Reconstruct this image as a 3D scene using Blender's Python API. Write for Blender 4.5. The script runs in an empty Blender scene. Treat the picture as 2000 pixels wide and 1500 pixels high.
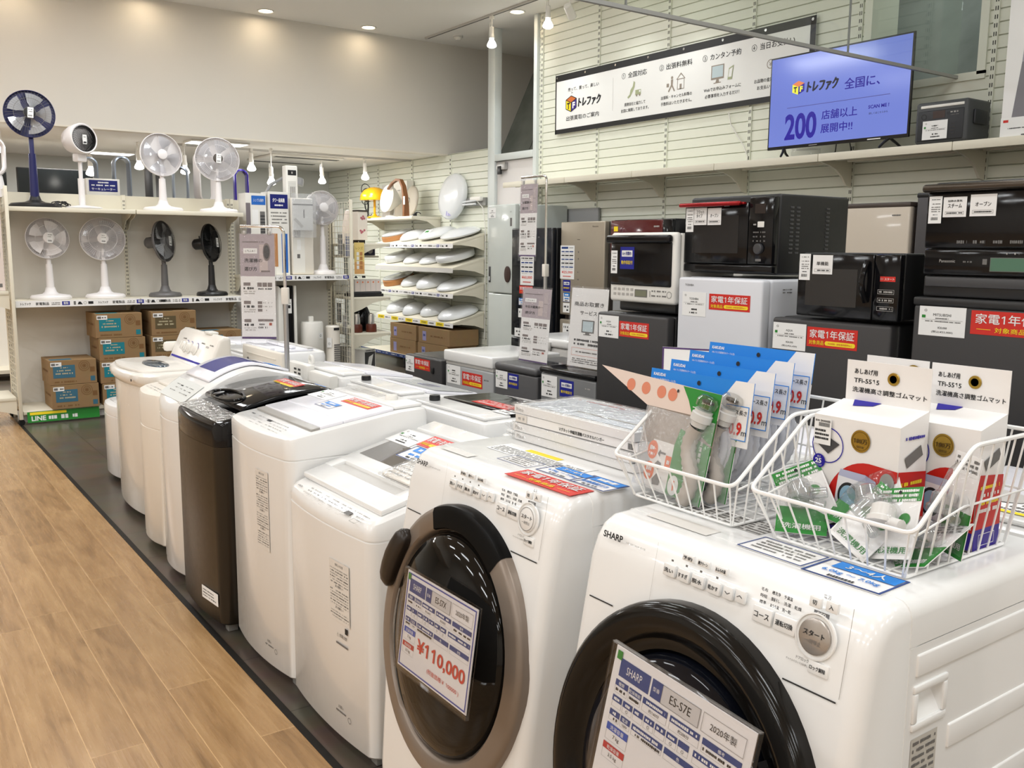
import bpy, bmesh, math, random
from mathutils import Matrix, Vector
random.seed(11)
SC = bpy.context.scene
COL = SC.collection
PI = math.pi

# ---------------------------------------------------------------- camera
cam = bpy.data.cameras.new('camera'); cam.sensor_width = 36.0; cam.sensor_fit = 'HORIZONTAL'
cam.lens = 1795.87 / 2000 * 36.0; cam.clip_start = 0.05; cam.clip_end = 100
camo = bpy.data.objects.new('camera', cam); COL.objects.link(camo)
yaw, pit, roll = 0.618201893, 0.147040795, 0.00839120552
fw = Vector((math.sin(yaw)*math.cos(pit), math.cos(yaw)*math.cos(pit), -math.sin(pit)))
r0 = Vector((math.cos(yaw), -math.sin(yaw), 0)); u0 = r0.cross(fw)
rt = math.cos(roll)*r0 + math.sin(roll)*u0; up = -math.sin(roll)*r0 + math.cos(roll)*u0
camo.matrix_world = Matrix(((rt.x, up.x, -fw.x, 0), (rt.y, up.y, -fw.y, 0), (rt.z, up.z, -fw.z, 1.5), (0, 0, 0, 1)))
SC.camera = camo

# ---------------------------------------------------------------- light and exposure
w = bpy.data.worlds.new('world'); SC.world = w; w.use_nodes = True
w.node_tree.nodes['Background'].inputs[0].default_value = (1.0, 0.95, 0.88, 1)
w.node_tree.nodes['Background'].inputs[1].default_value = 0.15
SC.view_settings.view_transform = 'Standard'; SC.view_settings.look = 'None'
SC.view_settings.exposure = -0.24; SC.view_settings.gamma = 1.0; SC.view_settings.use_curve_mapping = False
SC.cycles.max_bounces = 7; SC.cycles.diffuse_bounces = 4; SC.cycles.glossy_bounces = 4
SC.cycles.transmission_bounces = 6; SC.cycles.transparent_max_bounces = 24
SC.cycles.caustics_reflective = False; SC.cycles.caustics_refractive = False
SC.cycles.sample_clamp_indirect = 6.0; SC.cycles.use_denoising = True

def area(loc, sx, sy, power, col=(1, .97, .92)):  # makes the room's ceiling panels and the added fill lights alike
    l = bpy.data.lights.new('ceiling_and_fill_light', 'AREA'); l.shape = 'RECTANGLE'; l.size = sx; l.size_y = sy
    l.energy = power; l.color = col
    o = bpy.data.objects.new('ceiling_and_fill_light', l); COL.objects.link(o); o.location = loc
    return o
LAMP = 1.0
WARM = (.955, .985, 1)
for x, pw in ((-4.4, 50), (-2.6, 34), (-0.6, 19), (1.2, 21), (3.0, 21), (4.5, 10)):  # outermost aisle rows are added to brighten the machine fronts
    for y in (-3.4, -0.6, 2.1, 4.8, 7.4):  # farthest row behind the camera is added to lift the side faces
        area((x, y, 3.86), 0.3, 1.2, pw*LAMP*(2.1 if y > 7 and x > 0 else (1.5 if y < 0 and x > 0 else 1)), WARM)
for x, y in ((-.5, 11.2), (2.0, 11.6), (4.6, 11.6), (.2, 10.6), (4.6, 10.4)):
    area((x, y, 2.58), 0.6, 0.6, 36*LAMP, (1, .99, .97))

def spot(loc, power, ang=80, blend=.8, col=WARM, rad=.04, rot=(0, 0, 0)):
    l = bpy.data.lights.new('lamp_light', 'SPOT'); l.energy = power; l.spot_size = math.radians(ang); l.spot_blend = blend
    l.color = col; l.shadow_soft_size = rad
    o = bpy.data.objects.new('lamp_light', l); COL.objects.link(o); o.location = loc; o.rotation_euler = rot
    return o

# ---------------------------------------------------------------- materials
MT = {}
def mat(name, col, rough=.5, metal=0., coat=0., emit=0., noise=.0, bump=0., scale=40., spec=.5, alpha=1.0, trans=0., ior=1.45):
    if name in MT: return MT[name]
    m = bpy.data.materials.new(name); m.use_nodes = True; nt = m.node_tree; b = nt.nodes['Principled BSDF']
    c = (col[0], col[1], col[2], 1)
    b.inputs['Base Color'].default_value = c; b.inputs['Roughness'].default_value = rough
    b.inputs['Metallic'].default_value = metal; b.inputs['Coat Weight'].default_value = coat; b.inputs['Coat Roughness'].default_value = .05
    b.inputs['Specular IOR Level'].default_value = spec; b.inputs['IOR'].default_value = ior
    b.inputs['Transmission Weight'].default_value = trans; b.inputs['Alpha'].default_value = alpha
    if emit: b.inputs['Emission Color'].default_value = c; b.inputs['Emission Strength'].default_value = emit
    tc = nt.nodes.new('ShaderNodeTexCoord'); n = nt.nodes.new('ShaderNodeTexNoise'); n.inputs['Scale'].default_value = scale
    nt.links.new(tc.outputs['Object'], n.inputs['Vector'])
    mr = nt.nodes.new('ShaderNodeMapRange'); mr.inputs[3].default_value = max(0, rough-.04); mr.inputs[4].default_value = min(1, rough+.04)
    nt.links.new(n.outputs['Fac'], mr.inputs[0]); nt.links.new(mr.outputs[0], b.inputs['Roughness'])
    if noise:
        mx = nt.nodes.new('ShaderNodeMixRGB'); mx.blend_type = 'MULTIPLY'; mx.inputs[0].default_value = noise; mx.inputs[1].default_value = c
        nt.links.new(n.outputs['Color'], mx.inputs[2]); nt.links.new(mx.outputs[0], b.inputs['Base Color'])
    if bump:
        bp = nt.nodes.new('ShaderNodeBump'); bp.inputs['Strength'].default_value = bump; bp.inputs['Distance'].default_value = .01
        nt.links.new(n.outputs['Fac'], bp.inputs['Height']); nt.links.new(bp.outputs[0], b.inputs['Normal'])
    MT[name] = m; return m
def lin(r, g, b):
    f = lambda c: ((c/255+.055)/1.055)**2.4 if c > 10 else c/255/12.92
    return (f(r), f(g), f(b))
def clear(name, tint=(1, 1, 1), gloss=.12, rough=.05, wrinkle=0., haze=0.):
    """thin clear film or sheet: transparent with a glossy face, and a little milky haze for plastic bags"""
    if name in MT: return MT[name]
    m = bpy.data.materials.new(name); m.use_nodes = True; nt = m.node_tree; nt.nodes.remove(nt.nodes['Principled BSDF'])
    out = nt.nodes['Material Output']; t = nt.nodes.new('ShaderNodeBsdfTransparent'); t.inputs[0].default_value = (*tint, 1)
    g = nt.nodes.new('ShaderNodeBsdfGlossy'); g.inputs['Roughness'].default_value = rough
    mx = nt.nodes.new('ShaderNodeMixShader'); fr = nt.nodes.new('ShaderNodeLayerWeight'); fr.inputs[0].default_value = .5
    ad = nt.nodes.new('ShaderNodeMath'); ad.operation = 'ADD'; ad.inputs[1].default_value = gloss; ad.use_clamp = True
    pw = nt.nodes.new('ShaderNodeMath'); pw.operation = 'POWER'; pw.inputs[1].default_value = 4.
    nt.links.new(fr.outputs['Facing'], pw.inputs[0]); nt.links.new(pw.outputs[0], ad.inputs[0]); cl = nt.nodes.new('ShaderNodeMath'); cl.operation = 'MINIMUM'; cl.inputs[1].default_value = .45
    nt.links.new(ad.outputs[0], cl.inputs[0]); nt.links.new(cl.outputs[0], mx.inputs[0])
    nt.links.new(t.outputs[0], mx.inputs[1]); nt.links.new(g.outputs[0], mx.inputs[2]); last = mx
    if haze:
        d = nt.nodes.new('ShaderNodeBsdfDiffuse'); d.inputs[0].default_value = (.85, .86, .88, 1)
        m2 = nt.nodes.new('ShaderNodeMixShader'); m2.inputs[0].default_value = haze
        nt.links.new(mx.outputs[0], m2.inputs[1]); nt.links.new(d.outputs[0], m2.inputs[2]); last = m2
    if wrinkle:
        tc = nt.nodes.new('ShaderNodeTexCoord'); n = nt.nodes.new('ShaderNodeTexNoise'); n.inputs['Scale'].default_value = 22; n.inputs['Distortion'].default_value = 1.5
        bp = nt.nodes.new('ShaderNodeBump'); bp.inputs['Strength'].default_value = wrinkle; bp.inputs['Distance'].default_value = .02
        nt.links.new(tc.outputs['Object'], n.inputs[0]); nt.links.new(n.outputs[0], bp.inputs['Height'])
        nt.links.new(bp.outputs[0], g.inputs['Normal'])
    nt.links.new(last.outputs[0], out.inputs[0]); MT[name] = m; return m

white = mat('white_enamel', (.82, .82, .81), .22, coat=.3)
cream = mat('cream_plastic', lin(232, 226, 216), .3)
offw = mat('offwhite_plastic', lin(232, 230, 224), .35)
greyw = mat('light_grey_plastic', lin(200, 198, 194), .35)
glossw = mat('gloss_white_glass', lin(240, 240, 247), .16)
midgrey = mat('mid_grey_plastic', lin(140, 138, 134), .4)
darkgrey = mat('dark_grey_plastic', lin(66, 66, 68), .4)
fridge_dark = mat('dark_grey_metal_sheet', lin(60, 59, 60), .44, metal=.1)
fridge_silver = mat('silver_grey_sheet', lin(170, 172, 174), .4, metal=.2)
black = mat('black_plastic', (.012, .012, .013), .32)
blackgloss = mat('black_gloss', (.006, .006, .007), .09, spec=.35)
ink = mat('black_ink', (.012, .012, .014), .6)
inkgrey = mat('grey_ink', lin(110, 108, 106), .6)
inklight = mat('pale_grey_ink', lin(175, 172, 168), .6)
paper = mat('white_paper', (.86, .86, .85), .55)
paperglossy = mat('laminated_paper', (.86, .85, .84), .2)
red = mat('red_print', lin(208, 44, 34), .4)
redink = mat('red_ink', lin(205, 50, 40), .5)
yellow = mat('yellow_print', lin(250, 222, 40), .5)
navy = mat('navy_print', lin(38, 66, 128), .45)
blue = mat('blue_print', lin(26, 132, 222), .45)
bluew = mat('guarantee_blue_print', lin(22, 30, 140), .45)
indigo = mat('indigo_ink', lin(24, 8, 150), .5)
green = mat('green_print', lin(38, 134, 48), .45)
orange = mat('orange_print', lin(236, 112, 50), .5)
chrome = mat('chrome', (.75, .75, .75), .12, metal=1)
steel = mat('brushed_steel', (.5, .5, .5), .35, metal=1)
shelfm = mat('ivory_shelf_steel', lin(226, 220, 202), .42)
slatm = mat('ivory_slat_panel', lin(228, 230, 216), .38)
backm = mat('grey_ivory_board', lin(224, 220, 212), .6)
slotm = mat('dark_slot', (.05, .05, .045), .7)
groove = mat('groove_shadow_gap', lin(120, 116, 104), .8)
kraft = mat('kraft_cardboard', lin(150, 121, 84), .8, noise=.15, scale=12)
kraftd = mat('kraft_dark_print', lin(122, 88, 52), .8)
woodb = mat('oak_veneer', lin(150, 98, 60), .45, noise=.35, scale=9)
orangew = mat('pale_orange_wood', lin(196, 138, 86), .5, noise=.2)
glass = clear('clear_glass', (.96, .985, .97), .02, .02)
film = clear('clear_film', (.97, .97, .97), .06, .14, wrinkle=1.0, haze=.17)
filmthin = clear('thin_clear_film', (.98, .98, .98), .03, .1, wrinkle=.8, haze=.03)
acryl = clear('clear_acrylic', (.97, .97, .98), .04, .04)
fanplas = clear('clear_blade_plastic', (.9, .9, .92), .08, .15, haze=.12)
bulbm = mat('lit_bulb', (1, .97, .9), .5, emit=11.0)
teal = mat('teal_print', lin(40, 130, 150), .6)

# ---------------------------------------------------------------- geometry helpers
_ts = bpy.data.scenes.new('lettering'); _tc = {}
def glyphs(s, bold=0., res=2):
    s = s.replace('1', '\U0001D7E3'); k = (s, bold, res)
    if k in _tc: return _tc[k]
    cu = bpy.data.curves.new('t', 'FONT'); cu.body = s; cu.resolution_u = res; cu.offset = bold; cu.fill_mode = 'FRONT'; cu.size = 1
    o = bpy.data.objects.new('t', cu); _ts.collection.objects.link(o)
    vl = _ts.view_layers[0]; vl.update(); ev = o.evaluated_get(vl.depsgraph); me = ev.to_mesh()
    v = [tuple(p.co)[:2] for p in me.vertices]; f = [tuple(p.vertices) for p in me.polygons]
    ev.to_mesh_clear(); bpy.data.objects.remove(o); bpy.data.curves.remove(cu)
    if v:
        x0 = min(p[0] for p in v); x1 = max(p[0] for p in v); y0 = min(p[1] for p in v); y1 = max(p[1] for p in v)
    else: x0 = x1 = y0 = y1 = 0
    _tc[k] = (v, f, x0, x1, y0, y1); return _tc[k]

class MB:
    """collects shapes into one mesh; T is the current local transform"""
    def __init__(s): s.v = []; s.f = []; s.m = []; s.mats = []; s.T = Matrix()
    def mi(s, m):
        if m not in s.mats: s.mats.append(m)
        return s.mats.index(m)
    def add(s, vs, fs, m):
        n = len(s.v); T = s.T
        s.v += [tuple(T @ Vector(v)) for v in vs]; i = s.mi(m)
        flip = T.determinant() < 0
        for f in fs:
            f = [n+k for k in f]; s.f.append(f[::-1] if flip else f); s.m.append(i)
    def bmadd(s, bm, m):
        bm.verts.index_update()
        s.add([v.co[:] for v in bm.verts], [[v.index for v in f.verts] for f in bm.faces], m); bm.free()
    def box(s, x0, y0, z0, x1, y1, z1, m, r=0., seg=2):
        vs = [(x0,y0,z0),(x1,y0,z0),(x1,y1,z0),(x0,y1,z0),(x0,y0,z1),(x1,y0,z1),(x1,y1,z1),(x0,y1,z1)]
        fs = [(0,3,2,1),(4,5,6,7),(0,1,5,4),(1,2,6,5),(2,3,7,6),(3,0,4,7)]
        if r <= 0: s.add(vs, fs, m); return
        s._bev(vs, fs, m, min(r, .49*min(abs(x1-x0), abs(y1-y0), abs(z1-z0))), seg, 10)
    def _bev(s, vs, fs, m, r, seg, ang):
        bm = bmesh.new(); bv = [bm.verts.new(v) for v in vs]
        for f in fs: bm.faces.new([bv[i] for i in f])
        bmesh.ops.recalc_face_normals(bm, faces=bm.faces)
        es = [e for e in bm.edges if len(e.link_faces) == 2 and e.calc_face_angle() > math.radians(ang)]
        bmesh.ops.bevel(bm, geom=es, offset=r, segments=seg, profile=.5, affect='EDGES', clamp_overlap=True)
        s.bmadd(bm, m)
    def prism(s, pts, ax, a, b, m, r=0., seg=2, ang=40):
        """polygon pts (2-D) swept along axis ax from a to b; ax 'x': pts are (y,z), 'y': (x,z), 'z': (x,y)"""
        def P(p, t): return (t, p[0], p[1]) if ax == 'x' else ((p[0], t, p[1]) if ax == 'y' else (p[0], p[1], t))
        n = len(pts); vs = [P(p, a) for p in pts] + [P(p, b) for p in pts]
        fs = [list(range(n))[::-1], list(range(n, 2*n))] + [(i, (i+1) % n, n+(i+1) % n, n+i) for i in range(n)]
        bm = bmesh.new(); bv = [bm.verts.new(v) for v in vs]
        for f in fs: bm.faces.new([bv[i] for i in f])
        bmesh.ops.recalc_face_normals(bm, faces=bm.faces)
        if r > 0:
            es = [e for e in bm.edges if e.calc_face_angle() > math.radians(ang)]
            bmesh.ops.bevel(bm, geom=es, offset=r, segments=seg, profile=.5, affect='EDGES', clamp_overlap=True)
        s.bmadd(bm, m)
    def tube(s, pts, r, m, n=8, closed=False, r2=None):
        P = [Vector(p) for p in pts]; k = len(P); rings = []; prev = None
        for i, p in enumerate(P):
            if closed: d = P[(i+1) % k] - P[i-1]
            else: d = P[min(i+1, k-1)] - P[max(i-1, 0)]
            d.normalize()
            if prev is None: a = d.orthogonal().normalized()
            else:
                a = prev - d*prev.dot(d)
                a = a.normalized() if a.length > 1e-6 else d.orthogonal().normalized()
            prev = a; b = d.cross(a); rr = r if r2 is None else r + (r2-r)*i/max(1, k-1)
            rings.append([p + rr*(math.cos(2*PI*j/n)*a + math.sin(2*PI*j/n)*b) for j in range(n)])
        vs = [tuple(v) for R in rings for v in R]; fs = []
        for i in range(k if closed else k-1):
            i2 = (i+1) % k
            for j in range(n): fs.append((i*n+j, i*n+(j+1) % n, i2*n+(j+1) % n, i2*n+j))
        if not closed: fs += [list(range(n))[::-1], [(k-1)*n+j for j in range(n)]]
        s.add(vs, fs, m)
    def lathe(s, prof, m, n=32, sx=1., sy=1., a0=0., a1=2*PI, axis='z'):
        """prof: (radius, height) points; axis 'y' turns it so that height runs along -y (towards the front)"""
        full = abs(a1-a0-2*PI) < 1e-6; cnt = n if full else n+1; vs = []; fs = []
        for (r, h) in prof:
            for j in range(cnt):
                a = a0+(a1-a0)*j/n; x, y = r*sx*math.cos(a), r*sy*math.sin(a)
                vs.append((x, y, h) if axis == 'z' else (x, -h, y))
        for i in range(len(prof)-1):
            for j in range(n):
                j2 = (j+1) % cnt; fs.append((i*cnt+j, i*cnt+j2, (i+1)*cnt+j2, (i+1)*cnt+j))
        if full:
            if prof[0][0] > 1e-5: fs.append([j for j in range(cnt)][::-1])
            if prof[-1][0] > 1e-5: fs.append([(len(prof)-1)*cnt+j for j in range(cnt)])
        s.add(vs, fs, m)
    def disc(s, cx, cz, rx, rz, m, layer=1, n=28):
        y = -layer*.0006
        s.add([(cx+rx*math.cos(2*PI*j/n), y, cz+rz*math.sin(2*PI*j/n)) for j in range(n)], [list(range(n))], m)
    def ringflat(s, cx, cz, ri, ro, m, layer=1, n=28, a0=0, a1=2*PI):
        y = -layer*.0006; vs = []; fs = []
        for j in range(n+1):
            a = a0+(a1-a0)*j/n
            vs += [(cx+ri*math.cos(a), y, cz+ri*math.sin(a)), (cx+ro*math.cos(a), y, cz+ro*math.sin(a))]
        for j in range(n): fs.append((2*j, 2*j+1, 2*j+3, 2*j+2))
        s.add(vs, fs, m)
    def rect(s, x0, z0, x1, z1, m, layer=1):
        y = -layer*.0006; s.add([(x0,y,z0),(x1,y,z0),(x1,y,z1),(x0,y,z1)], [(0,1,2,3)], m)
    def frame(s, x0, z0, x1, z1, t, m, layer=1):
        s.rect(x0, z0, x1, z0+t, m, layer); s.rect(x0, z1-t, x1, z1, m, layer)
        s.rect(x0, z0+t, x0+t, z1-t, m, layer); s.rect(x1-t, z0+t, x1, z1-t, m, layer)
    def poly(s, pts, m, layer=1):
        y = -layer*.0006; s.add([(p[0], y, p[1]) for p in pts], [list(range(len(pts)))], m)
    def text(s, t, x, z, h, m, w=None, al='C', bold=0., layer=2, res=2, skew=0.):
        """lettering of height h with its left/centre/right at x and its vertical middle at z, squeezed to width w"""
        cjk = bold and any(ord(c) > 0x2E80 for c in t)
        v, f, x0, x1, y0, y1 = glyphs(t, 0. if cjk else bold, res)
        if not v: return
        if cjk:
            k = h/max(1e-6, (y1-y0))
            for i, (dx, dz) in enumerate(((bold, 0), (-bold, 0), (0, bold), (0, -bold))): s.text(t, x+dx*k*.9, z+dz*k*.6, h, m, w, al, 0., layer+i*.22, res, skew)
            return
        k = h/max(1e-6, (y1-y0)); kx = k if w is None else w/max(1e-6, x1-x0); W = (x1-x0)*kx
        ox = x - (W/2 if al == 'C' else (W if al == 'R' else 0)); y = -layer*.0006
        s.add([(ox+(p[0]-x0)*kx+skew*(p[1]-y0)*k, y, z+(p[1]-(y0+y1)/2)*k) for p in v], f, m)
    def scrib(s, x0, x1, z, h, m, layer=2, dens=.8, rnd=random):
        """a line of print too small to read: a row of little uneven strokes"""
        x = x0; vs = []; fs = []; y = -layer*.0006
        while x < x1:
            wd = h*rnd.uniform(.45, .95)
            if rnd.random() < dens:
                hh = h*rnd.uniform(.7, 1); n = len(vs); xe = min(x1, x+wd*.8)
                vs += [(x,y,z-hh/2),(xe,y,z-hh/2),(xe,y,z+hh/2),(x,y,z+hh/2)]; fs.append((n,n+1,n+2,n+3))
            x += wd
        if vs: s.add(vs, fs, m)
    def build(s, name, parent=None, loc=None, rot=None, smooth=35):
        me = bpy.data.meshes.new(name); me.from_pydata(s.v, [], s.f)
        for m in s.mats: me.materials.append(m)
        me.polygons.foreach_set('material_index', s.m)
        if smooth:
            me.polygons.foreach_set('use_smooth', [True]*len(s.f)); me.set_sharp_from_angle(angle=math.radians(smooth))
        me.update(); o = bpy.data.objects.new(name, me); COL.objects.link(o)
        if parent: o.parent = parent
        if loc: o.location = loc
        if rot: o.rotation_euler = rot
        return o

def tag(o, label=None, cat=None, group=None, kind=None):
    if label: o['label'] = label
    if cat: o['category'] = cat
    if group: o['group'] = group
    if kind: o['kind'] = kind
    return o
def thing(name, label, cat, loc=(0, 0, 0), rz=0., group=None, tilt=None):
    o = bpy.data.objects.new(name, None); COL.objects.link(o); o.empty_display_size = .05
    o.location = loc; o.rotation_euler = tilt if tilt else (0, 0, rz)
    return tag(o, label, cat, group)
def copy_thing(o, label, loc, rz=None, group=None):
    """a copy of a thing with copies of its parts and sub-parts"""
    c = o.copy(); COL.objects.link(c); c.location = loc; c['label'] = label
    if rz is not None: c.rotation_euler = (0, 0, rz)
    if group: c['group'] = group
    for ch in list(o.children):
        d = ch.copy(); COL.objects.link(d); d.parent = c
        for g in list(ch.children):
            e = g.copy(); COL.objects.link(e); e.parent = d
    return c
def struct(mb, name, smooth=35, **k): return tag(mb.build(name, smooth=smooth, **k), kind='structure')
def TR(x=0, y=0, z=0, rx=0, ry=0, rz=0):
    return Matrix.Translation((x, y, z)) @ Matrix.Rotation(rz, 4, 'Z') @ Matrix.Rotation(ry, 4, 'Y') @ Matrix.Rotation(rx, 4, 'X')
R2 = -PI/2      # faces the aisle on the left (-X)
# ================================================================ the setting
def node_mat(name):
    m = bpy.data.materials.new(name); m.use_nodes = True; return m, m.node_tree, m.node_tree.nodes['Principled BSDF']
def mth(nt, op, a, b=None):
    n = nt.nodes.new('ShaderNodeMath'); n.operation = op
    for i, v in enumerate((a, b)):
        if v is None: continue
        if isinstance(v, (int, float)): n.inputs[i].default_value = v
        else: nt.links.new(v, n.inputs[i])
    return n.outputs[0]
def wood_floor():
    m, nt, b = node_mat('oak_plank_floor'); L = nt.links.new
    tc = nt.nodes.new('ShaderNodeTexCoord'); sp = nt.nodes.new('ShaderNodeSeparateXYZ'); L(tc.outputs['Object'], sp.inputs[0])
    u = mth(nt, 'DIVIDE', sp.outputs[0], .151); iu = mth(nt, 'FLOOR', u); fu = mth(nt, 'FRACT', u)
    wn = nt.nodes.new('ShaderNodeTexWhiteNoise'); wn.noise_dimensions = '1D'; L(iu, wn.inputs['W'])
    v = mth(nt, 'ADD', mth(nt, 'DIVIDE', sp.outputs[1], 1.25), wn.outputs['Value']); iv = mth(nt, 'FLOOR', v); fv = mth(nt, 'FRACT', v)
    cb = nt.nodes.new('ShaderNodeCombineXYZ'); L(iu, cb.inputs[0]); L(iv, cb.inputs[1])
    w2 = nt.nodes.new('ShaderNodeTexWhiteNoise'); w2.noise_dimensions = '2D'; L(cb.outputs[0], w2.inputs['Vector'])
    mp = nt.nodes.new('ShaderNodeCombineXYZ'); L(mth(nt, 'MULTIPLY', sp.outputs[0], 9.), mp.inputs[0]); L(mth(nt, 'MULTIPLY', sp.outputs[1], 1.1), mp.inputs[1]); L(mth(nt, 'MULTIPLY', w2.outputs['Value'], 30), mp.inputs[2])
    n = nt.nodes.new('ShaderNodeTexNoise'); n.inputs['Scale'].default_value = 1.6; n.inputs['Detail'].default_value = 8; n.inputs['Distortion'].default_value = 1.6; L(mp.outputs[0], n.inputs['Vector'])
    mp2 = nt.nodes.new('ShaderNodeCombineXYZ'); L(mth(nt, 'MULTIPLY', sp.outputs[0], 90.), mp2.inputs[0]); L(mth(nt, 'MULTIPLY', sp.outputs[1], 5.), mp2.inputs[1]); L(mth(nt, 'MULTIPLY', w2.outputs['Value'], 30), mp2.inputs[2])
    n2 = nt.nodes.new('ShaderNodeTexNoise'); n2.inputs['Scale'].default_value = 1.; n2.inputs['Detail'].default_value = 4; L(mp2.outputs[0], n2.inputs['Vector'])
    t = mth(nt, 'ADD', mth(nt, 'MULTIPLY', n.outputs['Fac'], .7), mth(nt, 'ADD', mth(nt, 'MULTIPLY', n2.outputs['Fac'], .22), mth(nt, 'MULTIPLY', w2.outputs['Value'], .16)))
    cr = nt.nodes.new('ShaderNodeValToRGB'); L(t, cr.inputs[0]); e = cr.color_ramp.elements
    e[0].position = .30; e[0].color = (*lin(122, 92, 58), 1); e[1].position = .80; e[1].color = (*lin(184, 150, 106), 1)
    k = cr.color_ramp.elements.new(.52); k.color = (*lin(160, 125, 84), 1)
    gu = mth(nt, 'LESS_THAN', fu, .018); gv = mth(nt, 'LESS_THAN', fv, .0022); g = mth(nt, 'MAXIMUM', gu, gv)
    mx = nt.nodes.new('ShaderNodeMixRGB'); L(mth(nt, 'MULTIPLY', g, .75), mx.inputs[0]); L(cr.outputs[0], mx.inputs[1]); mx.inputs[2].default_value = (*lin(214, 178, 130), 1)
    L(mx.outputs[0], b.inputs['Base Color']); b.inputs['Roughness'].default_value = .22
    mr = nt.nodes.new('ShaderNodeMapRange'); mr.inputs[3].default_value = .2; mr.inputs[4].default_value = .34; L(n2.outputs['Fac'], mr.inputs[0]); L(mr.outputs[0], b.inputs['Roughness'])
    bp = nt.nodes.new('ShaderNodeBump'); bp.inputs['Strength'].default_value = .25; bp.inputs['Distance'].default_value = .002; L(mth(nt, 'SUBTRACT', n2.outputs['Fac'], g), bp.inputs['Height']); L(bp.outputs[0], b.inputs['Normal'])
    return m
def tile_floor():
    m, nt, b = node_mat('dark_stone_tile_floor'); L = nt.links.new
    tc = nt.nodes.new('ShaderNodeTexCoord'); br = nt.nodes.new('ShaderNodeTexBrick'); L(tc.outputs['Object'], br.inputs[0])
    br.offset = 0; br.inputs['Scale'].default_value = 1; br.inputs['Brick Width'].default_value = .45; br.inputs['Row Height'].default_value = .45; br.inputs['Mortar Size'].default_value = .002
    br.inputs[1].default_value = (*lin(92, 84, 74), 1); br.inputs[2].default_value = (*lin(104, 95, 84), 1); br.inputs[3].default_value = (*lin(52, 47, 42), 1)
    n = nt.nodes.new('ShaderNodeTexNoise'); n.inputs['Scale'].default_value = 7; n.inputs['Detail'].default_value = 6; L(tc.outputs['Object'], n.inputs[0])
    mx = nt.nodes.new('ShaderNodeMixRGB'); mx.blend_type = 'MULTIPLY'; mx.inputs[0].default_value = .5; L(br.outputs[0], mx.inputs[1]); L(n.outputs['Color'], mx.inputs[2])
    L(mx.outputs[0], b.inputs['Base Color']); b.inputs['Roughness'].default_value = .28; return m
def concrete():
    m, nt, b = node_mat('bare_concrete'); L = nt.links.new
    tc = nt.nodes.new('ShaderNodeTexCoord'); n = nt.nodes.new('ShaderNodeTexNoise'); n.inputs['Scale'].default_value = 2.2; n.inputs['Detail'].default_value = 9; L(tc.outputs['Object'], n.inputs[0])
    cr = nt.nodes.new('ShaderNodeValToRGB'); L(n.outputs[0], cr.inputs[0]); cr.color_ramp.elements[0].position = .3; cr.color_ramp.elements[1].position = .72
    cr.color_ramp.elements[0].color = (*lin(112, 118, 112), 1); cr.color_ramp.elements[1].color = (*lin(150, 156, 150), 1)
    L(cr.outputs[0], b.inputs['Base Color']); b.inputs['Roughness'].default_value = .85
    bp = nt.nodes.new('ShaderNodeBump'); bp.inputs['Strength'].default_value = .2; L(n.outputs[0], bp.inputs['Height']); L(bp.outputs[0], b.inputs['Normal']); return m
paint = mat('warm_white_wall_paint', lin(226, 222, 214), .75, bump=.03, scale=300)
ceilp = mat('ceiling_paint', lin(240, 238, 234), .8)
conc = concrete()

f = MB(); f.box(-6.2, -5.2, -.1, 8.2, 14.2, 0, tile_floor()); struct(f, 'floor')
f = MB(); f.box(-6.2, -5.2, 0, 1.018, 14.2, .004, wood_floor()); struct(f, 'floor_wood')
f = MB(); f.box(1.018, -5.2, 0, 1.042, 8.45, .006, mat('black_edge_strip', (.012, .011, .010), .5, spec=.2)); struct(f, 'trim_1')

f = MB(); f.box(-6.2, -5.2, 3.9, 8.2, 9.83, 4.0, ceilp); struct(f, 'ceiling')
f = MB(); f.box(-6.2, 9.95, 2.62, 8.2, 14.2, 2.70, ceilp); struct(f, 'ceiling_low')
f = MB(); f.box(-6.2, 9.83, 2.62, 8.2, 9.95, 3.9, paint); struct(f, 'wall_bulkhead')
f = MB(); f.box(-6.2, 9.822, 2.606, 6.0, 9.95, 2.622, mat('bulkhead_edge_trim', lin(232, 226, 214), .5)); struct(f, 'trim_2')
f = MB(); f.box(-6.2, 13.3, 0, 8.2, 13.4, 2.62, mat('far_wall_paint', lin(206, 208, 204), .7)); struct(f, 'wall_back')
f = MB(); f.box(-6.3, -5.2, 0, -6.2, 14.2, 4, paint); struct(f, 'wall_left')
f = MB(); f.box(-6.2, -5.3, 0, 8.2, -5.2, 4, paint); struct(f, 'wall_front')
# leaning bare concrete outer wall
f = MB(); f.prism([(6.35, 1.8), (7.37, 3.9), (7.62, 3.9), (6.6, 1.8)], 'y', -5.2, 9.83, conc)
for y in (3.52, 3.60, 3.62, 9.2):
    f.prism([(6.347, 1.8), (7.367, 3.9), (7.38, 3.9), (6.36, 1.8)], 'y', y, y+.008, slotm)
struct(f, 'wall_concrete')
f = MB(); f.box(6.07, -5.2, 0, 6.6, 13.3, 1.8, conc); f.box(6.6, 9.95, 1.8, 6.7, 13.3, 2.62, conc); struct(f, 'wall_concrete_base')

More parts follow.
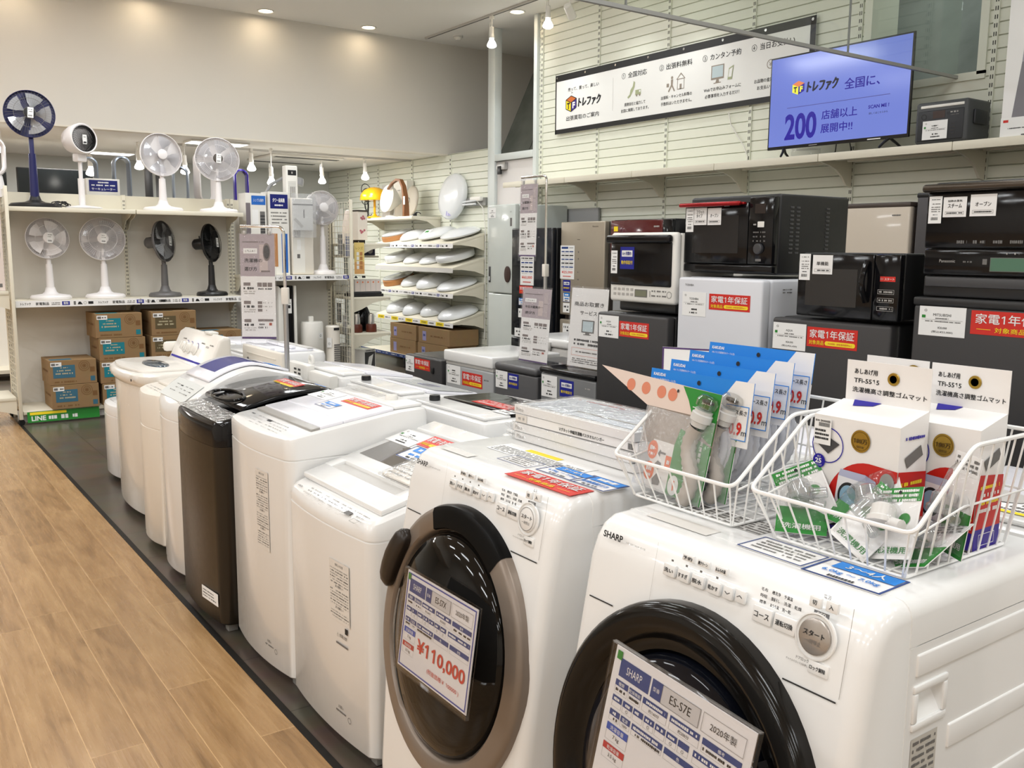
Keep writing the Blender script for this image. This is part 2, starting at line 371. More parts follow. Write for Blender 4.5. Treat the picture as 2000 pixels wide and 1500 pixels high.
# slat wall on the right: tongue-and-groove boards 8 cm high
def slats(y0, y1, z0, z1, name, top=None):
    mb = MB(); p = .0805; z = z0
    while z < z1-.004:
        zt = min(z+p, z1)
        mb.prism([(6.0, z+.007), (6.0, zt-.003), (6.004, zt), (6.03, zt), (6.03, z), (6.014, z+.001)], 'y', y0, y1, slatm)
        z += p
    mb.box(6.028, y0, z0, 6.05, y1, z1, groove)
    return struct(mb, name, smooth=0)
Z0 = .032
slats(-5.2, 3.235, Z0, 3.9, 'wall_right')
slats(3.235, 4.135, Z0, 2.63, 'wall_right_below_window')
slats(4.135, 7.985, Z0, 3.9, 'wall_right_middle')
slats(8.9, 13.3, Z0, 2.62, 'wall_right_far')
# opening onto the concrete wall: reveal and frame
f = MB()
f.box(5.985, 4.075, 2.63, 6.3, 4.135, 3.9, slatm); f.box(5.985, 3.235, 2.63, 6.3, 3.29, 3.9, slatm); f.box(5.985, 3.235, 2.60, 6.3, 4.135, 2.65, slatm)
struct(f, 'window_1')
area((6.55, 3.6, 3.86), .3, 2.2, 10, (.92, 1, .97)).rotation_euler = (0, math.radians(-8), 0)  # unseen light added above the opening to brighten the concrete behind it
# slotted uprights
for k, y in enumerate([7.93, 7.03, 6.09, 5.14, 4.17, 3.19, 2.25, 1.3, .35, -.6]):
    mb = MB(); mb.box(5.988, y-.017, .03, 6.004, y+.017, 3.89, slatm)
    z = .3
    while z < 3.86:
        mb.box(5.9868, y-.010, z, 5.9885, y-.004, z+.026, slotm); mb.box(5.9868, y+.004, z, 5.9885, y+.010, z+.026, slotm); z += .052
    struct(mb, 'trim_%d' % (10+k), smooth=0)
for k, y in enumerate([9.75, 10.7, 11.65, 12.6]):
    mb = MB(); mb.box(5.988, y-.017, .03, 6.004, y+.017, 2.6, slatm)
    z = 1.6
    while z < 2.58: mb.box(5.9868, y-.008, z, 5.9885, y+.008, z+.02, slotm); z += .052
    struct(mb, 'trim_%d' % (30+k), smooth=0)
# steel door set
steelp = mat('pale_grey_painted_steel', lin(214, 220, 218), .35)
f = MB(); f.box(5.965, 8.765, 0, 6.06, 8.9, 3.9, steelp, .004); f.box(5.965, 7.985, 0, 6.06, 8.045, 3.9, steelp, .004); f.box(5.965, 8.045, 2.46, 6.06, 8.765, 2.535, steelp, .004)
d = struct(f, 'trim_door_frame')
f = MB(); f.box(6.0, 8.05, .02, 6.04, 8.76, 2.455, mat('pale_pinkish_door_paint', lin(222, 218, 216), .45), .003); d = struct(f, 'door_1')
f = MB(); f.box(5.99, 8.70, 1.13, 6.0, 8.745, 1.33, steel, .003); f.box(5.955, 8.705, 1.19, 5.99, 8.74, 1.24, darkgrey, .006); tag(f.build('door_handle', d), None)
f = MB(); f.box(5.955, 8.55, 2.36, 6.0, 8.72, 2.44, steel, .005); f.box(5.945, 8.62, 2.31, 5.97, 8.68, 2.40, black, .003); f.build('door_closer', d)

# glass smoke barrier hung from the ceiling
t = thing('smoke_barrier', 'clear glass smoke barrier hanging from the ceiling with a thin steel lower edge', 'glass barrier', (4.35, 3.42, 3.9))
f = MB()
for x0, x1 in ((-3.4, -1.28), (-1.27, .455), (.463, 1.64)): f.box(x0, -.003, -1.262, x1, .003, 0, glass)
f.build('glass_pane', t)
f = MB(); f.box(-3.4, -.010, -1.281, 1.635, .010, -1.262, mat('dull_steel', (.42, .42, .41), .5, metal=.6)); f.build('lower_rail', t)
f = MB()
for x in (-1.275, .459): f.box(x-.004, -.005, -1.262, x+.004, .005, 0, mat('grey_sealant', (.25, .26, .25), .6))
f.build('joint_strip', t)

# ---- the long shelf on the slat wall
t = thing('wall_shelf', 'long ivory shelf on curved brackets along the slatted wall', 'shelf', (6.0, 3.5, 2.17))
def B(x0, y0, z0, x1, y1, z1): return (x0-6, y0-3.5, z0-2.17, x1-6, y1-3.5, z1-2.17)
mb = MB()
ys = [8.06, 7.03, 6.09, 5.14, 4.17, 3.19, 2.25, 1.3, .35, -1.2]
for a, b2 in zip(ys, ys[1:]):
    mb = MB(); mb.box(*B(5.6, b2+.002, 2.145, 5.985, a-.002, 2.17), shelfm)
    mb.box(*B(5.59, b2+.002, 2.118, 5.604, a-.002, 2.172), shelfm, .004); mb.box(*B(5.70, b2+.06, 2.125, 5.73, a-.06, 2.146), shelfm, .008); mb.box(*B(5.84, b2+.06, 2.125, 5.87, a-.06, 2.146), shelfm, .008)
    mb.build('shelf_board', t)
for y in ys[1:-1]:
    mb = MB()
    P = [(5.62, 2.143), (5.62, 2.118), (5.72, 2.10), (5.80, 2.075), (5.87, 2.03), (5.93, 1.965), (5.985, 1.955), (5.985, 2.143)]
    mb.prism([(p[0]-6, p[1]-2.17) for p in P], 'y', y-3.5-.008, y-3.5+.008, shelfm); mb.build('shelf_bracket', t)

# ---- ceiling: downlights, track with bulbs, smoke detector
ringm = mat('downlight_trim', lin(240, 238, 232), .4)
glowm = mat('downlight_diffuser', (1, .93, .82), .5, emit=9.)
dl0 = None
DL = [(.2, 9.55), (1.33, 9.58), (2.5, 9.6), (3.669, 9.6), (4.842, 9.6)]
DLL = ['round recessed downlight in the ceiling above the empty end of the plain wall', 'round recessed downlight above the dark blue fan',
       'round recessed downlight above the clear-bladed white fans', 'round recessed downlight near the middle of the ceiling edge', 'round recessed downlight nearest the lamp track and the smoke detector']
for (x, y), lb in zip(DL, DLL):
    t = thing('downlight', lb, 'ceiling light', (x, y, 3.9), group='recessed downlights along the plain upper wall')
    mb = MB(); mb.lathe([(.088, -.001), (.088, -.007), (.075, -.010), (.066, -.006), (.062, -.001)], ringm, 28); mb.build('trim_ring', t)
    mb = MB(); mb.lathe([(0.0001, -.004), (.064, -.004)], glowm, 24); mb.build('diffuser', t)
    spot((x, y, 3.88), .45, 105, .9, (1, .90, .76), .06, (math.radians(5), 0, 0))
t = thing('downlight', 'round recessed downlight between two hanging bulbs near the slatted wall', 'ceiling light', (5.75, 8.05, 3.9), group='recessed downlights along the plain upper wall')
mb = MB(); mb.lathe([(.088, -.001), (.088, -.007), (.075, -.010), (.066, -.006), (.062, -.001)], ringm, 28); mb.build('trim_ring', t)
mb = MB(); mb.lathe([(0.0001, -.004), (.064, -.004)], glowm, 24); mb.build('diffuser', t)
spot((5.75, 8.05, 3.88), 20, 100, .9, WARM, .06)
t = thing('smoke_detector', 'small white smoke detector on the ceiling by the corner', 'smoke detector', (5.85, 9.35, 3.9))
mb = MB(); mb.lathe([(.055, 0), (.055, -.015), (.048, -.03), (.03, -.05), (.0001, -.052)], offw, 24); mb.build('housing', t)
mb = MB(); mb.lathe([(.056, -.012), (.057, -.017), (.056, -.02)], greyw, 24); mb.build('base_ring', t)
t = thing('light_track', 'slim lighting track on the ceiling carrying the bulbs by the slatted wall', 'light track', (5.6, 7.4, 3.9))
mb = MB(); mb.box(-.017, -3.2, -.022, .017, 2.25, 0, greyw, .002); mb.build('rail', t)
mb = MB(); mb.box(-.006, -3.2, -.0235, .006, 2.2, -.0215, slotm); mb.build('slot', t)

def hung_bulb(name, label, loc, drop, group, power, low=False, bulbr=.05):
    """track adapter, stem, socket and a lit reflector bulb, hung drop below its rail"""
    t = thing(name, label, 'lamp', loc, group=group)
    mb = MB(); mb.box(-.014, -.03, -.035, .014, .03, 0, offw, .003); mb.build('adapter', t)
    mb = MB(); mb.tube([(0, 0, -.03), (0, 0, -drop+.10)], .007, offw, 8)
    mb.tube([(-.02, 0, -drop+.15), (-.026, 0, -drop+.08), (-.024, 0, -drop+.03)], .004, offw, 6); mb.build('stem', t)
    mb = MB(); mb.lathe([(.012, -drop+.115), (.021, -drop+.11), (.023, -drop+.04), (.026, -drop+.03), (.028, -drop+.0)], offw, 18); mb.build('socket', t)
    mb = MB(); r = bulbr
    mb.lathe([(.018, -drop+.005), (.025, -drop-.02), (r*.8, -drop-.045), (r, -drop-.07), (r*.93, -drop-.085), (r*.5, -drop-.097), (.0001, -drop-.1)], bulbm, 20); mb.build('bulb', t)
    spot((loc[0], loc[1], loc[2]-drop-.115), power*.42, 130, .7, (.98, 1, .98), .05)
    return t
G1 = 'bulbs hung from the ceiling track'
hung_bulb('track_lamp', 'lit bulb on the ceiling track beside the tall steel door post', (5.6, 8.29, 3.878), .22, G1, 36)
hung_bulb('track_lamp', 'lit bulb on the ceiling track at the corner of the slatted wall', (5.6, 7.33, 3.878), .20, G1, 30)
hung_bulb('track_lamp', 'lit bulb cut by the top edge above the long white banner', (5.6, 6.45, 3.878), .10, G1, 30)
hung_bulb('track_lamp', 'lit bulb behind the glass barrier above the number three heading of the banner', (5.6, 5.75, 3.878), .20, G1, 30, bulbr=.058)
t = thing('spotlight_head', 'unlit white cylinder spotlight tilted up beside the corner bulb', 'spotlight', (5.6, 7.0, 3.878), group=None)
mb = MB(); mb.box(-.014, -.03, -.035, .014, .03, 0, offw, .003); mb.tube([(0, 0, -.03), (0, 0, -.16)], .007, offw, 8); mb.build('mount', t)
mb = MB(); mb.T = TR(0, 0, -.20, 0, math.radians(-52), .4); mb.lathe([(.03, .07), (.038, .06), (.042, -.07), (.04, -.075)], offw, 24); mb.lathe([(.0001, -.068), (.04, -.068)], glossw, 20); mb.build('head', t)
# ================================================================ washing machines
def sticker_warranty(parent, T, w, h, pill=True, name='warranty_sticker'):
    """red guarantee plate: white heading, yellow second line"""
    mb = MB(); mb.T = T; mb.box(-w/2, -.0008, -h/2, w/2, 0, h/2, red)
    mb.text('家電1年保証', 0, h*.17, h*.42, paper, w*.88, bold=.011, layer=3)
    if pill:
        mb.text('対象商品', -w*.30, -h*.27, h*.22, yellow, w*.30, bold=.008, layer=3)
        mb.rect(-w*.09, -h*.38, w*.43, -h*.16, yellow, 3); mb.disc(-w*.09, -h*.27, h*.11, h*.11, yellow, 3.4, 14); mb.disc(w*.43, -h*.27, h*.11, h*.11, yellow, 3.4, 14)
        mb.text('中古家具・家電 販売業界No.1', w*.17, -h*.27, h*.10, redink, w*.46, layer=5)
    else:
        mb.text('対象商品', 0, -h*.28, h*.22, yellow, w*.38, bold=.008, layer=3)
        mb.rect(-w*.42, -h*.285, -w*.24, -h*.265, yellow, 3); mb.rect(w*.24, -h*.285, w*.42, -h*.265, yellow, 3)
    return mb.build(name, parent, smooth=0)
def sticker_guarantee(parent, T, w, h):
    mb = MB(); mb.T = T; mb.box(-w/2, -.0008, -h/2, w/2, 0, h/2, bluew)
    mb.rect(-w*.38, h*.06, w*.38, h*.34, paper, 3); mb.text('6ヶ月間の', 0, h*.20, h*.16, bluew, w*.62, bold=.02, layer=5)
    mb.text('動作保証付', 0, -h*.20, h*.17, yellow, w*.80, bold=.015, layer=3)
    return mb.build('guarantee_sticker', parent, smooth=0)
def sticker_people(parent, T, w, h, t1='3～4人', t2='6.0kg ～ 7.0kg', name='capacity_sticker'):
    mb = MB(); mb.T = T; mb.box(-w/2, -.0008, -h/2, w/2, 0, h/2, paperglossy); mb.frame(-w/2, -h/2, w/2, h/2, h*.05, navy, 3)
    mb.rect(-w*.34, h*.08, w*.46, h*.45, blue, 4); mb.text(t1, w*.06, h*.265, h*.24, paper, w*.5, bold=.015, layer=5) if t1 else mb.scrib(-w*.2, w*.32, h*.265, h*.2, paper, 5)
    mb.text(t2, 0, -h*.14, h*.17, blue, w*.72, bold=.01, layer=4) if t2 else mb.scrib(-w*.34, w*.34, -h*.14, h*.15, blue, 4); mb.scrib(-w*.2, w*.2, -h*.36, h*.10, ink, 4)
    return mb.build(name, parent, smooth=0)
def price_slip(parent, T, w, h, brand='', price='', tax='', name='price_slip', badge=True):
    """small white price slip: shop mark, maker, two lines of small print, price"""
    mb = MB(); mb.T = T; mb.box(-w/2, -.001, -h/2, w/2, 0, h/2, paper)
    mb.ringflat(-w*.36, h*.36, h*.035, h*.045, inkgrey, 3, 14); mb.text('トレ', -w*.36, h*.36, h*.05, inkgrey, layer=3)
    mb.text(brand, 0, h*.22, h*.09, ink, layer=3) if brand else mb.scrib(-w*.12, w*.12, h*.22, h*.07, ink, 3)
    mb.scrib(-w*.14, w*.14, h*.10, h*.045, inkgrey, 3); mb.rect(-w*.44, h*.045, w*.44, h*.052, inkgrey, 3); mb.scrib(-w*.36, w*.40, -h*.005, h*.04, inkgrey, 3)
    if badge: mb.rect(-w*.44, h*.10, -w*.36, h*.2, green, 3)
    mb.text(price, w*.02, -h*.22, h*.085, ink, layer=3) if price else mb.scrib(-w*.10, w*.14, -h*.22, h*.075, ink, 3)
    mb.text(tax, w*.02, -h*.36, h*.09, ink, w*.46, layer=3) if tax else mb.scrib(-w*.18, w*.22, -h*.36, h*.075, ink, 3)
    return mb.build(name, parent, smooth=0)
def big_card(label, loc, tilt, model, year, price=None, sub=None, border=None):
    """A4 price card in a clear holder"""
    t = thing('price_card', label, 'price card', loc, tilt=tilt)
    W, H = .280, .213; mb = MB(); mb.box(-W/2, -.0015, -H/2, W/2, 0, H/2, paperglossy)
    if border: mb.frame(-W/2+.004, -H/2+.004, W/2-.004, H/2-.004, .003, border, 4)
    X = lambda u: -W/2 + u*W
    Z = lambda v: H/2 - v*H
    mb.rect(X(.02), Z(.09), X(.06), Z(.025), green, 5)
    mb.rect(X(.055), Z(.205), X(.29), Z(.07), navy, 4); mb.text('SHARP', X(.172), Z(.137), .0125, paper, .034, layer=5)
    mb.rect(X(.305), Z(.205), X(.385), Z(.07), navy, 4); mb.text('型番', X(.345), Z(.137), .0065, paper, layer=5)
    mb.rect(X(.385), Z(.205), X(.655), Z(.07), mat('pale_grey_box', lin(206, 204, 202), .5), 4); mb.frame(X(.385), Z(.205), X(.655), Z(.07), .0006, inkgrey, 5)
    mb.text(model, X(.52), Z(.137), .0130, ink, .042, layer=5)
    mb.frame(X(.675), Z(.205), X(.955), Z(.07), .0006, inkgrey, 5); mb.text(year, X(.815), Z(.137), .0120, ink, .048, layer=5)
    def cell(u0, u1, v0, v1, head=None, val=None, col=navy, hb=.045):
        mb.rect(X(u0), Z(v0+hb), X(u1), Z(v0), col, 4); mb.frame(X(u0), Z(v1), X(u1), Z(v0), .0005, inklight, 3)
        if head: mb.text(head, X((u0+u1)/2), Z(v0+hb/2), H*hb*.62, paper, layer=5)
        else: mb.scrib(X(u0)+.004, X(u1)-.004, Z(v0+hb/2), H*hb*.5, paper, 5)
        if val == '~': mb.scrib(X(u0)+.003, X(u1)-.003, Z((v0+hb+v1)/2), H*.022, ink, 4)
        elif val: mb.text(val, X((u0+u1)/2), Z((v0+hb+v1)/2), min(H*.04, H*(v1-v0-hb)*.5), ink, layer=4)
    cell(.045, .145, .235, .335, '種類', '~'); cell(.155, .25, .235, .335, '乾燥機能', '~'); cell(.265, .45, .235, .335, None, '約160分'); cell(.47, .68, .235, .335, None, '約200分'); cell(.70, .955, .235, .335, '備考', '~')
    for i in range(7): cell(.045+i*.085, .12+i*.085, .355, .445, None, '○' if i in (1, 3, 5, 6) else None)
    cell(.66, .955, .355, .445, None, None)
    cell(.045, .125, .465, .55, None, '~'); cell(.135, .21, .465, .55, '電源', '100V'); cell(.225, .46, .465, .55, None, '~'); cell(.475, .68, .465, .55, '色', None); cell(.70, .955, .465, .55, '状態', None)
    cell(.045, .215, .57, .70, '洗濯容量', '7 kg', mat('bright_blue_print', lin(48, 84, 176), .45), .055)
    cell(.045, .215, .72, .84, '乾燥容量', '3.5 kg', mat('dark_red_print', lin(190, 44, 50), .45), .05)
    if price: mb.text(price, X(.60), Z(.69), .034, redink, .19, bold=.02, layer=5, res=4)
    if sub: mb.text(sub, X(.66), Z(.86), .0125, redink, .125, layer=5)
    mb.build('printed_card', t, smooth=0)
    mb = MB(); mb.box(-W/2-.006, -.006, -H/2-.006, W/2+.006, -.0055, H/2+.004, acryl)
    for a in ((-W/2-.007, -H/2-.007, -W/2-.004, H/2+.005), (W/2+.004, -H/2-.007, W/2+.007, H/2+.005), (-W/2-.007, -H/2-.008, W/2+.007, -H/2-.005), (-W/2-.007, H/2+.003, W/2+.007, H/2+.005)):
        mb.box(a[0], -.007, a[1], a[2], .002, a[3], acryl)
    mb.build('clear_holder', t, smooth=0)
    return t

FRONT = [(.004, .045), (.0, .20), (.015, .45), (.044, .68), (.066, .80), (.090, .93), (.104, .966), (.121, .990), (.145, 1.003), (.17, 1.0045)]
def front_y(z):
    for (a, b), (c, d) in zip(FRONT, FRONT[1:]):
        if b <= z <= d: return a+(c-a)*(z-b)/(d-b)
    return .17
def drum_washer(label, loc, ring, dome_m, brown=False, side_detail=True):
    t = thing('washing_machine', label, 'washing machine', loc, R2)
    mb = MB(); prof = FRONT + [(.235, 1.0048), (.235, .045)]
    mb.prism(prof, 'x', -.30, .30, white, .028, 4, 60); mb.build('front_cover', t)
    cs = [(-.301, .937), (-.301, .980)] + [(-.301+.025*(1-math.cos(a)), .980+.0252*math.sin(a)) for a in (PI/8, PI/4, 3*PI/8, PI/2)]; cs = cs + [(-x, z) for x, z in cs[::-1]]
    mb = MB(); mb.prism(cs, 'y', .190, .63, white); mb.build('top_cover', t)
    mb = MB(); mb.box(-.27, .18, .03, .27, .62, .934, white)
    mb.box(-.3006, .192, .03, -.27, .62, .935, white, .002)
    # right hand side panel with a real grip recess and pressed ribs
    hy0, hy1, hz0, hz1 = .218, .285, .815, .862
    for (a, b, c, d) in ((.192, .03, .62, hz0), (.192, hz1, .62, .935), (.192, hz0, hy0, hz1), (hy1, hz0, .62, hz1)):
        mb.box(.27, a, b, .3006, c, d, white)
    mb.build('cabinet', t)
    if side_detail:
        mb = MB()
        for a in ((hy0-.012, hz0-.012, hy1+.012, hz0), (hy0-.012, hz1, hy1+.012, hz1+.012), (hy0-.012, hz0, hy0, hz1), (hy1, hz0, hy1+.012, hz1)):
            mb.box(.298, a[0], a[1], .3045, a[2], a[3], white, .003)
        mb.prism([(.299, hz0), (.272, hz0+.01), (.272, hz0+.05)], 'y', hy0, hy1, white); mb.build('side_grip', t)
        mb = MB()
        for (y0, z0, y1, z1) in ((.21, .887, .60, .922), (.31, .745, .60, .785), (.31, .60, .60, .66), (.21, .30, .60, .42)): mb.box(.296, y0, z0, .3036, y1, z1, white, .003, 3)
        mb.build('pressed_rib', t)
        mb = MB(); mb.T = TR(.3008, .245, .735, rz=PI/2); mb.rect(-.035, -.055, .035, .055, mat('silver_label', lin(190, 186, 178), .35), 1)
        for k in range(9): mb.scrib(-.03, .03, .046-.0115*k, .006, inkgrey, 2)
        mb.build('rating_label', t, smooth=0)
    for x in (-.25, .25):
        for y in (.06, .56): mb = MB(); mb.box(x-.022, y-.022, .0, x+.022, y+.022, .05, darkgrey, .006); mb.build('foot', t)
    # lower kick panel line and control panel
    lean = math.atan2(.046, .257)
    PT = TR(0, .044, .68, -lean)
    def pan(p, q, m, layer, mb): pass
    mb = MB(); mb.T = PT
    g = mat('panel_gap_line', (.03, .03, .03), .6)
    mb.rect(-.270, .1795, -.205, .182, g, 2); mb.rect(.170, .192, .262, .1945, g, 2); mb.rect(-.119, .192, -.1185, .322, inklight, 2)
    mb.rect(.2655, .20, .2665, .33, inklight, 2); mb.T = TR(0, .0005, .16, 0); mb.rect(-.29, 0, .29, .002, mat('kick_line', lin(150, 144, 136), .6), 3)
    mb.build('panel_gap', t, smooth=0)
    mb = MB(); mb.T = PT
    mb.text('SHARP', -.232, .303, .0125, ink, .052, bold=.03, layer=2, res=3); mb.text('JUST SIZE DRUM  ES-S7E', -.172, .300, .0042, inkgrey, .05, layer=2)
    rows = [('毛布', '槽洗浄', '予満温'), ('時短', '部屋干し', '洗濯'), ('標準', 'おうち流', '洗～乾')]
    for i, rw in enumerate(rows):
        for j, s in enumerate(rw): mb.text(s, .114+.022*j, .311-.0098*i, .0056, ink, .0125 if len(s) < 3 else .0155, bold=.015, layer=2)
    mb.text('乾燥', .177, .3015, .0056, ink, .0125, bold=.015, layer=2)
    mb.text('電源', .222, .333, .006, ink, .0125, layer=2)
    mb.rect(.204, .3025, .230, .3095, mat('eco_badge', lin(120, 124, 130), .4, metal=.4), 2); mb.text('eco', .217, .306, .0048, paper, .015, layer=3)
    mb.text('ドアロック', .198, .233, .005, ink, .022, layer=2); mb.text('チャイルドロック(5秒押し)', .190, .2255, .0042, inkgrey, .040, layer=2)
    for x in (-.080, -.047, -.015, .020): mb.rect(x-.0025, .299, x+.0025, .3025, inkgrey, 2)
    mb.build('panel_print', t, smooth=0)
    def button(x, v, w, h, s, th):
        mb = MB(); mb.T = PT; mb.box(x-w/2, -.003, v-h/2, x+w/2, .004, v+h/2, white, .002); mb.T = PT @ Matrix.Translation((0, -.003, 0))
        mb.text(s, x, v, th, ink, w*.78 if len(s) > 1 else None, bold=.012, layer=1); return mb.build('control_button', t)
    for x, s in ((-.084, '洗い'), (-.051, 'すすぎ'), (-.019, '脱水'), (.016, '乾かす')): button(x, .283, .027, .021, s, .0075)
    button(.046, .284, .019, .021, '﹀', .004); button(.071, .286, .019, .021, '︿', .004)
    for x, s in ((-.046, '予約'), (-.012, '槽クリーン'), (.026, 'おふろの湯')): button(x, .3145, .026, .012, s, .006)
    button(.117, .271, .036, .025, 'コース', .0085); button(.159, .271, .040, .025, '運転切換', .0085)
    button(.204, .320, .020, .016, '切', .007); button(.232, .321, .020, .016, '入', .007); button(.226, .2285, .034, .019, 'ロック解除', .0065)
    mb = MB(); mb.T = PT @ Matrix.Translation((.213, 0, .272))
    mb.lathe([(.0345, -.001), (.0345, .003), (.0325, .0035), (.031, .001), (.0255, .001)], white, 36, axis='y')
    mb.lathe([(.0265, .0008), (.0265, .0042), (.024, .0055), (.0001, .0058)], white if brown else mat('silver_start_button', lin(176, 170, 164), .25, metal=.6), 36, axis='y')
    mb.T = PT @ Matrix.Translation((.213, -.006, .272)); mb.text('スタート', 0, .004, .0085, ink, .036, bold=.015, layer=1); mb.text('一時停止', 0, -.008, .007, inkgrey, .027, layer=1)
    if brown: mb.ringflat(0, 0, .0235, .0245, inkgrey, 1, 32)
    mb.build('start_button', t)
    # porthole: ring, glass, handle
    DT = TR(0, .036, .615, -math.radians(8.0)); rx, rz = .288, .312
    mb = MB(); mb.T = DT
    if brown:
        mb.lathe([(1.0, -.04), (1.0, .010), (.985, .020), (.95, .024), (.84, .026), (.815, .018), (.80, -.01), (.78, -.02)], ring, 72, rx, rz, axis='y')
    else:
        mb.lathe([(1.0, -.04), (1.0, .014), (.99, .026), (.96, .034), (.90, .037), (.84, .030), (.81, .018), (.79, .012), (.74, .012), (.715, .0), (.70, -.02)], ring, 72, rx, rz, axis='y')
    mb.build('door_ring', t, smooth=50)
    mb = MB(); mb.T = DT; k = .80 if brown else .72
    mb.lathe([(k, -.02), (k, .008), (k*.985, .022), (k*.95, .030), (k*.85, .043), (k*.6, .058), (k*.3, .066), (.0001, .068)], dome_m, 72, rx, rz, axis='y'); mb.build('door_glass', t, smooth=60)
    if brown:
        mb = MB(); mb.T = DT; mb.lathe([(.81, .012), (.83, .0268), (.955, .0252), (.988, .0208), (1.002, .010), (1.002, -.03)], mat('black_window', (.004, .004, .004), .3, spec=.10), 30, rx, rz, math.radians(52), math.radians(112), axis='y'); mb.build('ring_window', t)
        mb = MB(); mb.T = DT; hb_ = mat('dark_brown_plastic', lin(40, 33, 28), .3, spec=.4)
        A = [math.radians(q) for q in (136, 138, 141, 147, 153, 159, 164, 167, 169)]; rr = (.010, .019, .024, .026, .027, .026, .024, .019, .010)
        rings = []
        for a_, r_ in zip(A, rr):
            rad = Vector((math.cos(a_), 0, math.sin(a_))); c = Vector((rx*.94*math.cos(a_), -.030, rz*.94*math.sin(a_)))
            rings.append([tuple(c + rad*(r_*1.05*math.copysign(abs(math.cos(t_))**.6, math.cos(t_))) + Vector((0, -1, 0))*(r_*.9*math.copysign(abs(math.sin(t_))**.6, math.sin(t_)))) for t_ in [2*PI*j/16 for j in range(16)]])
        mb.add([v for R_ in rings for v in R_], [(i*16+j, i*16+(j+1) % 16, (i+1)*16+(j+1) % 16, (i+1)*16+j) for i in range(8) for j in range(16)] + [tuple(range(16))[::-1], tuple(8*16+j for j in range(16))], hb_)
        mb.build('door_handle', t, smooth=60)
    else:
        mb = MB(); mb.T = DT; mb.lathe([(.715, .01), (.72, .03), (.76, .036), (.80, .028), (.82, .01)], blackgloss, 16, rx, rz, math.radians(8), math.radians(36), axis='y'); mb.build('door_catch', t)
    return t

ring_black = mat('black_glossy_ring', (.008, .007, .006), .14, spec=.3)
dome_black = mat('dark_blue_black_door_glass', (.005, .006, .010), .05, spec=.36)
ring_brown = mat('bronze_grey_ring', lin(132, 120, 109), .36, metal=.35)
dome_brown = mat('dark_smoked_door_glass', (.006, .0055, .005), .05, spec=.32)
W1 = drum_washer('white front-loading washing machine with glossy black door ring, carrying two wire baskets', (1.0, .985, 0), ring_black, dome_black)
W2 = drum_washer('white front-loading washing machine with bronze-grey door ring, carrying flat boxes', (1.0, 1.685, 0), ring_brown, dome_brown, brown=True, side_detail=False)
TOP = lambda x, y, z=1.0055, a=0, s=0: TR(x, y, z, -PI/2+s, 0, 0) @ Matrix.Rotation(a, 4, 'Y')
# stickers on the two tops
sticker_people(W1, TOP(.188, .215, 1.0055, math.radians(-2)), .135, .085)
mb = MB(); mb.T = TOP(.055, .215); mb.box(-.07, -.0008, -.035, .06, 0, .04, paperglossy); mb.frame(-.07, -.035, .06, .04, .0025, navy, 3)
for k in range(4): mb.scrib(-.055, .045, .024-.013*k, .0055, inkgrey, 3)
mb.build('notice_sticker', W1, smooth=0)
mb = MB(); mb.T = TOP(-.13, .235); mb.rect(-.12, .02, .10, .09, greyw, 1)
for k in range(6): mb.scrib(-.11, .10, .085-.012*k, .006, inkgrey, 2)
mb.rect(-.10, -.06, .05, -.02, mat('painted_recess_grey', lin(222, 219, 214), .4), 1); mb.build('care_label', W1, smooth=0)  # recess is a flat patch, its shade put into the grey
sticker_warranty(W2, TOP(.172, .172, 1.0055, math.radians(-1)), .225, .066, pill=False)
sticker_people(W2, TOP(.135, .250, 1.0057), .135, .068)
sticker_people(W2, TOP(.245, .252, 1.0061), .115, .075, '', '乾燥機能付き', name='dryer_sticker')
mb = MB(); mb.T = TOP(0, .235); mb.box(-.07, -.0008, -.03, .045, 0, .03, paperglossy); mb.frame(-.07, -.03, .045, .03, .002, navy, 3)
for k in range(4): mb.scrib(-.058, .035, .019-.012*k, .005, inkgrey, 3)
mb.build('notice_sticker', W2, smooth=0)
mb = MB(); mb.T = TOP(-.05, .285); mb.rect(-.14, -.03, .20, .05, paper, 1); mb.rect(-.05, .025, .08, .045, yellow, 2)
for k in range(5): mb.scrib(-.13, .19, .015-.009*k, .005, inkgrey, 2)
mb.rect(-.19, -.13, -.07, -.10, mat('painted_recess_grey', lin(205, 200, 194), .4), 1)  # flat grey patch, recess shade put into the colour
mb.build('care_label', W2, smooth=0)
big_card('price card for the black-ringed washing machine, red header cut by the frame', (.918, .888, .768), (math.radians(-9), math.radians(4.5), R2), 'ES-S7E', '2020年製')
big_card('price card reading 110,000 yen on the bronze-ringed washing machine', (.927, 1.568, .695), (math.radians(-8), 0, R2), 'ES-S7X', '2020年製', '¥110,000', '(税抜価格￥ 100000 )', border=mat('blue_frame_print', lin(58, 76, 160), .4))

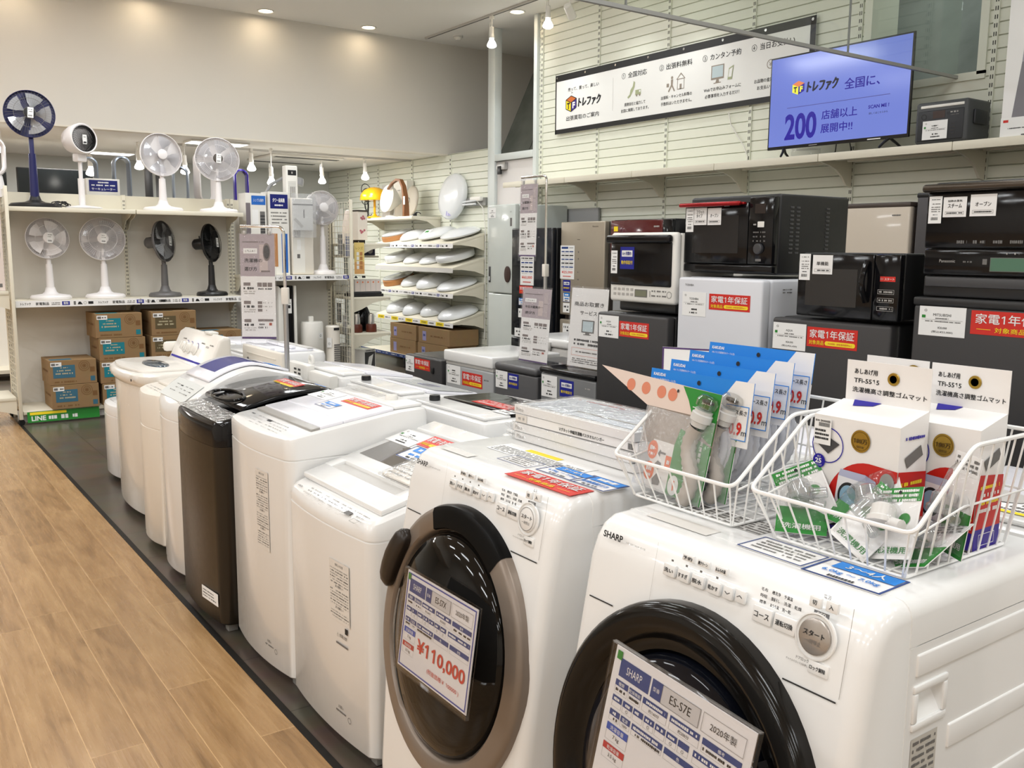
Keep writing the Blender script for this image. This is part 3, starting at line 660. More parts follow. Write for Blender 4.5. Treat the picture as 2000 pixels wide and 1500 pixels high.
# ---------------------------------------------------------------- top loaders
def half_outline(w, d, bow=.03, r=.05, n=8, rb=.02):
    hw = w/2; P = []; fr = lambda x: bow*(x/hw)**2
    for i in range(n+1): x = (hw-r)*i/n; P.append((x, fr(x)))
    y1 = fr(hw-r)
    for i in range(1, 7):
        a = PI/2*i/6; P.append((hw-r+r*math.sin(a), y1+r*(1-math.cos(a))))
    for i in range(1, 12): P.append((hw, y1+r+(d-rb-y1-r)*i/11))
    for i in range(1, 4): a = PI/2*i/3; P.append((hw-rb+rb*math.cos(a), d-rb+rb*math.sin(a)))
    P.append((0.0, d)); return P
def loft(mb, half, w, d, levels, m, cap=True, bottom=True):
    """levels: (z or function of depth, inset); rings of the rounded plan skinned into one body"""
    rings = []; k = len(half)
    for zf, ins in levels:
        R = []
        full = half + [(-x, y) for x, y in half[-2:0:-1]]
        for x, y in full:
            xx = x*(1-2*ins/w); yy = ins+y*(1-2*ins/d); R.append((xx, yy, zf(yy) if callable(zf) else zf))
        rings.append(R)
    n = len(rings[0]); vs = [v for R in rings for v in R]; fs = []
    for i in range(len(rings)-1):
        for j in range(n): fs.append((i*n+j, i*n+(j+1) % n, (i+1)*n+(j+1) % n, (i+1)*n+j))
    def capf(o, rev):
        out = [(o+0, o+1, o+n-1)]
        for j in range(1, k-2): out.append((o+j, o+j+1, o+n-j-1, o+n-j))
        out.append((o+k-2, o+k-1, o+k)); return [q[::-1] for q in out] if rev else out
    if cap: fs += capf((len(rings)-1)*n, False)
    if bottom: fs += capf(0, True)
    bm = bmesh.new(); bv = [bm.verts.new(v) for v in vs]
    for f in fs:
        try: bm.faces.new([bv[i] for i in f])
        except ValueError: pass
    bmesh.ops.recalc_face_normals(bm, faces=bm.faces); mb.bmadd(bm, m)
def strip(mb, x0, x1, y0, y1, zf, th, m, r=.004, n=10, lift=0.):
    """a lid-like slab that follows the sloping or arched top z = zf(depth)"""
    pts = [(y0+(y1-y0)*i/n, zf(y0+(y1-y0)*i/n)+th+lift) for i in range(n+1)]
    pts += [(y, z-th) for y, z in pts[::-1]]
    mb.prism(pts, 'x', x0, x1, m, r, 2, 50)
def slope_T(x, y, zf, lift=.0):
    s = math.atan((zf(y+.01)-zf(y-.01))/.02); return TR(x, y, zf(y)+lift, -PI/2+s)
def feet(t, w, d, h=.05, m=None):
    for x in (-w/2+.06, w/2-.06):
        for y in (.07, d-.06):
            mb = MB(); mb.box(x-.02, y-.02, 0, x+.02, y+.02, h, m or midgrey, .005); mb.build('foot', t)
def top_washer(label, loc, w, d, bow, zf, seam, m_body, rz=R2, m_top=None, r=.05, group=None, round_=.03, rb=.02, z0=.04):
    t = thing('washing_machine', label, 'washing machine', loc, rz, group)
    h = half_outline(w, d, bow, r, rb=rb); mb = MB()
    if m_top is None or m_top == m_body:
        loft(mb, h, w, d, [(z0, .006), (z0+.008, 0), (seam-.003, 0), (seam-.001, .003), (seam+.002, .003), (seam+.004, 0), (lambda y: max(seam+.01, zf(y)-round_), 0), (lambda y: zf(y)-round_*.3, round_*.22), (zf, round_*.8)], m_body)
        mb.build('cabinet', t, smooth=40)
    else:
        loft(mb, h, w, d, [(z0, .006), (z0+.008, 0), (seam, 0)], m_body); mb.build('cabinet', t, smooth=40)
        mb = MB(); loft(mb, h, w, d, [(seam+.001, .0), (lambda y: max(seam+.01, zf(y)-round_), 0), (lambda y: zf(y)-round_*.3, round_*.22), (zf, round_*.8)], m_top); mb.build('top_housing', t, smooth=40)
    feet(t, w, d)
    return t
def sheet_label(t, x, z, w, h, y=-.001, a=0.):
    """tall printed instruction label on the front of a cabinet"""
    mb = MB(); mb.T = TR(x, y, z, rz=a); mb.rect(-w/2, -h/2, w/2, h/2, mat('clear_label_film', lin(222, 218, 212), .3), 1)
    v = h/2-.012; i = 0
    while v > -h/2+.01:
        if i % 7 == 0: mb.text('使用上の注意' if i == 0 else 'お願い', 0, v, .008, inkgrey, w*.4, layer=2); v -= .014
        else: mb.scrib(-w/2+.006, w/2-.006, v, .004, inklight if i % 2 else inkgrey, 2, .7); v -= .0085
        i += 1
    return mb.build('instruction_label', t, smooth=0)

# -- the low white one with a grey glass window in its lid
zf3 = lambda y: .735+.245*y
W3 = top_washer('white top-loading washing machine with grey window and deep grip channel in its lid', (1.078, 2.505, 0), .592, .56, .022, zf3, .688, white, r=.04)
mb = MB(); strip(mb, -.283, .268, .068, .15, zf3, .018, white, .006); strip(mb, -.283, .268, .195, .475, zf3, .018, white, .006)
strip(mb, -.283, -.232, .145, .20, zf3, .018, white, .002); strip(mb, .20, .268, .145, .20, zf3, .018, white, .002)
mb.prism([(.148, zf3(.148)+.016), (.198, zf3(.198)+.004), (.198, zf3(.198)-.004), (.148, zf3(.148)-.004)], 'x', -.235, .203, greyw); mb.build('lid', W3)
mb = MB(); mb.T = slope_T(0, .31, zf3, .0185); mb.rect(-.245, -.058, .22, .062, mat('smoked_grey_window', lin(92, 88, 84), .08, coat=.8), 1); mb.build('lid_window', W3, smooth=0)
mb = MB(); strip(mb, -.265, .265, .482, .556, zf3, .022, white, .01); mb.build('rear_console', W3)
mb = MB(); mb.T = slope_T(0, .022, zf3, .0008)
mb.text('HITACHI', -.215, .008, .007, ink, .03, bold=.01, layer=1)
for i in range(3): mb.scrib(-.16, .25, .022-.014*i, .0055, inklight if i != 1 else inkgrey, 1, .4)
for x in (-.12, -.06, 0, .06, .12): mb.frame(x-.012, -.022, x+.012, -.008, .0008, inklight, 1)
mb.rect(.13, -.006, .165, .012, inkgrey, 1); mb.frame(.20, -.022, .235, -.004, .0012, inkgrey, 1); mb.build('panel_print', W3, smooth=0)
price_slip(W3, slope_T(-.20, .415, zf3, .0192), .165, .095, '', '', '')
sticker_warranty(W3, slope_T(-.035, .435, zf3, .0192), .165, .075)
sticker_people(W3, slope_T(-.015, .35, zf3, .0192), .16, .085, '', '')
sheet_label(W3, .125, .50, .12, .185, y=.0026, a=.0576); mb = MB(); mb.T = TR(.135, .003, .368, rz=.0576); mb.text('⚠ 感電注意', 0, 0, .012, ink, .06, layer=1); mb.rect(.02, .014, .036, .032, ink, 1); mb.rect(-.035, -.03, .035, -.024, inkgrey, 1); mb.build('warning_mark', W3, smooth=0)
t = thing('instruction_booklet', 'cream printed booklet in clear wrap lying on the low white washing machine', 'booklet', (1.33, 2.42, zf3(.25)+.0215), tilt=(math.atan(.245), 0, R2))
mb = MB(); mb.box(-.06, -.055, .0, .12, .06, .008, cream, .002)
mb.T = TR(0, 0, .0082, -PI/2)
for k in range(5): mb.scrib(-.05, .11, .045-.02*k, .009, inklight, 1)
mb.build('cover', t); mb = MB(); mb.box(-.07, -.065, -.0, .13, .07, .011, filmthin, .003); mb.build('clear_wrap', t)

# -- tall white one with a glossy lid
zf4 = lambda y: .872+.135*y if y < .45 else .872+.135*.45+.03*(y-.45)
W4 = top_washer('tall white top-loading washing machine with a glossy flat lid and grey hinge strip', (1.078, 3.095, 0), .574, .555, .03, zf4, .80, white, r=.04, round_=.018)
mb = MB(); strip(mb, -.245, .262, .118, .15, zf4, .008, mat('warm_grey_strip', lin(160, 157, 152), .35), .002); mb.build('hinge_strip', W4)
mb = MB(); strip(mb, -.245, .262, .150, .235, zf4, .011, glossw, .003); strip(mb, -.245, .262, .236, .428, zf4, .011, glossw, .003); mb.build('lid', W4)
mb = MB(); strip(mb, -.25, .262, .432, .545, zf4, .013, white, .008); mb.build('rear_console', W4)
mb = MB(); mb.T = TR(.13, .49, zf4(.49)+.012); mb.lathe([(.024, 0), (.023, .014), (.020, .018), (.0001, .019)], offw, 20); mb.build('knob', W4)
mb = MB(); mb.T = slope_T(0, .06, zf4, .0008)
mb.scrib(-.215, -.185, .03, .006, ink, 1)
for i in range(4): mb.scrib(-.15, .17, .03-.018*i, .005, inklight if i % 2 else inkgrey, 1, .35)
mb.rect(-.045, .02, -.01, .032, ink, 1); mb.build('panel_print', W4, smooth=0)
sticker_warranty(W4, slope_T(.09, .385, zf4, .0115), .225, .058)
sticker_people(W4, slope_T(-.005, .30, zf4, .0115), .125, .055, '', '')
price_slip(W4, slope_T(-.17, .37, zf4, .0115), .17, .09, '', '', '')
mb = MB(); mb.T = slope_T(-.05, .49, zf4, .0135)
for k in range(3): mb.scrib(-.13, .10, .02-.016*k, .007, inklight, 1)
mb.build('console_print', W4, smooth=0)
sheet_label(W4, .10, .60, .10, .28, y=.0028, a=.073)
mb = MB(); mb.T = TR(.12, .0043, .13, rz=.09); mb.text('お願い', 0, 0, .010, inkgrey, layer=1); mb.scrib(-.03, .03, -.015, .006, inkgrey, 1); mb.ringflat(.05, -.022, .008, .0095, inkgrey, 1, 14); mb.build('care_mark', W4, smooth=0)
mb = MB(); mb.T = TR(.12, .0030, .14, rz=.06); mb.text('お願い', 0, 0, .010, inkgrey, layer=1); mb.scrib(-.03, .03, -.015, .006, inkgrey, 1); mb.ringflat(.05, -.022, .008, .0095, inkgrey, 1, 14); mb.build('care_mark', W3, smooth=0)

# -- the black one
zf5 = lambda y: .835+.16*y-.06*y*y
dark_body = mat('dark_brushed_steel_body', lin(50, 44, 36), .32, metal=.45)
W5 = top_washer('black top-loading washing machine with dark steel front and a scooped glossy lid', (1.035, 3.655, 0), .535, .58, .025, zf5, .745, dark_body, m_top=blackgloss, r=.05, round_=.02)
mb = MB(); strip(mb, -.225, .235, .13, .50, lambda y: zf5(y)+.016*math.sin(PI*min(1, max(0, (y-.13)/.37))), .02, blackgloss, .008, lift=.012); mb.build('lid', W5)
mb = MB(); mb.T = slope_T(0, .155, zf5, .04)
mb.lathe([(.11, -.012), (.125, .002), (.135, .004), (.14, -.002)], blackgloss, 30, 1.0, .42, axis='z') if False else mb.tube([(.14*math.cos(a), -.004, .05*math.sin(a)) for a in [2*PI*k/28 for k in range(28)]], .006, blackgloss, 6, True); mb.build('lid_grip', W5)
mb = MB(); mb.T = slope_T(0, .065, zf5, .001)
for i in range(4): mb.scrib(-.22, .22, .035-.022*i, .011, inklight, 1, .45)
for x in (-.15, -.05, .05, .15): mb.ringflat(x, -.02, .010, .012, paper, 2, 16)
mb.build('panel_print', W5, smooth=0)
mb = MB(); mb.T = TR(0, .006, .79, 0)
mb.T = slope_T(0, .07, zf5, .004); mb.box(-.255, -.001, -.045, .255, .0, .05, filmthin); mb.build('protective_film', W5)
sticker_warranty(W5, slope_T(.02, .40, zf5, .0445), .22, .07); sticker_people(W5, slope_T(.13, .475, zf5, .03), .13, .05, '', '')
price_slip(W5, slope_T(-.05, .475, zf5, .030), .16, .05, '', '', '')
mb = MB(); mb.T = TR(.15, .0068, .135, rz=.105); mb.box(-.075, -.001, -.025, .075, 0, .025, paper)
for k in range(3): mb.scrib(-.065, .04, .012-.012*k, .005, inkgrey, 3)
mb.scrib(.03, .06, -.012, .007, ink, 3); mb.build('front_label', W5, smooth=0)

# -- the arched white one
def zf6(y): return .80+.165*math.sin(PI/2*min(1, max(0, y/.36)))-.05*max(0, y-.36)/.2
W6 = top_washer('white top-loading washing machine with arched top and clear blue lid window', (1.075, 4.185, 0), .47, .57, .05, zf6, .735, white, r=.07, round_=.03)
mb = MB(); strip(mb, -.17, .17, .15, .52, zf6, .01, glossw, .004, lift=.004); mb.build('lid', W6)
mb = MB(); strip(mb, -.12, .10, .20, .44, zf6, .003, mat('clear_blue_window', lin(20, 34, 130), .22), .0, lift=.012); mb.build('lid_window', W6)
mb = MB(); mb.T = slope_T(0, .40, zf6, .016); mb.rect(-.05, -.03, .07, .035, paper, 1); mb.frame(-.05, -.03, .07, .035, .004, indigo, 2); mb.rect(-.01, -.01, .05, .02, inkgrey, 3); mb.build('display_sticker', W6, smooth=0)
mb = MB(); mb.T = slope_T(0, .485, zf6, .016); mb.box(-.02, -.001, -.02, .11, 0, .02, blue); mb.build('capacity_sticker', W6, smooth=0)
mb = MB(); strip(mb, -.185, .185, .03, .125, zf6, .002, mat('pale_silver_panel', lin(214, 218, 216), .3), 0, lift=.003); mb.build('control_panel', W6)
mb = MB(); mb.T = slope_T(0, .075, zf6, .005)
for i in range(3): mb.scrib(-.12, .14, .025-.02*i, .006, inkgrey, 1, .4)
mb.rect(-.05, .02, -.02, .026, ink, 1); mb.build('panel_print', W6, smooth=0)
# -- slim beige one
zf7 = lambda y: .79+.10*y
W7 = top_washer('slim beige top-loading washing machine squeezed in beside the arched white one', (1.10, 4.675, 0), .44, .56, .05, zf7, .62, cream, r=.08, round_=.03)
mb = MB(); strip(mb, -.17, .17, .12, .5, zf7, .012, cream, .004); mb.build('lid', W7)
mb = MB(); mb.T = slope_T(0, .06, zf7, .001)
for i in range(2): mb.scrib(-.13, .13, .015-.02*i, .006, inkgrey, 1, .4)
mb.build('panel_print', W7, smooth=0)
# -- twin tub
zf8 = lambda y: .80+.025*min(1, y/.1)
W8 = top_washer('wide cream twin-tub washing machine with a raised dial panel and dark lid window', (1.16, 5.37, 0), .74, .46, .05, lambda y: .79, .745, mat('aged_cream_enamel', lin(232, 228, 221), .25, coat=.3), r=.09, round_=.02)
agedc = MT['aged_cream_enamel']; h8 = half_outline(.80, .50, .06, .11)
mb = MB(); mb.T = Matrix.Translation((0, -.03, 0)); loft(mb, h8, .80, .50, [(.735, .05), (.755, .02), (.785, .0), (.812, .004), (.828, .03)], agedc); mb.build('top_housing', W8, smooth=50)
mb = MB(); mb.T = Matrix.Translation((0, -.005, .829)); loft(mb, half_outline(.66, .34, .05, .09), .66, .34, [(0, 0), (.008, .003), (.012, .015)], agedc); mb.build('lid', W8, smooth=50)
mb = MB(); mb.T = TR(.06, .17, .8415); mb.lathe([(1, 0), (.96, .005), (.8, .009), (.0001, .011)], mat('slate_clear_window', lin(66, 82, 96), .1, coat=.6), 36, .17, .06); mb.build('lid_window', W8)
mb = MB(); mb.prism([(.33, .81), (.36, .835), (.43, .985), (.46, 1.005), (.50, 1.0), (.50, .74), (.34, .74)], 'x', -.37, .37, agedc, .02, 3, 50); mb.build('dial_panel', W8)
sl8 = math.atan2(.07, .15); DP = TR(0, .395, .91, -sl8)
mb = MB(); mb.T = DP; mb.rect(-.33, -.078, .30, -.066, indigo, 3); mb.text('HITACHI', .24, .03, .012, ink, .05, layer=3)
for x in (-.2, .15, .3): mb.scrib(x-.03, x+.03, .045, .009, inkgrey, 3)
mb.build('panel_print', W8, smooth=0)
for x in (-.13, -.05, .06):
    mb = MB(); mb.T = DP @ Matrix.Translation((x, 0, .0)); mb.lathe([(.036, .001), (.036, .006), (.028, .010), (.024, .028), (.0001, .030)], agedc, 24, axis='y'); mb.box(-.004, -.036, -.024, .004, -.028, .024, offw, .002); mb.ringflat(0, 0, .037, .040, indigo, 3, 30, .2, 2.9); mb.build('dial', W8)
mb = MB(); mb.box(.08, .44, 1.0, .19, .49, 1.016, offw, .006); mb.box(-.40, .33, .86, -.36, .43, .92, agedc, .02); mb.build('hose_hook', W8)
mb = MB(); mb.T = TR(.28, -.012, .79); mb.lathe([(.007, 0), (.007, .003), (.0001, .004)], ink, 10, axis='y'); mb.build('plug_hole', W8)
# -- small one at the end
W9 = top_washer('small white washing machine standing last in the row by the cardboard boxes', (1.24, 6.2, 0), .46, .48, .04, lambda y: .50+.06*y, .43, white, r=.07)
mb = MB(); strip(mb, -.18, .18, .10, .42, lambda y: .50+.06*y, .012, white, .004); mb.build('lid', W9)
mb = MB(); mb.T = slope_T(0, .05, lambda y: .50+.06*y, .001); mb.scrib(-.12, .12, .0, .006, inkgrey, 1, .4); mb.build('panel_print', W9, smooth=0)

# ---------------------------------------------------------------- second row, backs turned to the first
RB = PI/2
def back_row(label, yc, w, d, z0, s, black_lid=False, knob=False, x=1.80):
    """faces the far aisle (+X); its rear edge with taps is towards the camera"""
    zf = lambda y: z0+s*y if y < d*.72 else z0+s*d*.72
    t = top_washer(label, (x+d, yc, 0), w, d, .03, zf, z0-.09, white, rz=RB, r=.05, round_=.03, rb=.03)
    mb = MB(); strip(mb, -w/2+.03, w/2-.03, .10, d*.70, zf, .014, blackgloss if black_lid else glossw, .005); mb.build('lid', t)
    mb = MB(); strip(mb, -w/2+.025, w/2-.025, d*.72, d-.02, zf, .012, white, .006); mb.build('rear_console', t)
    if knob:
        mb = MB(); mb.T = TR(w/2-.09, d-.075, zf(d)+.011); mb.lathe([(.022, 0), (.023, .012), (.021, .022), (.0001, .024)], black, 16); mb.build('tap_cap', t)
    mb = MB(); mb.T = slope_T(0, .05, zf, .001); mb.scrib(-.18, .18, .0, .007, inkgrey, 1, .45); mb.build('panel_print', t, smooth=0)
    return t, zf
def on_lid(t, zf, x, y, w, h, m, lift=.0145, name='sticker', border=None):
    mb = MB(); mb.T = slope_T(x, y, zf, lift) @ Matrix.Rotation(PI, 4, 'Y'); mb.box(-w/2, -.0008, -h/2, w/2, 0, h/2, m)
    if border: mb.frame(-w/2, -h/2, w/2, h/2, h*.08, border, 3)
    for k in range(3): mb.scrib(-w*.42, w*.42, h*(.28-.26*k), h*.13, paper if m in (red, blue, bluew) else inkgrey, 3)
    return mb.build(name, t, smooth=0)
B0, z_ = back_row('white washing machine at the edge of the back row beside the boxed rubber mats', .80, .58, .56, .985, .0, x=1.74)
on_lid(B0, z_, .10, .46, .18, .09, paper, .0125, 'care_label'); mb = MB(); mb.T = TOP(.1, .50, z_(.5)+.0135); mb.rect(-.1, -.008, .1, .008, yellow, 1); mb.build('yellow_label', B0, smooth=0)
mb = MB(); mb.T = TR(.15, .40, .998); mb.lathe([(1, .002), (.99, .004), (.0001, .004)], greyw, 30, .09, .05); mb.build('filter_cover', B0)
BX, z_ = back_row('white washing machine of the back row hidden behind the wire baskets', 1.64, .56, .56, .985, .0, x=1.74)
BY, z_ = back_row('white washing machine of the back row hidden behind the stacked flat boxes', 2.34, .56, .54, .86, .0)
B2, z_ = back_row('white washing machine with a black glass lid and red sticker behind the flat boxes', 2.985, .56, .50, .868, .02, black_lid=True, knob=True)
on_lid(B2, z_, -.05, .28, .26, .08, red, .0145, 'warranty_sticker'); on_lid(B2, z_, -.17, .20, .13, .07, blue, .0145, 'capacity_sticker'); on_lid(B2, z_, -.2, .33, .10, .10, paper, .0145, 'price_slip')
B1, z_ = back_row('white washing machine with pale lid and black tap cap in the back row', 3.61, .54, .51, .836, .125, knob=True)
on_lid(B1, z_, .08, .24, .12, .06, blue, .0145, 'capacity_sticker'); on_lid(B1, z_, -.02, .22, .11, .06, paper, .0145, 'price_slip', indigo)
mb = MB(); mb.T = slope_T(0, .22, z_, .0148); mb.rect(-.24, -.10, .24, .10, mat('frosted_lid_window', lin(196, 200, 202), .15), 1); mb.build('lid_window', B1, smooth=0)
B3, z_ = back_row('washing machine with louvred rear covers turned to the row of white fronts', 4.18, .56, .50, .848, .14)
for nm, x0, x1, z0, z1 in (('rear_cover', .02, .27, .74, .925), ('motor_cover', -.25, .0, .70, .905)):
    mb = MB(); mb.box(x0, .495, z0, x1, .545, z1, offw, .015)
    if nm == 'rear_cover':
        for c in range(2):
            for k in range(7): mb.box(x0+.07+.05*c, .544, z0+.03+.02*k, x0+.10+.05*c, .5465, z0+.04+.02*k, slotm)
    else:
        for k in range(5): mb.box(x0+.10, .544, z0+.03+.014*k, x0+.20, .547, z0+.037+.014*k, slotm)
    mb.build(nm, B3)
mb = MB(); mb.T = TR(.2, .44, .905); mb.tube([(.022*math.cos(a), 0, .02+.022*math.sin(a)) for a in [2*PI*k/16 for k in range(16)]], .008, offw, 8, True); mb.build('hose_clip', B3)
B4, z_ = back_row('cream washing machine in the back row with its lid standing open', 4.88, .60, .52, .80, .0)
mb = MB(); mb.box(-.30, .515, .79, .30, .54, .945, cream, .01, 3); mb.box(-.22, .54, .90, .22, .543, .907, cream, .001); mb.build('open_lid', B4)
mb = MB(); mb.T = TR(.2, .543, .87); mb.lathe([(.008, -.004), (.008, .003), (.0001, .004)], inkgrey, 10, axis='y'); mb.build('lid_hinge', B4)
B5, z_ = back_row('white washing machine in the back row with two thin grey-edged panels on its lid', 5.465, .52, .54, .87, .0)
mb = MB(); mb.box(-.2, .2, .886, .22, .23, .902, glossw, .004); mb.box(-.22, .34, .886, .2, .37, .900, glossw, .004); mb.box(-.23, .10, .8845, .23, .14, .890, greyw); mb.build('lid_rib', B5)
B6, z_ = back_row('white washing machine far along the back row by the stacked fan boxes', 6.03, .54, .54, .86, .02)
# ================================================================ refrigerators
def fridge(label, loc, w, d, h, m, doors, cat='refrigerator', gap_m=None, top_m=None, name='refrigerator', side_m=None, rdoor=.012, handle=None, r=.012):
    """doors: (z0, z1) fronts; cabinet behind them, levelling feet below"""
    t = thing(name, label, cat, loc, R2); dt = .055
    mb = MB(); mb.box(-w/2+.002, dt+.004, .03, w/2-.002, d, h-.004, side_m or m, r, 3); mb.build('cabinet', t)
    for z0, z1 in doors:
        mb = MB(); mb.box(-w/2, 0, z0, w/2, dt, z1, m, rdoor, 3); mb.build('door', t)
    if top_m:
        mb = MB(); mb.box(-w/2-.002, -.004, h-.03, w/2+.002, d, h, top_m, .008, 2); mb.build('top_panel', t)
    for x in (-w/2+.05, w/2-.05):
        for y in (.08, d-.05):
            mb = MB(); mb.box(x-.02, y-.02, 0, x+.02, y+.02, .035, black, .004); mb.build('foot', t)
    return t
F = lambda x, z, y=-.0005: TR(x, y, z)
X3 = 3.0
# the compact row, from far to near
fr = fridge('low dark grey cube refrigerator at the far end of the compact row', (X3, 5.24, 0), .475, .48, .79, fridge_dark, [(.06, .785)], side_m=black)
price_slip(fr, F(-.165, .725), .115, .105, '', '', ''); sticker_warranty(fr, F(.0, .735), .20, .072, pill=False)
mb = MB(); mb.box(.13, -.012, .69, .155, .0, .73, black, .004); mb.build('door_lock', fr)
fr = fridge('silver chest freezer with a thick white lid in the compact row', (X3, 4.68, 0), .535, .50, .865, fridge_silver, [(.06, .775)])
mb = MB(); mb.box(-.272, -.012, .795, .272, .50, .865, white, .012, 3); mb.box(-.265, .004, .775, .265, .49, .797, greyw, .003); mb.build('lid', fr)
price_slip(fr, F(-.165, .715), .155, .115, '', '', ''); sticker_warranty(fr, F(.045, .705), .225, .085)
mb = MB(); mb.T = F(.2, .70); mb.scrib(-.025, .025, .02, .010, inkgrey, 1); mb.build('maker_mark', fr, smooth=0)
fr = fridge('small charcoal refrigerator with a rounded top lip under the fridge guide sign', (X3, 4.187, 0), .405, .50, .845, mat('charcoal_sheet', lin(92, 92, 94), .36, metal=.3), [(.06, .80)])
mb = MB(); mb.box(-.203, -.008, .802, .203, .50, .845, MT['charcoal_sheet'], .016, 3); mb.build('top_panel', fr)
price_slip(fr, F(-.135, .748), .118, .100, 'AQUA', '', ''); sticker_guarantee(fr, F(-.018, .752), .100, .082)
fr = fridge('small mid grey refrigerator with a black top edge next to the charcoal one', (X3, 3.722, 0), .458, .50, .865, mat('slate_grey_sheet', lin(126, 128, 130), .36, metal=.35), [(.06, .835)], side_m=MT['charcoal_sheet'])
mb = MB(); mb.box(-.231, -.010, .838, .231, .50, .865, blackgloss, .01, 3); mb.build('top_panel', fr)
price_slip(fr, F(-.15, .765), .135, .118, '', '', ''); sticker_guarantee(fr, F(.0, .770), .115, .090)
mb = MB(); mb.T = F(.17, .79); mb.scrib(-.02, .02, 0, .008, inklight, 1); mb.build('maker_mark', fr, smooth=0)
A1 = fridge('dark grey two-door refrigerator carrying the white steam oven', (X3, 3.247, 0), .487, .54, 1.197, fridge_dark, [(.06, .72), (.735, 1.19)], side_m=black)
price_slip(A1, F(-.155, 1.122), .145, .108, 'AQUA', '', ''); sticker_warranty(A1, F(.025, 1.118), .205, .074)
A2 = fridge('white two-door refrigerator carrying the black oven with a red handle', (X3, 2.706, 0), .472, .56, 1.383, mat('pearl_white_sheet', lin(216, 218, 224), .34, metal=.05), [(.06, .66), (.675, 1.378)])
mb = MB(); mb.T = F(-.165, 1.345); mb.text('TOSHIBA', 0, 0, .009, inkgrey, .052, bold=.01); mb.T = TR(.2355, .16, 1.325, rz=PI/2); mb.scrib(-.03, .03, .012, .006, inkgrey, 1); mb.scrib(-.03, .03, 0, .006, inkgrey, 1); mb.build('maker_mark', A2, smooth=0)
price_slip(A2, F(-.135, 1.262), .140, .105, 'TOSHIBA', '', '', badge=False); sticker_warranty(A2, F(.065, 1.278), .225, .068)
A3 = fridge('dark grey two-door refrigerator carrying the black microwave with a curved handle', (X3, 2.15, 0), .525, .56, 1.240, fridge_dark, [(.06, .62), (.635, 1.234)], side_m=mat('near_black_sheet', (.02, .02, .021), .4))
price_slip(A3, F(-.175, 1.162), .158, .105, 'AQUA', '¥24,000', '(税込¥26,400)'); sticker_warranty(A3, F(.02, 1.170), .222, .076)
A4 = fridge('largest dark grey refrigerator carrying the wide black steam oven', (X3, 1.535, 0), .545, .60, 1.345, fridge_dark, [(.06, .70), (.715, 1.318)], top_m=mat('dark_top_strip', (.018, .018, .019), .35), side_m=MT['near_black_sheet'])
price_slip(A4, F(-.165, 1.264), .165, .100, 'MITSUBISHI', '¥20,000', '(税込¥22,000)'); sticker_warranty(A4, F(.065, 1.270), .26, .078, pill=False)

# tall ones standing against the slatted wall
XT = 5.28
def tall(label, yc, w, h, m, doors, x=XT, d=.66, **k): return fridge(label, (x, yc, 0), w, d, h, m, doors, **k)
lg = tall('tall glossy pale refrigerator standing in front of the steel door', 7.63, .46, 1.93, mat('pale_gloss_door', lin(206, 212, 208), .12, coat=.5), [(.05, 1.04), (1.05, 1.925)])
price_slip(lg, F(-.16, 1.845), .13, .10, badge=False)
mb = MB(); mb.box(-.215, -.006, 1.15, -.185, .0, 1.31, darkgrey, .006); mb.box(-.207, -.009, 1.17, -.193, -.004, 1.21, paper, .002); mb.build('door_handle', lg)
mb = MB(); mb.T = F(.165, 1.85); mb.text('LG', 0, 0, .014, inkgrey); mb.rect(-.015, -.14, .02, -.06, inkgrey); mb.build('maker_mark', lg, smooth=0)
mb = MB(); mb.T = F(.12, 1.24); mb.lathe([(.05, 0), (.05, .012), (.03, .018), (.0001, .018)], mat('dark_orange_badge', lin(70, 52, 48), .4), 20, 1, 1.6, axis='y'); mb.build('round_magnet', lg)
dk = tall('dark blue-black refrigerator half hidden by the hanging fridge sign', 7.02, .635, 1.69, mat('blue_black_gloss', lin(26, 29, 36), .15, coat=.4), [(.05, .64), (.655, 1.685)], x=5.2, d=.7, side_m=black)
mb = MB(); mb.T = F(.10, 1.60); mb.scrib(-.03, .03, 0, .010, inkgrey, 1); mb.build('maker_mark', dk, smooth=0)
def door_card(parent, T, w, h, price, tax):
    """tall printed price card: blue heading and ruled boxes above a red price"""
    mb = MB(); mb.T = T; mb.box(-w/2, -.0015, -h/2, w/2, 0, h/2, paperglossy)
    mb.rect(-w*.42, h*.40, w*.05, h*.46, navy, 3); mb.scrib(w*.12, w*.42, h*.43, h*.025, inkgrey, 3)
    for k in range(5):
        for a, b in ((-.42, -.2), (-.16, .10), (.14, .42)): mb.rect(w*a, h*(.30-.115*k), w*b, h*(.335-.115*k), navy if k % 2 == 0 else ink, 3)
        mb.scrib(-w*.42, w*.42, h*(.265-.115*k), h*.02, inklight, 3)
    mb.text(price, 0, -h*.30, h*.09, redink, w*.78, bold=.02, layer=3); mb.scrib(-w*.3, w*.3, -h*.42, h*.035, redink, 3)
    return mb.build('price_sheet', parent, smooth=0)
door_card(dk, F(-.06, 1.33), .215, .36, '¥60,000', '(税抜価格¥54,546)')
sticker_warranty(dk, F(-.075, 1.105), .215, .075, pill=False)
sticker_people(dk, F(-.14, .99), .10, .07, '', ''); sticker_people(dk, F(-.025, .985), .10, .07, '', '', 'feature_sticker')
def mini_label(parent, T, w, h, s='右開き', name='feature_label'):
    mb = MB(); mb.T = T; mb.box(-w/2, -.001, -h/2, w/2, 0, h/2, paper); mb.scrib(-w*.34, w*.34, h*.12, h*.22, ink, 3); mb.rect(w*.05, -h*.32, w*.3, -h*.16, ink, 3); return mb.build(name, parent, smooth=0)
mini_label(dk, F(-.14, .88), .11, .085, '自動製氷'); mini_label(dk, F(-.20, .69), .11, .085, '真ん中冷凍')
gp = tall('plain grey refrigerator side rising behind the dark blue-black refrigerator', 7.26, .56, 1.90, mat('dull_grey_sheet', lin(150, 151, 152), .45), [(.05, 1.895)], x=5.92, d=.065) if False else None
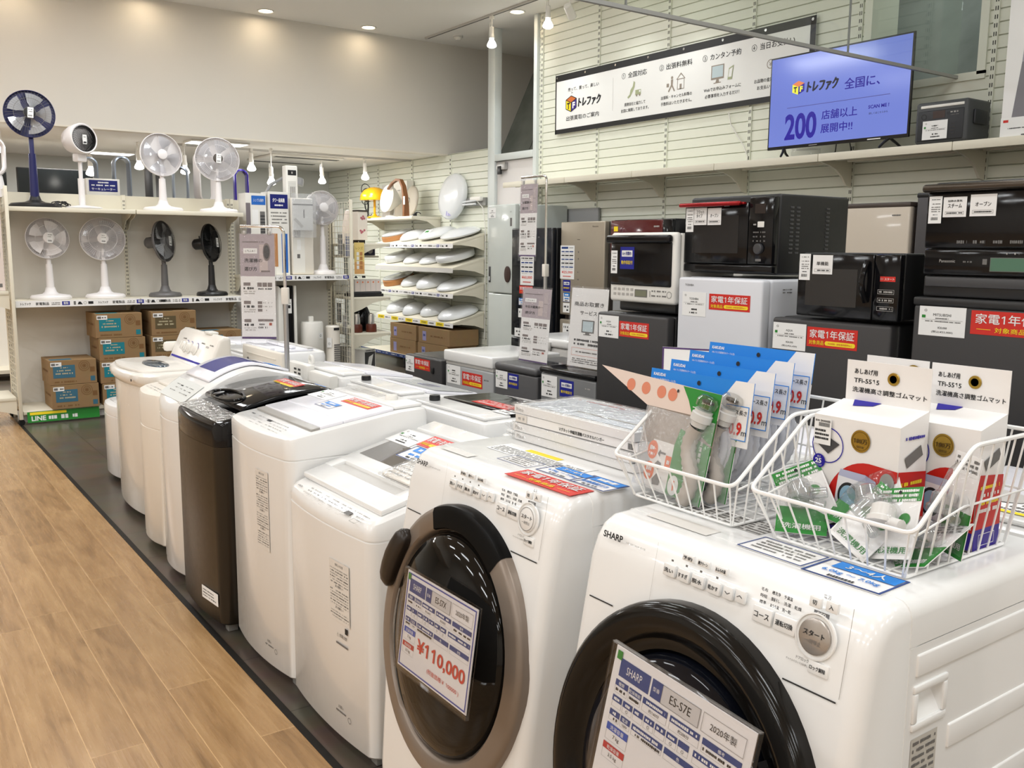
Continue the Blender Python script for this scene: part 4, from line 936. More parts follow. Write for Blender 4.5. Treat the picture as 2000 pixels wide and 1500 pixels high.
pn = tall('champagne refrigerator with a row of small controls down its door', 6.335, .605, 1.738, mat('champagne_steel', lin(172, 162, 146), .34, metal=.45), [(.05, .30), (.315, .60), (.615, .86), (.90, 1.733)], x=5.25, d=.68, side_m=mat('dark_taupe_sheet', lin(78, 70, 64), .4))
mb = MB(); mb.T = F(.18, 1.69); mb.text('Panasonic', 0, 0, .012, ink, .075); mb.T = F(-.045, 1.3); mb.rect(-.02, .275, .02, .279, ink)
for k in range(7): mb.rect(-.006, .16-.06*k, .006, .175-.06*k, inkgrey) if k < 2 else mb.scrib(-.01, .012, .12-.065*k, .012, inkgrey, 1)
mb.build('control_marks', pn, smooth=0)
door_card(pn, F(-.20, 1.375), .20, .30, '¥25,000', '(税抜価格¥22,728)'); sticker_guarantee(pn, F(-.205, 1.165), .105, .10); sticker_people(pn, F(-.205, 1.06), .10, .085, '', ''); mini_label(pn, F(-.205, .965), .095, .085, '自動製氷'); mini_label(pn, F(-.20, .78), .105, .085, '真ん中野菜')
r1 = tall('refrigerator mostly hidden behind the white oven, under a wine red microwave', 5.55, .62, 1.45, mat('dull_grey_sheet', lin(150, 151, 152), .45), [(.05, .70), (.715, 1.445)], x=5.2)
r2 = tall('pale grey refrigerator glimpsed between the white oven and the black oven', 4.84, .58, 1.765, mat('pale_grey_sheet', lin(196, 196, 192), .4), [(.05, .80), (.815, 1.76)], x=5.3)
bf = tall('beige glossy refrigerator rising behind the two black microwaves', 3.57, .62, 1.80, mat('beige_gloss_door', lin(206, 194, 178), .25, coat=.3), [(.05, .80), (.815, 1.776)], x=5.3, top_m=mat('dark_brown_top', lin(74, 64, 58), .4), side_m=MT['dark_brown_top'])
mb = MB(); mb.T = F(.22, 1.72); mb.scrib(-.03, .03, 0, .010, inkgrey, 1); mb.build('maker_mark', bf, smooth=0)
df = tall('charcoal tall refrigerator standing behind the wide black steam oven', 2.92, .60, 1.85, mat('charcoal_door', lin(74, 72, 74), .4, metal=.3), [(.05, .80), (.815, 1.83)], x=5.3, top_m=black)
mb = MB(); mb.T = F(-.16, 1.765); mb.text('HITACHI', 0, 0, .012, inklight, .07); mb.build('maker_mark', df, smooth=0)
gs = fridge('plain grey tall cabinet back rising behind the dark blue-black refrigerator', (5.93, 7.27, 0), .52, .055, 1.90, MT['dull_grey_sheet'], []) if False else None
mb = MB(); mb.box(5.955, 6.95, .02, 5.984, 7.56, 1.895, MT['dull_grey_sheet'], .005); o = mb.build('folded_panel'); tag(o, 'flat grey board leaning on the slatted wall above the dark blue-black refrigerator', 'board')
# white chest between the rows
wc = thing('chest_freezer', 'low white chest with a front latch behind the two standing signs', 'freezer', (4.0, 5.18, 0), R2)
mb = MB(); mb.box(-.33, 0, .03, .33, .5, .80, greyw, .02, 3); mb.build('cabinet', wc)
mb = MB(); mb.box(-.335, -.01, .802, .335, .51, .865, white, .02, 3); mb.build('lid', wc)
mb = MB(); mb.prism([(-.05, .84), (.05, .84), (.04, .78), (.02, .75), (-.02, .75), (-.04, .78)], 'y', -.025, -.008, greyw, .004); mb.build('latch', wc)

# ================================================================ ovens
def feat_card(parent, T, w, h, s, sub=True, top=None):
    mb = MB(); mb.T = T; mb.box(-w/2, -.0012, -h/2, w/2, 0, h/2, paperglossy)
    if top: mb.text(top, 0, h*.30, h*.11, ink, w*.62, bold=.01, layer=3)
    mb.text(s, 0, h*.06 if '\n' not in s else h*.14, h*.20 if '\n' not in s else h*.42, ink, w*.6, bold=.015, layer=3)
    if sub: mb.frame(-w*.40, -h*.38, w*.40, -h*.22, h*.012, inkgrey, 3); mb.scrib(-w*.34, w*.34, -h*.30, h*.07, ink, 3)
    return mb.build('feature_card', parent, smooth=0)
def slim_slip(parent, T, w, h):
    mb = MB(); mb.T = T; mb.box(-w/2, -.0012, -h/2, w/2, 0, h/2, paper)
    for k, v in enumerate((.38, .22, .10, .02, -.06)): mb.scrib(-w*.3, w*.38, h*v, h*.04, inkgrey, 3)
    mb.scrib(-w*.2, w*.2, -h*.18, h*.035, ink, 3)
    for k in range(9): mb.rect(-w*.28+w*.06*k, -h*.38, -w*.25+w*.06*k, -h*.27, ink, 3)
    return mb.build('price_slip', parent, smooth=0)
# white steam oven
t = thing('steam_oven', 'white steam oven with a black glass door and lower control strip', 'oven', (X3+.03, 3.215, 1.2015), R2); w = .445; h = .375
mb = MB(); mb.box(-w/2+.0, .04, .055, w/2, .40, h-.004, offw, .014, 3); mb.build('housing', t)
mb = MB(); mb.box(-w/2, .0, .045, w/2, .042, h, offw, .016, 3); mb.build('front_frame', t)
mb = MB(); mb.box(-w/2+.012, -.008, .125, w/2-.022, .006, h-.045, blackgloss, .008, 3); mb.build('door', t)
mb = MB(); mb.box(-w/2-.006, -.030, h-.05, w/2-.018, .004, h-.012, blackgloss, .013, 4); mb.build('handle', t)
mb = MB(); mb.box(-w/2+.03, .04, .0, w/2-.03, .36, .056, black, .01); mb.build('steam_tray', t)
mb = MB(); mb.T = TR(0, -.0005, 0); mb.rect(-.04, .072, .045, .108, inkgrey, 1); mb.rect(-.036, .076, .041, .104, mat('lcd_olive', lin(122, 124, 104), .3), 2)
for r_ in range(2):
    for k in range(5): mb.rect(-.19+.03*k, .076+.024*r_, -.172+.03*k, .088+.024*r_, inklight, 2)
    for k in range(3): mb.scrib(.075+.035*k, .10+.035*k, .082+.022*r_, .008, inkgrey, 2)
mb.ringflat(.19, .09, .014, .016, inkgrey, 2); mb.rect(.06, .076, .066, .104, inklight, 2); mb.build('control_strip', t, smooth=0)
slim_slip(t, TR(-.182, -.0085, .235), .045, .11); sticker_guarantee(t, TR(-.09, -.0085, .255), .098, .105)
# black oven with red handle
t = thing('microwave_oven', 'black microwave oven with a red door handle on the white refrigerator', 'microwave', (X3+.08, 2.742, 1.3845), R2); w = .50; h = .345
mb = MB(); mb.box(-w/2, .035, .012, w/2, .50, h, mat('black_textured_housing', (.014, .014, .015), .4), .012, 3)
mb.build('housing', t)
for c in range(3):
    mb = MB()
    for k in range(12): yy = (.10, .14, .34)[c]; mb.box(w/2-.002, yy, .10+.017*k, w/2+.003, yy+.022, .108+.017*k, mat('vent_edge', lin(70, 70, 72), .3), .001)
    mb.build('side_vent', t)
mb = MB(); mb.box(-w/2, 0, .055, w/2-.135, .036, h-.03, blackgloss, .005); mb.build('door', t)
mb = MB(); mb.T = TR(0, -.0005, 0); mb.rect(-w/2+.05, .10, w/2-.185, h-.085, mat('dark_mesh_window', lin(34, 34, 36), .12, coat=.5), 1); mb.rect(-.02, .30, .01, .306, paper, 1); mb.build('door_window', t, smooth=0)
mb = MB(); mb.box(w/2-.132, .0, .055, w/2-.004, .036, h-.012, blackgloss, .005); mb.build('control_panel', t)
mb = MB(); mb.box(-w/2, .0, .018, w/2, .036, .052, blackgloss, .006); mb.build('lower_trim', t)
mb = MB(); mb.box(-w/2-.012, -.034, h-.045, w/2-.16, -.012, h-.026, mat('metallic_red', lin(150, 20, 24), .22, metal=.5), .008, 3); mb.box(-w/2, -.014, h-.04, w/2-.15, .004, h-.03, MT['metallic_red'], .002); mb.build('handle', t)
mb = MB(); mb.T = TR(w/2-.07, -.001, .12); mb.lathe([(.022, 0), (.022, .012), (.018, .016), (.0001, .016)], darkgrey, 24, axis='y'); mb.build('dial', t)
mb = MB(); mb.T = TR(w/2-.07, -.0006, 0); mb.rect(-.03, .265, .025, .305, mat('dim_display', (.03, .022, .02), .2), 1); mb.box(-.012, -.004, .208, .022, 0, .232, offw, .003); mb.scrib(-.035, -.02, .22, .008, inklight, 2)
for k in range(3): mb.scrib(-.035, -.005, .188-.018*k, .007, inkgrey, 2); mb.scrib(.003, .03, .188-.018*k, .007, inkgrey, 2)
mb.rect(-.018, .068, .012, .078, inkgrey, 1); mb.build('panel_print', t, smooth=0)
slim_slip(t, TR(-.218, -.0008, .245), .046, .105); feat_card(t, TR(-.155, -.0008, .26), .075, .075, 'フラット\nタイプ', True); feat_card(t, TR(-.073, -.0008, .258), .078, .073, 'オープン')
# black microwave with curved handle
t = thing('microwave_oven', 'black microwave oven with a curved black handle and red start key', 'microwave', (X3+.0, 2.083, 1.2415), R2); w = .435; h = .250
mb = MB(); mb.box(-w/2, .03, .012, w/2, .36, h, MT['black_textured_housing'], .008, 3); mb.build('housing', t)
mb = MB(); mb.box(-w/2, 0, .008, w/2-.105, .032, h-.004, blackgloss, .006); mb.build('door', t)
mb = MB(); mb.T = TR(0, -.0005, 0); mb.rect(-w/2+.04, .05, w/2-.17, h-.06, mat('dark_mesh_window', lin(34, 34, 36), .12), 1); mb.build('door_window', t, smooth=0)
mb = MB(); mb.box(w/2-.103, 0, .008, w/2, .032, h-.004, blackgloss, .006); mb.build('control_panel', t)
mb = MB(); mb.tube([(w/2-.128+.022*math.sin(a)*0-.0+.0*a, -.006-.030*math.sin(a), .075+.145*a/PI) for a in [PI*k/12 for k in range(13)]], .011, blackgloss, 10); mb.build('handle', t)
mb = MB(); mb.T = TR(w/2-.052, -.0006, 0); mb.rect(-.025, .150, .035, .168, red, 1); mb.text('スタート', .012, .159, .009, paper, .038, bold=.01, layer=2); mb.text('取消', -.018, .159, .007, inklight, .012, layer=2)
for k in range(3): mb.frame(-.032, .105-.03*k, .033, .121-.03*k, .0012, inklight, 1); mb.scrib(-.026, .028, .113-.03*k, .007, inklight, 2)
mb.build('panel_print', t, smooth=0)
slim_slip(t, TR(-.185, -.0008, .195), .05, .10); feat_card(t, TR(-.105, -.0008, .205), .088, .072, '単機能')
# wide black steam oven
t = thing('steam_oven', 'wide black steam oven with a green display on the largest dark refrigerator', 'oven', (X3, 1.535, 1.3465), R2); w = .50; h = .385
mb = MB(); mb.box(-w/2, .035, .03, w/2, .46, h, MT['black_textured_housing'], .012, 3); mb.build('housing', t)
mb = MB(); mb.box(-w/2, .0, .165, w/2, .036, h-.035, blackgloss, .006); mb.build('door', t)
mb = MB(); mb.box(-w/2-.010, -.024, h-.035, w/2+.01, .034, h-.008, mat('dark_bronze_bar', lin(78, 70, 62), .25, metal=.7), .010, 3); mb.build('handle', t)
mb = MB(); mb.box(-w/2, .004, .075, w/2, .036, .162, blackgloss, .006); mb.build('control_panel', t)
mb = MB(); mb.box(-w/2, .012, .0, w/2, .40, .072, black, .008); mb.box(-w/2+.01, .004, .035, w/2-.01, .014, .068, darkgrey, .004); mb.build('drip_tray', t)
mb = MB(); mb.T = TR(0, .0035, 0); mb.rect(-.02, .090, .115, .135, inkgrey, 1); mb.rect(-.018, .092, .113, .133, mat('lcd_green', lin(80, 118, 96), .3), 2); mb.text('Panasonic', -.165, .122, .010, inklight, .055, layer=1); mb.scrib(-.11, -.08, .12, .006, inkgrey, 1)
mb.rect(-.045, .112, -.03, .13, inkgrey, 1); mb.scrib(.03, .07, .148, .007, inklight, 1); mb.scrib(.13, .2, .14, .008, inklight, 1); mb.scrib(.13, .18, .12, .008, inklight, 1)
mb.T = TR(0, -.0005, 0)
for k in range(6): mb.scrib(-.14+.06*k, -.10+.06*k, .185, .011, inkgrey, 1)
mb.build('panel_print', t, smooth=0)
slim_slip(t, TR(-.218, -.0008, .292), .046, .09); feat_card(t, TR(-.150, -.0008, .300), .080, .066, 'スチーム', True, '加熱水蒸気'); feat_card(t, TR(-.055, -.0008, .303), .086, .070, 'オーブン')
# wine red microwave far behind
t = thing('microwave_oven', 'wine red microwave oven seen over the top of the white steam oven', 'microwave', (5.20, 5.54, 1.4525), R2); w = .72; h = .285
mb = MB(); mb.box(-w/2, .03, .01, w/2, .42, h, black, .01); mb.build('housing', t)
mb = MB(); mb.box(-w/2, 0, .01, w/2-.11, .032, h-.006, mat('wine_red_gloss', lin(84, 10, 18), .15, coat=.5), .006); mb.build('door', t)
mb = MB(); mb.T = TR(0, -.0006, 0); mb.rect(-.32, .19, -.27, .23, yellow, 1); mb.rect(-.32, .12, -.26, .18, mat('pink_label', lin(226, 170, 160), .5), 1); mb.scrib(.145, .215, .225, .014, inklight, 1); mb.rect(.05, .14, .1, .15, yellow, 1); mb.build('door_labels', t, smooth=0)
mb = MB(); mb.box(w/2-.108, 0, .01, w/2, .032, h-.006, blackgloss, .006); mb.build('control_panel', t)
# ================================================================ on and above the long shelf
# banner
bx = 5.972; bt = thing('banner', 'long white banner with a black border listing four pickup service steps', 'banner', (bx, 6.10, 2.94), R2)
W, H = 3.14, .578
mb = MB(); mb.box(-W/2, -.003, -H/2, W/2, 0, H/2, mat('white_vinyl', lin(240, 240, 238), .5, bump=.05, scale=3)); bk = mat('black_vinyl', (.016, .016, .017), .5)
mb.rect(-W/2, H/2-.062, W/2, H/2, bk, 6); mb.rect(-W/2, -H/2, W/2, -H/2+.045, bk, 6); mb.rect(-W/2, -H/2, -W/2+.018, H/2, bk, 6); mb.rect(W/2-.05, -H/2, W/2, H/2, bk, 6)
mb.build('vinyl_sheet', bt, smooth=0)
def cube_logo(mb, x, z, s, L=7):
    """little cube mark with T and F faces and an orange lid"""
    a = s*.5
    mb.poly([(x-a, z+a*.45), (x, z+a*.05), (x, z-a), (x-a, z-a*.6)], yellow, L); mb.poly([(x, z+a*.05), (x+a, z+a*.45), (x+a, z-a*.6), (x, z-a)], mat('logo_violet', lin(58, 40, 130), .5), L)
    mb.poly([(x-a, z+a*.45), (x, z+a*.85), (x+a, z+a*.45), (x, z+a*.05)], mat('logo_orange', lin(206, 110, 50), .5), L)
    for p, q in (((x-a, z+a*.45), (x-a, z-a*.6)), ((x, z+a*.05), (x, z-a)), ((x+a, z+a*.45), (x+a, z-a*.6)), ((x-a, z-a*.6), (x, z-a)), ((x, z-a), (x+a, z-a*.6)), ((x-a, z+a*.45), (x, z+a*.05)), ((x, z+a*.05), (x+a, z+a*.45)), ((x-a, z+a*.45), (x, z+a*.85)), ((x, z+a*.85), (x+a, z+a*.45))):
        d = Vector((q[0]-p[0], q[1]-p[1])).normalized(); n = Vector((-d.y, d.x))*s*.022
        mb.poly([(p[0]-n.x, p[1]-n.y), (q[0]-n.x, q[1]-n.y), (q[0]+n.x, q[1]+n.y), (p[0]+n.x, p[1]+n.y)], ink, L+1)
    mb.text('T', x-a*.5, z-a*.28, a*.75, ink, a*.55, bold=.05, layer=L+1); mb.text('F', x+a*.5, z-a*.28, a*.75, paper, a*.5, bold=.05, layer=L+1)
    mb.poly([(x+a*.05, z+a*1.05), (x+a*.09, z+a*1.05), (x+a*.09, z+a*1.35), (x+a*.05, z+a*1.35)], ink, L); mb.poly([(x+a*.09, z+a*1.25), (x+a*.3, z+a*1.13), (x+a*.3, z+a*1.18), (x+a*.09, z+a*1.3)], ink, L)
mb = MB(); U = lambda u: -W/2 + u*W
mb.text('売って、買って、楽しい', U(.140), .128, .036, ink, .47, bold=.012, layer=7)
cube_logo(mb, U(.082), -.005, .165); mb.text('トレファク', U(.170), -.012, .085, ink, .33, bold=.07, layer=7, skew=.12)
mb.text('出張買取のご案内', U(.138), -.150, .046, ink, .50, bold=.012, layer=7); mb.rect(U(.281), -.15, U(.2817), .15, inklight, 7)
cols = [(.378, '①', '全国対応', '提携会社と協力して', '全国に展開しております。'), (.546, '②', '出張料無料', '出張料・キャンセル料等の', '手数料はいただきません。'), (.713, '③', 'カンタン予約', 'Webでお申込みフォームに', '必要事項を入力するだけ！'), (.880, '④', '当日お支払い', 'お品物の査定後、その場で', 'お支払いいたします。')]
for u, n, h, a, b2 in cols:
    wd = .062*len(h) if len(h) < 6 else .055*len(h); mb.text(n, U(u)-wd/2-.035, .146, .052, ink, layer=7); mb.text(h, U(u)+.025, .146, .050, ink, wd, bold=.014, layer=7)
    mb.text(a, U(u), -.115, .031, ink, .031*len(a)+.0, bold=.01, layer=7); mb.text(b2, U(u), -.168, .031, ink, .031*len(b2), bold=.01, layer=7)
# pictograms
g1 = mat('icon_olive', lin(170, 176, 140), .5); g2 = mat('icon_taupe', lin(150, 138, 126), .5); g3 = mat('icon_blue', lin(190, 206, 212), .5)
x = U(.365); mb.poly([(x-.06, -.05), (x-.03, -.03), (x-.02, .01), (x+.01, .04), (x+.02, .085), (x+.04, .07), (x+.035, .03), (x+.01, -.01), (x-.02, -.05), (x-.05, -.065)], g1, 7)
x = U(.392); mb.rect(x-.04, -.045, x+.035, .0, g1, 7); mb.disc(x-.02, -.047, .011, .011, g2, 8, 12); mb.disc(x+.02, -.047, .011, .011, g2, 8, 12); mb.rect(x+.01, -.022, x+.03, -.006, paper, 8)
x = U(.562); mb.poly([(x-.055, .02), (x, .075), (x+.055, .02), (x+.045, .02), (x, .062), (x-.045, .02)], g2, 7); mb.frame(x-.042, -.065, x+.042, .025, .006, g2, 7); mb.rect(x-.012, -.065, x+.012, -.02, g2, 7)
x = U(.528); mb.disc(x, .045, .013, .013, g2, 7, 14); mb.poly([(x-.012, .03), (x+.014, .03), (x+.010, -.02), (x+.04, -.07), (x+.028, -.075), (x, -.03), (x-.035, -.075), (x-.045, -.066), (x-.012, -.015)], g2, 7); mb.rect(x-.065, -.03, x-.035, .0, g2, 7)
x = U(.702); mb.rect(x-.09, -.04, x+.05, .075, g2, 7); mb.rect(x-.08, -.025, x+.04, .067, g3, 8); mb.poly([(x-.03, -.04), (x-.005, -.04), (x+.0, -.065), (x-.04, -.065)], g2, 7); mb.rect(x-.06, -.072, x+.02, -.065, g2, 7)
x = U(.735); mb.poly([(x, .03), (x+.05, .05), (x+.035, -.06), (x-.012, -.06)], g1, 9); mb.poly([(x+.006, .02), (x+.04, .035), (x+.03, -.04), (x-.004, -.04)], paper, 10)
x = U(.870); mb.ringflat(x, .0, .03, .036, g2, 7); mb.text('¥', x, 0, .035, g2, layer=7)
mb.build('lettering', bt, smooth=0)
for k in range(8):
    mb = MB(); mb.T = TR(-W/2+.03+k*(W-.06)/7, -.0045, H/2-.025); mb.lathe([(.006, 0), (.0105, .001), (.011, .003), (.006, .003)], chrome, 16, axis='y'); mb.build('eyelet', bt)
mb = MB(); mb.tube([(-W/2+.03, -.006, H/2-.025), (-W/2+.0, -.004, H/2+.012), (W/2, -.004, H/2+.012), (W/2-.03, -.006, H/2-.025)], .002, ink, 5)
mb.build('hanging_cord', bt)
# loose white cable on the wall
t_ = MB(); t_.tube([(5.982, 5.36, 2.62), (5.98, 5.33, 2.52), (5.98, 5.25, 2.42), (5.98, 5.18, 2.33), (5.98, 5.14, 2.25), (5.98, 5.14, 2.175)], .005, offw, 6); tag(t_.build('white_cable'), 'thin white cable hanging down the slatted wall under the banner', 'cable')
# television
tv = thing('television', 'flat television on the wall shelf showing a blue shop screen', 'television', (5.66, 4.105, 2.1725), R2); W, H = 1.145, .662; Zc = .395
mb = MB(); mb.box(-W/2, 0, Zc-H/2, W/2, .018, Zc+H/2, black, .004); mb.box(-W/2+.1, .018, Zc-H/2+.06, W/2-.1, .055, Zc+.1, black, .012); mb.build('housing', tv)
scr = bpy.data.materials.new('lit_blue_screen'); scr.use_nodes = True; nt = scr.node_tree; b = nt.nodes['Principled BSDF']
b.inputs['Base Color'].default_value = (.01, .01, .015, 1); b.inputs['Roughness'].default_value = .12; b.inputs['Emission Color'].default_value = (*lin(136, 156, 252), 1); b.inputs['Emission Strength'].default_value = .80
tcn = nt.nodes.new('ShaderNodeTexCoord'); nn = nt.nodes.new('ShaderNodeTexNoise'); nn.inputs['Scale'].default_value = 1.2; nt.links.new(tcn.outputs['Object'], nn.inputs[0])
mrn = nt.nodes.new('ShaderNodeMapRange'); mrn.inputs[3].default_value = .72; mrn.inputs[4].default_value = .88; nt.links.new(nn.outputs[0], mrn.inputs[0]); nt.links.new(mrn.outputs[0], b.inputs['Emission Strength'])
mb = MB(); mb.T = TR(0, -.0005, Zc); mb.rect(-W/2+.012, -H/2+.022, W/2-.012, H/2-.012, scr, 1); mb.build('screen', tv, smooth=0)
def sink(name, c, e): 
    return mat(name, c, .3, emit=e)
sblue = sink('screen_indigo', lin(30, 12, 160), .25); sblk = sink('screen_black', lin(14, 10, 30), .4); sye = sink('screen_yellow', lin(226, 226, 60), .6); sor = sink('screen_orange', lin(214, 122, 70), .6); sln = sink('screen_line', lin(70, 70, 140), .5)
mb = MB(); mb.T = TR(0, -.001, Zc); q = MT['white_paper']; U = lambda u: -W/2+u*W; V = lambda v: H/2-v*H
x, z, a = U(.225), V(.355), .052
mb.poly([(x-a, z+a*.45), (x, z+a*.05), (x, z-a), (x-a, z-a*.6)], sye, 2); mb.poly([(x, z+a*.05), (x+a, z+a*.45), (x+a, z-a*.6), (x, z-a)], sblue, 2); mb.poly([(x-a, z+a*.45), (x, z+a*.85), (x+a, z+a*.45), (x, z+a*.05)], sor, 2)
mb.text('T', x-a*.5, z-a*.28, a*.75, sblk, a*.55, bold=.05, layer=3); mb.text('F', x+a*.5, z-a*.28, a*.75, sye, a*.5, bold=.05, layer=3)
mb.text('トレファク', U(.40), V(.37), .075, sblk, .25, bold=.07, layer=2, skew=.12, res=3); mb.text('全国に、', U(.68), V(.40), .072, sblue, .27, bold=.025, layer=2, res=3)
mb.rect(U(.145), V(.566), U(.87), V(.56), sln, 2)
mb.text('200', U(.255), V(.77), .185, sblue, .275, bold=.03, layer=2, res=4); mb.text('店舗以上', U(.535), V(.685), .062, sblue, .285, bold=.02, layer=2, res=3); mb.text('展開中!!', U(.520), V(.825), .062, sblue, .255, bold=.02, layer=2, res=3)
mb.text('SCAN ME !', U(.80), V(.665), .024, sblue, .155, bold=.035, layer=2); mb.text('詳しくはこちらから', U(.80), V(.73), .014, sblk, .14, bold=.01, layer=2)
mb.build('screen_lettering', tv, smooth=0)
mb = MB(); mb.T = TR(0, -.0012, 0); mb.rect(W/2-.30, Zc-H/2+.005, W/2-.20, Zc-H/2+.012, paper, 1); mb.rect(-.2, Zc-H/2+.008, -.13, Zc-H/2+.012, inklight, 1); mb.build('bezel_label', tv, smooth=0)
for s in (-1, 1):
    mb = MB(); x = s*.43; mb.tube([(x, .01, .07), (x-.02*s, -.02, .04), (x-.03*s, -.055, .006)], .010, black, 8, r2=.008); mb.tube([(x, .02, .07), (x+.02*s, .06, .04), (x+.03*s, .12, .006)], .010, black, 8, r2=.008); mb.build('stand_leg', tv)
t_ = MB(); t_.tube([(5.70, 4.12, 2.36), (5.74, 4.13, 2.27), (5.80, 4.18, 2.20), (5.86, 4.30, 2.178)], .004, black, 6); t_.tube([(5.72, 4.02, 2.36), (5.75, 4.03, 2.25), (5.82, 4.06, 2.178)], .004, black, 6); o = t_.build('television_cord', tv); o.matrix_parent_inverse = Matrix.Identity(4); bpy.context.view_layer.update(); o.matrix_world = Matrix.Identity(4)
# small clear box behind the television
t = thing('clear_box', 'small clear plastic box tucked behind the television on the wall shelf', 'box', (5.80, 4.48, 2.1725), R2)
mb = MB(); mb.box(-.09, 0, 0, .09, .12, .07, filmthin, .004); mb.build('box_body', t); mb = MB(); mb.box(-.092, -.002, .07, .092, .122, .08, acryl, .003); mb.build('lid', t)
# portable power station
t = thing('power_station', 'dark grey portable power station with a light bar beside the television', 'power station', (5.63, 3.30, 2.1725), R2); W, D, H = .345, .27, .262; pg = mat('power_station_grey', lin(70, 72, 74), .5); pd = mat('power_station_dark', lin(40, 42, 46), .5)
mb = MB(); mb.box(-W/2, 0, .004, W/2, D, H, pg, .02, 4); mb.build('case', t)
mb = MB(); mb.box(-W/2+.018, -.006, .018, W/2-.022, .012, H-.055, pd, .012, 3); mb.build('front_panel', t)
mb = MB(); mb.box(-W/2+.035, -.004, H-.04, W/2-.025, .004, H-.022, offw, .004); mb.build('light_bar', t)
mb = MB(); mb.T = TR(0, -.0065, 0); mb.rect(-.05, .155, .03, .20, mat('brown_display', lin(60, 44, 40), .2), 1)
for x, z in ((-.11, .17), (-.11, .11), (.05, .18)): mb.ringflat(x, z, .014 if x < 0 else .005, .018 if x < 0 else .007, black, 1, 20)
mb.scrib(.065, .115, .185, .010, inklight, 1); mb.scrib(.065, .12, .168, .006, inkgrey, 1)
for k in range(4): mb.rect(.075+.0*k, .05+.02*k, .10, .058+.02*k, black, 1)
mb.build('panel_print', t, smooth=0)
mb = MB()
for s in (-1, 1): mb = MB(); mb.box(s*W/2-.012*(s < 0)-.0, .06, .11, s*W/2+.016 if s > 0 else s*W/2-.016, .21, .20, pd, .010, 3); mb.build('side_handle', t)
price_slip(t, TR(-.03, -.009, .085), .165, .115)
# boxed product cut by the frame edge
t = thing('product_box', 'tall white product box with a grey appliance picture cut by the frame edge', 'product box', (5.62, 2.70, 2.1725), R2)
mb = MB(); mb.box(-.215, 0, 0, .215, .22, .95, paperglossy, .002); mb.T = TR(0, -.0005, 0); mb.poly([(-.155, .11), (.16, .11), (.13, .42), (-.12, .42)], mat('picture_grey', lin(126, 124, 130), .4), 1); mb.poly([(-.12, .42), (.13, .42), (.10, .60), (-.11, .60)], mat('picture_grey_light', lin(158, 156, 164), .4), 1)
mb.ringflat(.06, .75, .135, .15, mat('picture_violet', lin(150, 150, 190), .4), 1, 40); mb.disc(.06, .75, .135, .135, mat('picture_pale', lin(214, 214, 224), .4), 1, 40); mb.build('printed_carton', t, smooth=0)
mb = MB(); mb.T = TR(-.07, -.002, .052); mb.box(-.145, -.0012, -.06, .16, 0, .058, paper); mb.rect(-.13, .03, -.10, .045, red, 3); mb.scrib(.0, .06, .015, .010, ink, 3); mb.scrib(-.1, .14, -.005, .007, ink, 3); mb.scrib(.0, .06, -.03, .009, ink, 3); mb.scrib(-.02, .08, -.045, .009, ink, 3); mb.build('price_slip', t, smooth=0)

# ================================================================ guide signs on poles and stands
mauve = mat('mauve_print', lin(176, 164, 170), .4); taupe = mat('taupe_print', lin(128, 118, 116), .4)
def guide_face(mb, w, h, t1, t2, kind):
    """mauve heading with a picture above white rows of dark boxes; origin at the top centre"""
    mb.box(-w/2, -.001, -h, w/2, 0, 0, paperglossy); mb.rect(-w/2, -h*.40, w/2, 0, mauve, 2)
    mb.scrib(-w*.42, w*.2, -h*.075, h*.012, taupe, 3, .9); mb.rect(-w*.40, -h*.185, w*.0, -h*.135, paper, 3); mb.text('とれふぁく', -w*.2, -h*.16, h*.022, ink, w*.3, layer=4)
    mb.text(t1, -w*.12, -h*.25, h*.038, ink, w*.52, bold=.012, layer=3); mb.text(t2, -w*.20, -h*.33, h*.038, ink, w*.36, bold=.012, layer=3)
    if kind == 'washer':
        mb.rect(w*.06, -h*.36, w*.30, -h*.10, mat('picture_rose', lin(200, 186, 184), .4), 3); mb.disc(w*.27, -h*.17, w*.11, h*.085, taupe, 4); mb.disc(w*.27, -h*.17, w*.085, h*.065, darkgrey, 5); mb.rect(w*.10, -h*.36, w*.36, -h*.345, taupe, 4)
    elif kind == 'fridge':
        mb.rect(w*.08, -h*.36, w*.24, -h*.16, mat('picture_rose', lin(200, 186, 184), .4), 3); mb.rect(w*.26, -h*.37, w*.40, -h*.05, mat('picture_rose2', lin(186, 174, 176), .4), 3); mb.rect(w*.26, -h*.20, w*.40, -h*.195, taupe, 4); mb.rect(w*.08, -h*.25, w*.24, -h*.245, taupe, 4)
    v = .46
    for k in range(3):
        mb.rect(-w*.42, -h*(v+.03), -w*.22, -h*v, taupe, 3); mb.scrib(-w*.42, -w*.12, -h*(v+.055), h*.024, ink, 3); mb.scrib(-w*.42, -w*.08, -h*(v+.085), h*.012, inklight, 3); mb.scrib(-w*.42, -w*.1, -h*(v+.105), h*.012, inklight, 3)
        for j in range(3):
            if k == 0: mb.rect(w*(-.02+.15*j), -h*(v+.04), w*(.11+.15*j), -h*v, taupe, 3); mb.scrib(w*(-.02+.15*j), w*(.11+.15*j), -h*(v+.06), h*.016, ink, 3)
            elif k == 1: mb.rect(w*-.02, -h*(v+.03+.036*j), w*.11, -h*(v+.004+.036*j), taupe, 3); mb.scrib(w*.14, w*.42, -h*(v+.018+.036*j), h*.012, inklight, 3, .4)
            elif j == 0: mb.rect(w*-.02, -h*(v+.022), w*.42, -h*v, taupe, 3)
            else: mb.scrib(w*(-.02), w*.25, -h*(v+.02+.03*j), h*.018, inkgrey, 3, .6); mb.rect(w*.30, -h*(v+.06), w*.38, -h*(v+.035), mat('salmon_print', lin(220, 130, 110), .5), 4)
        v += .175
    mb.rect(-w/2, -h, w/2, -h*.98, mat('violet_print', lin(84, 60, 110), .4), 3)
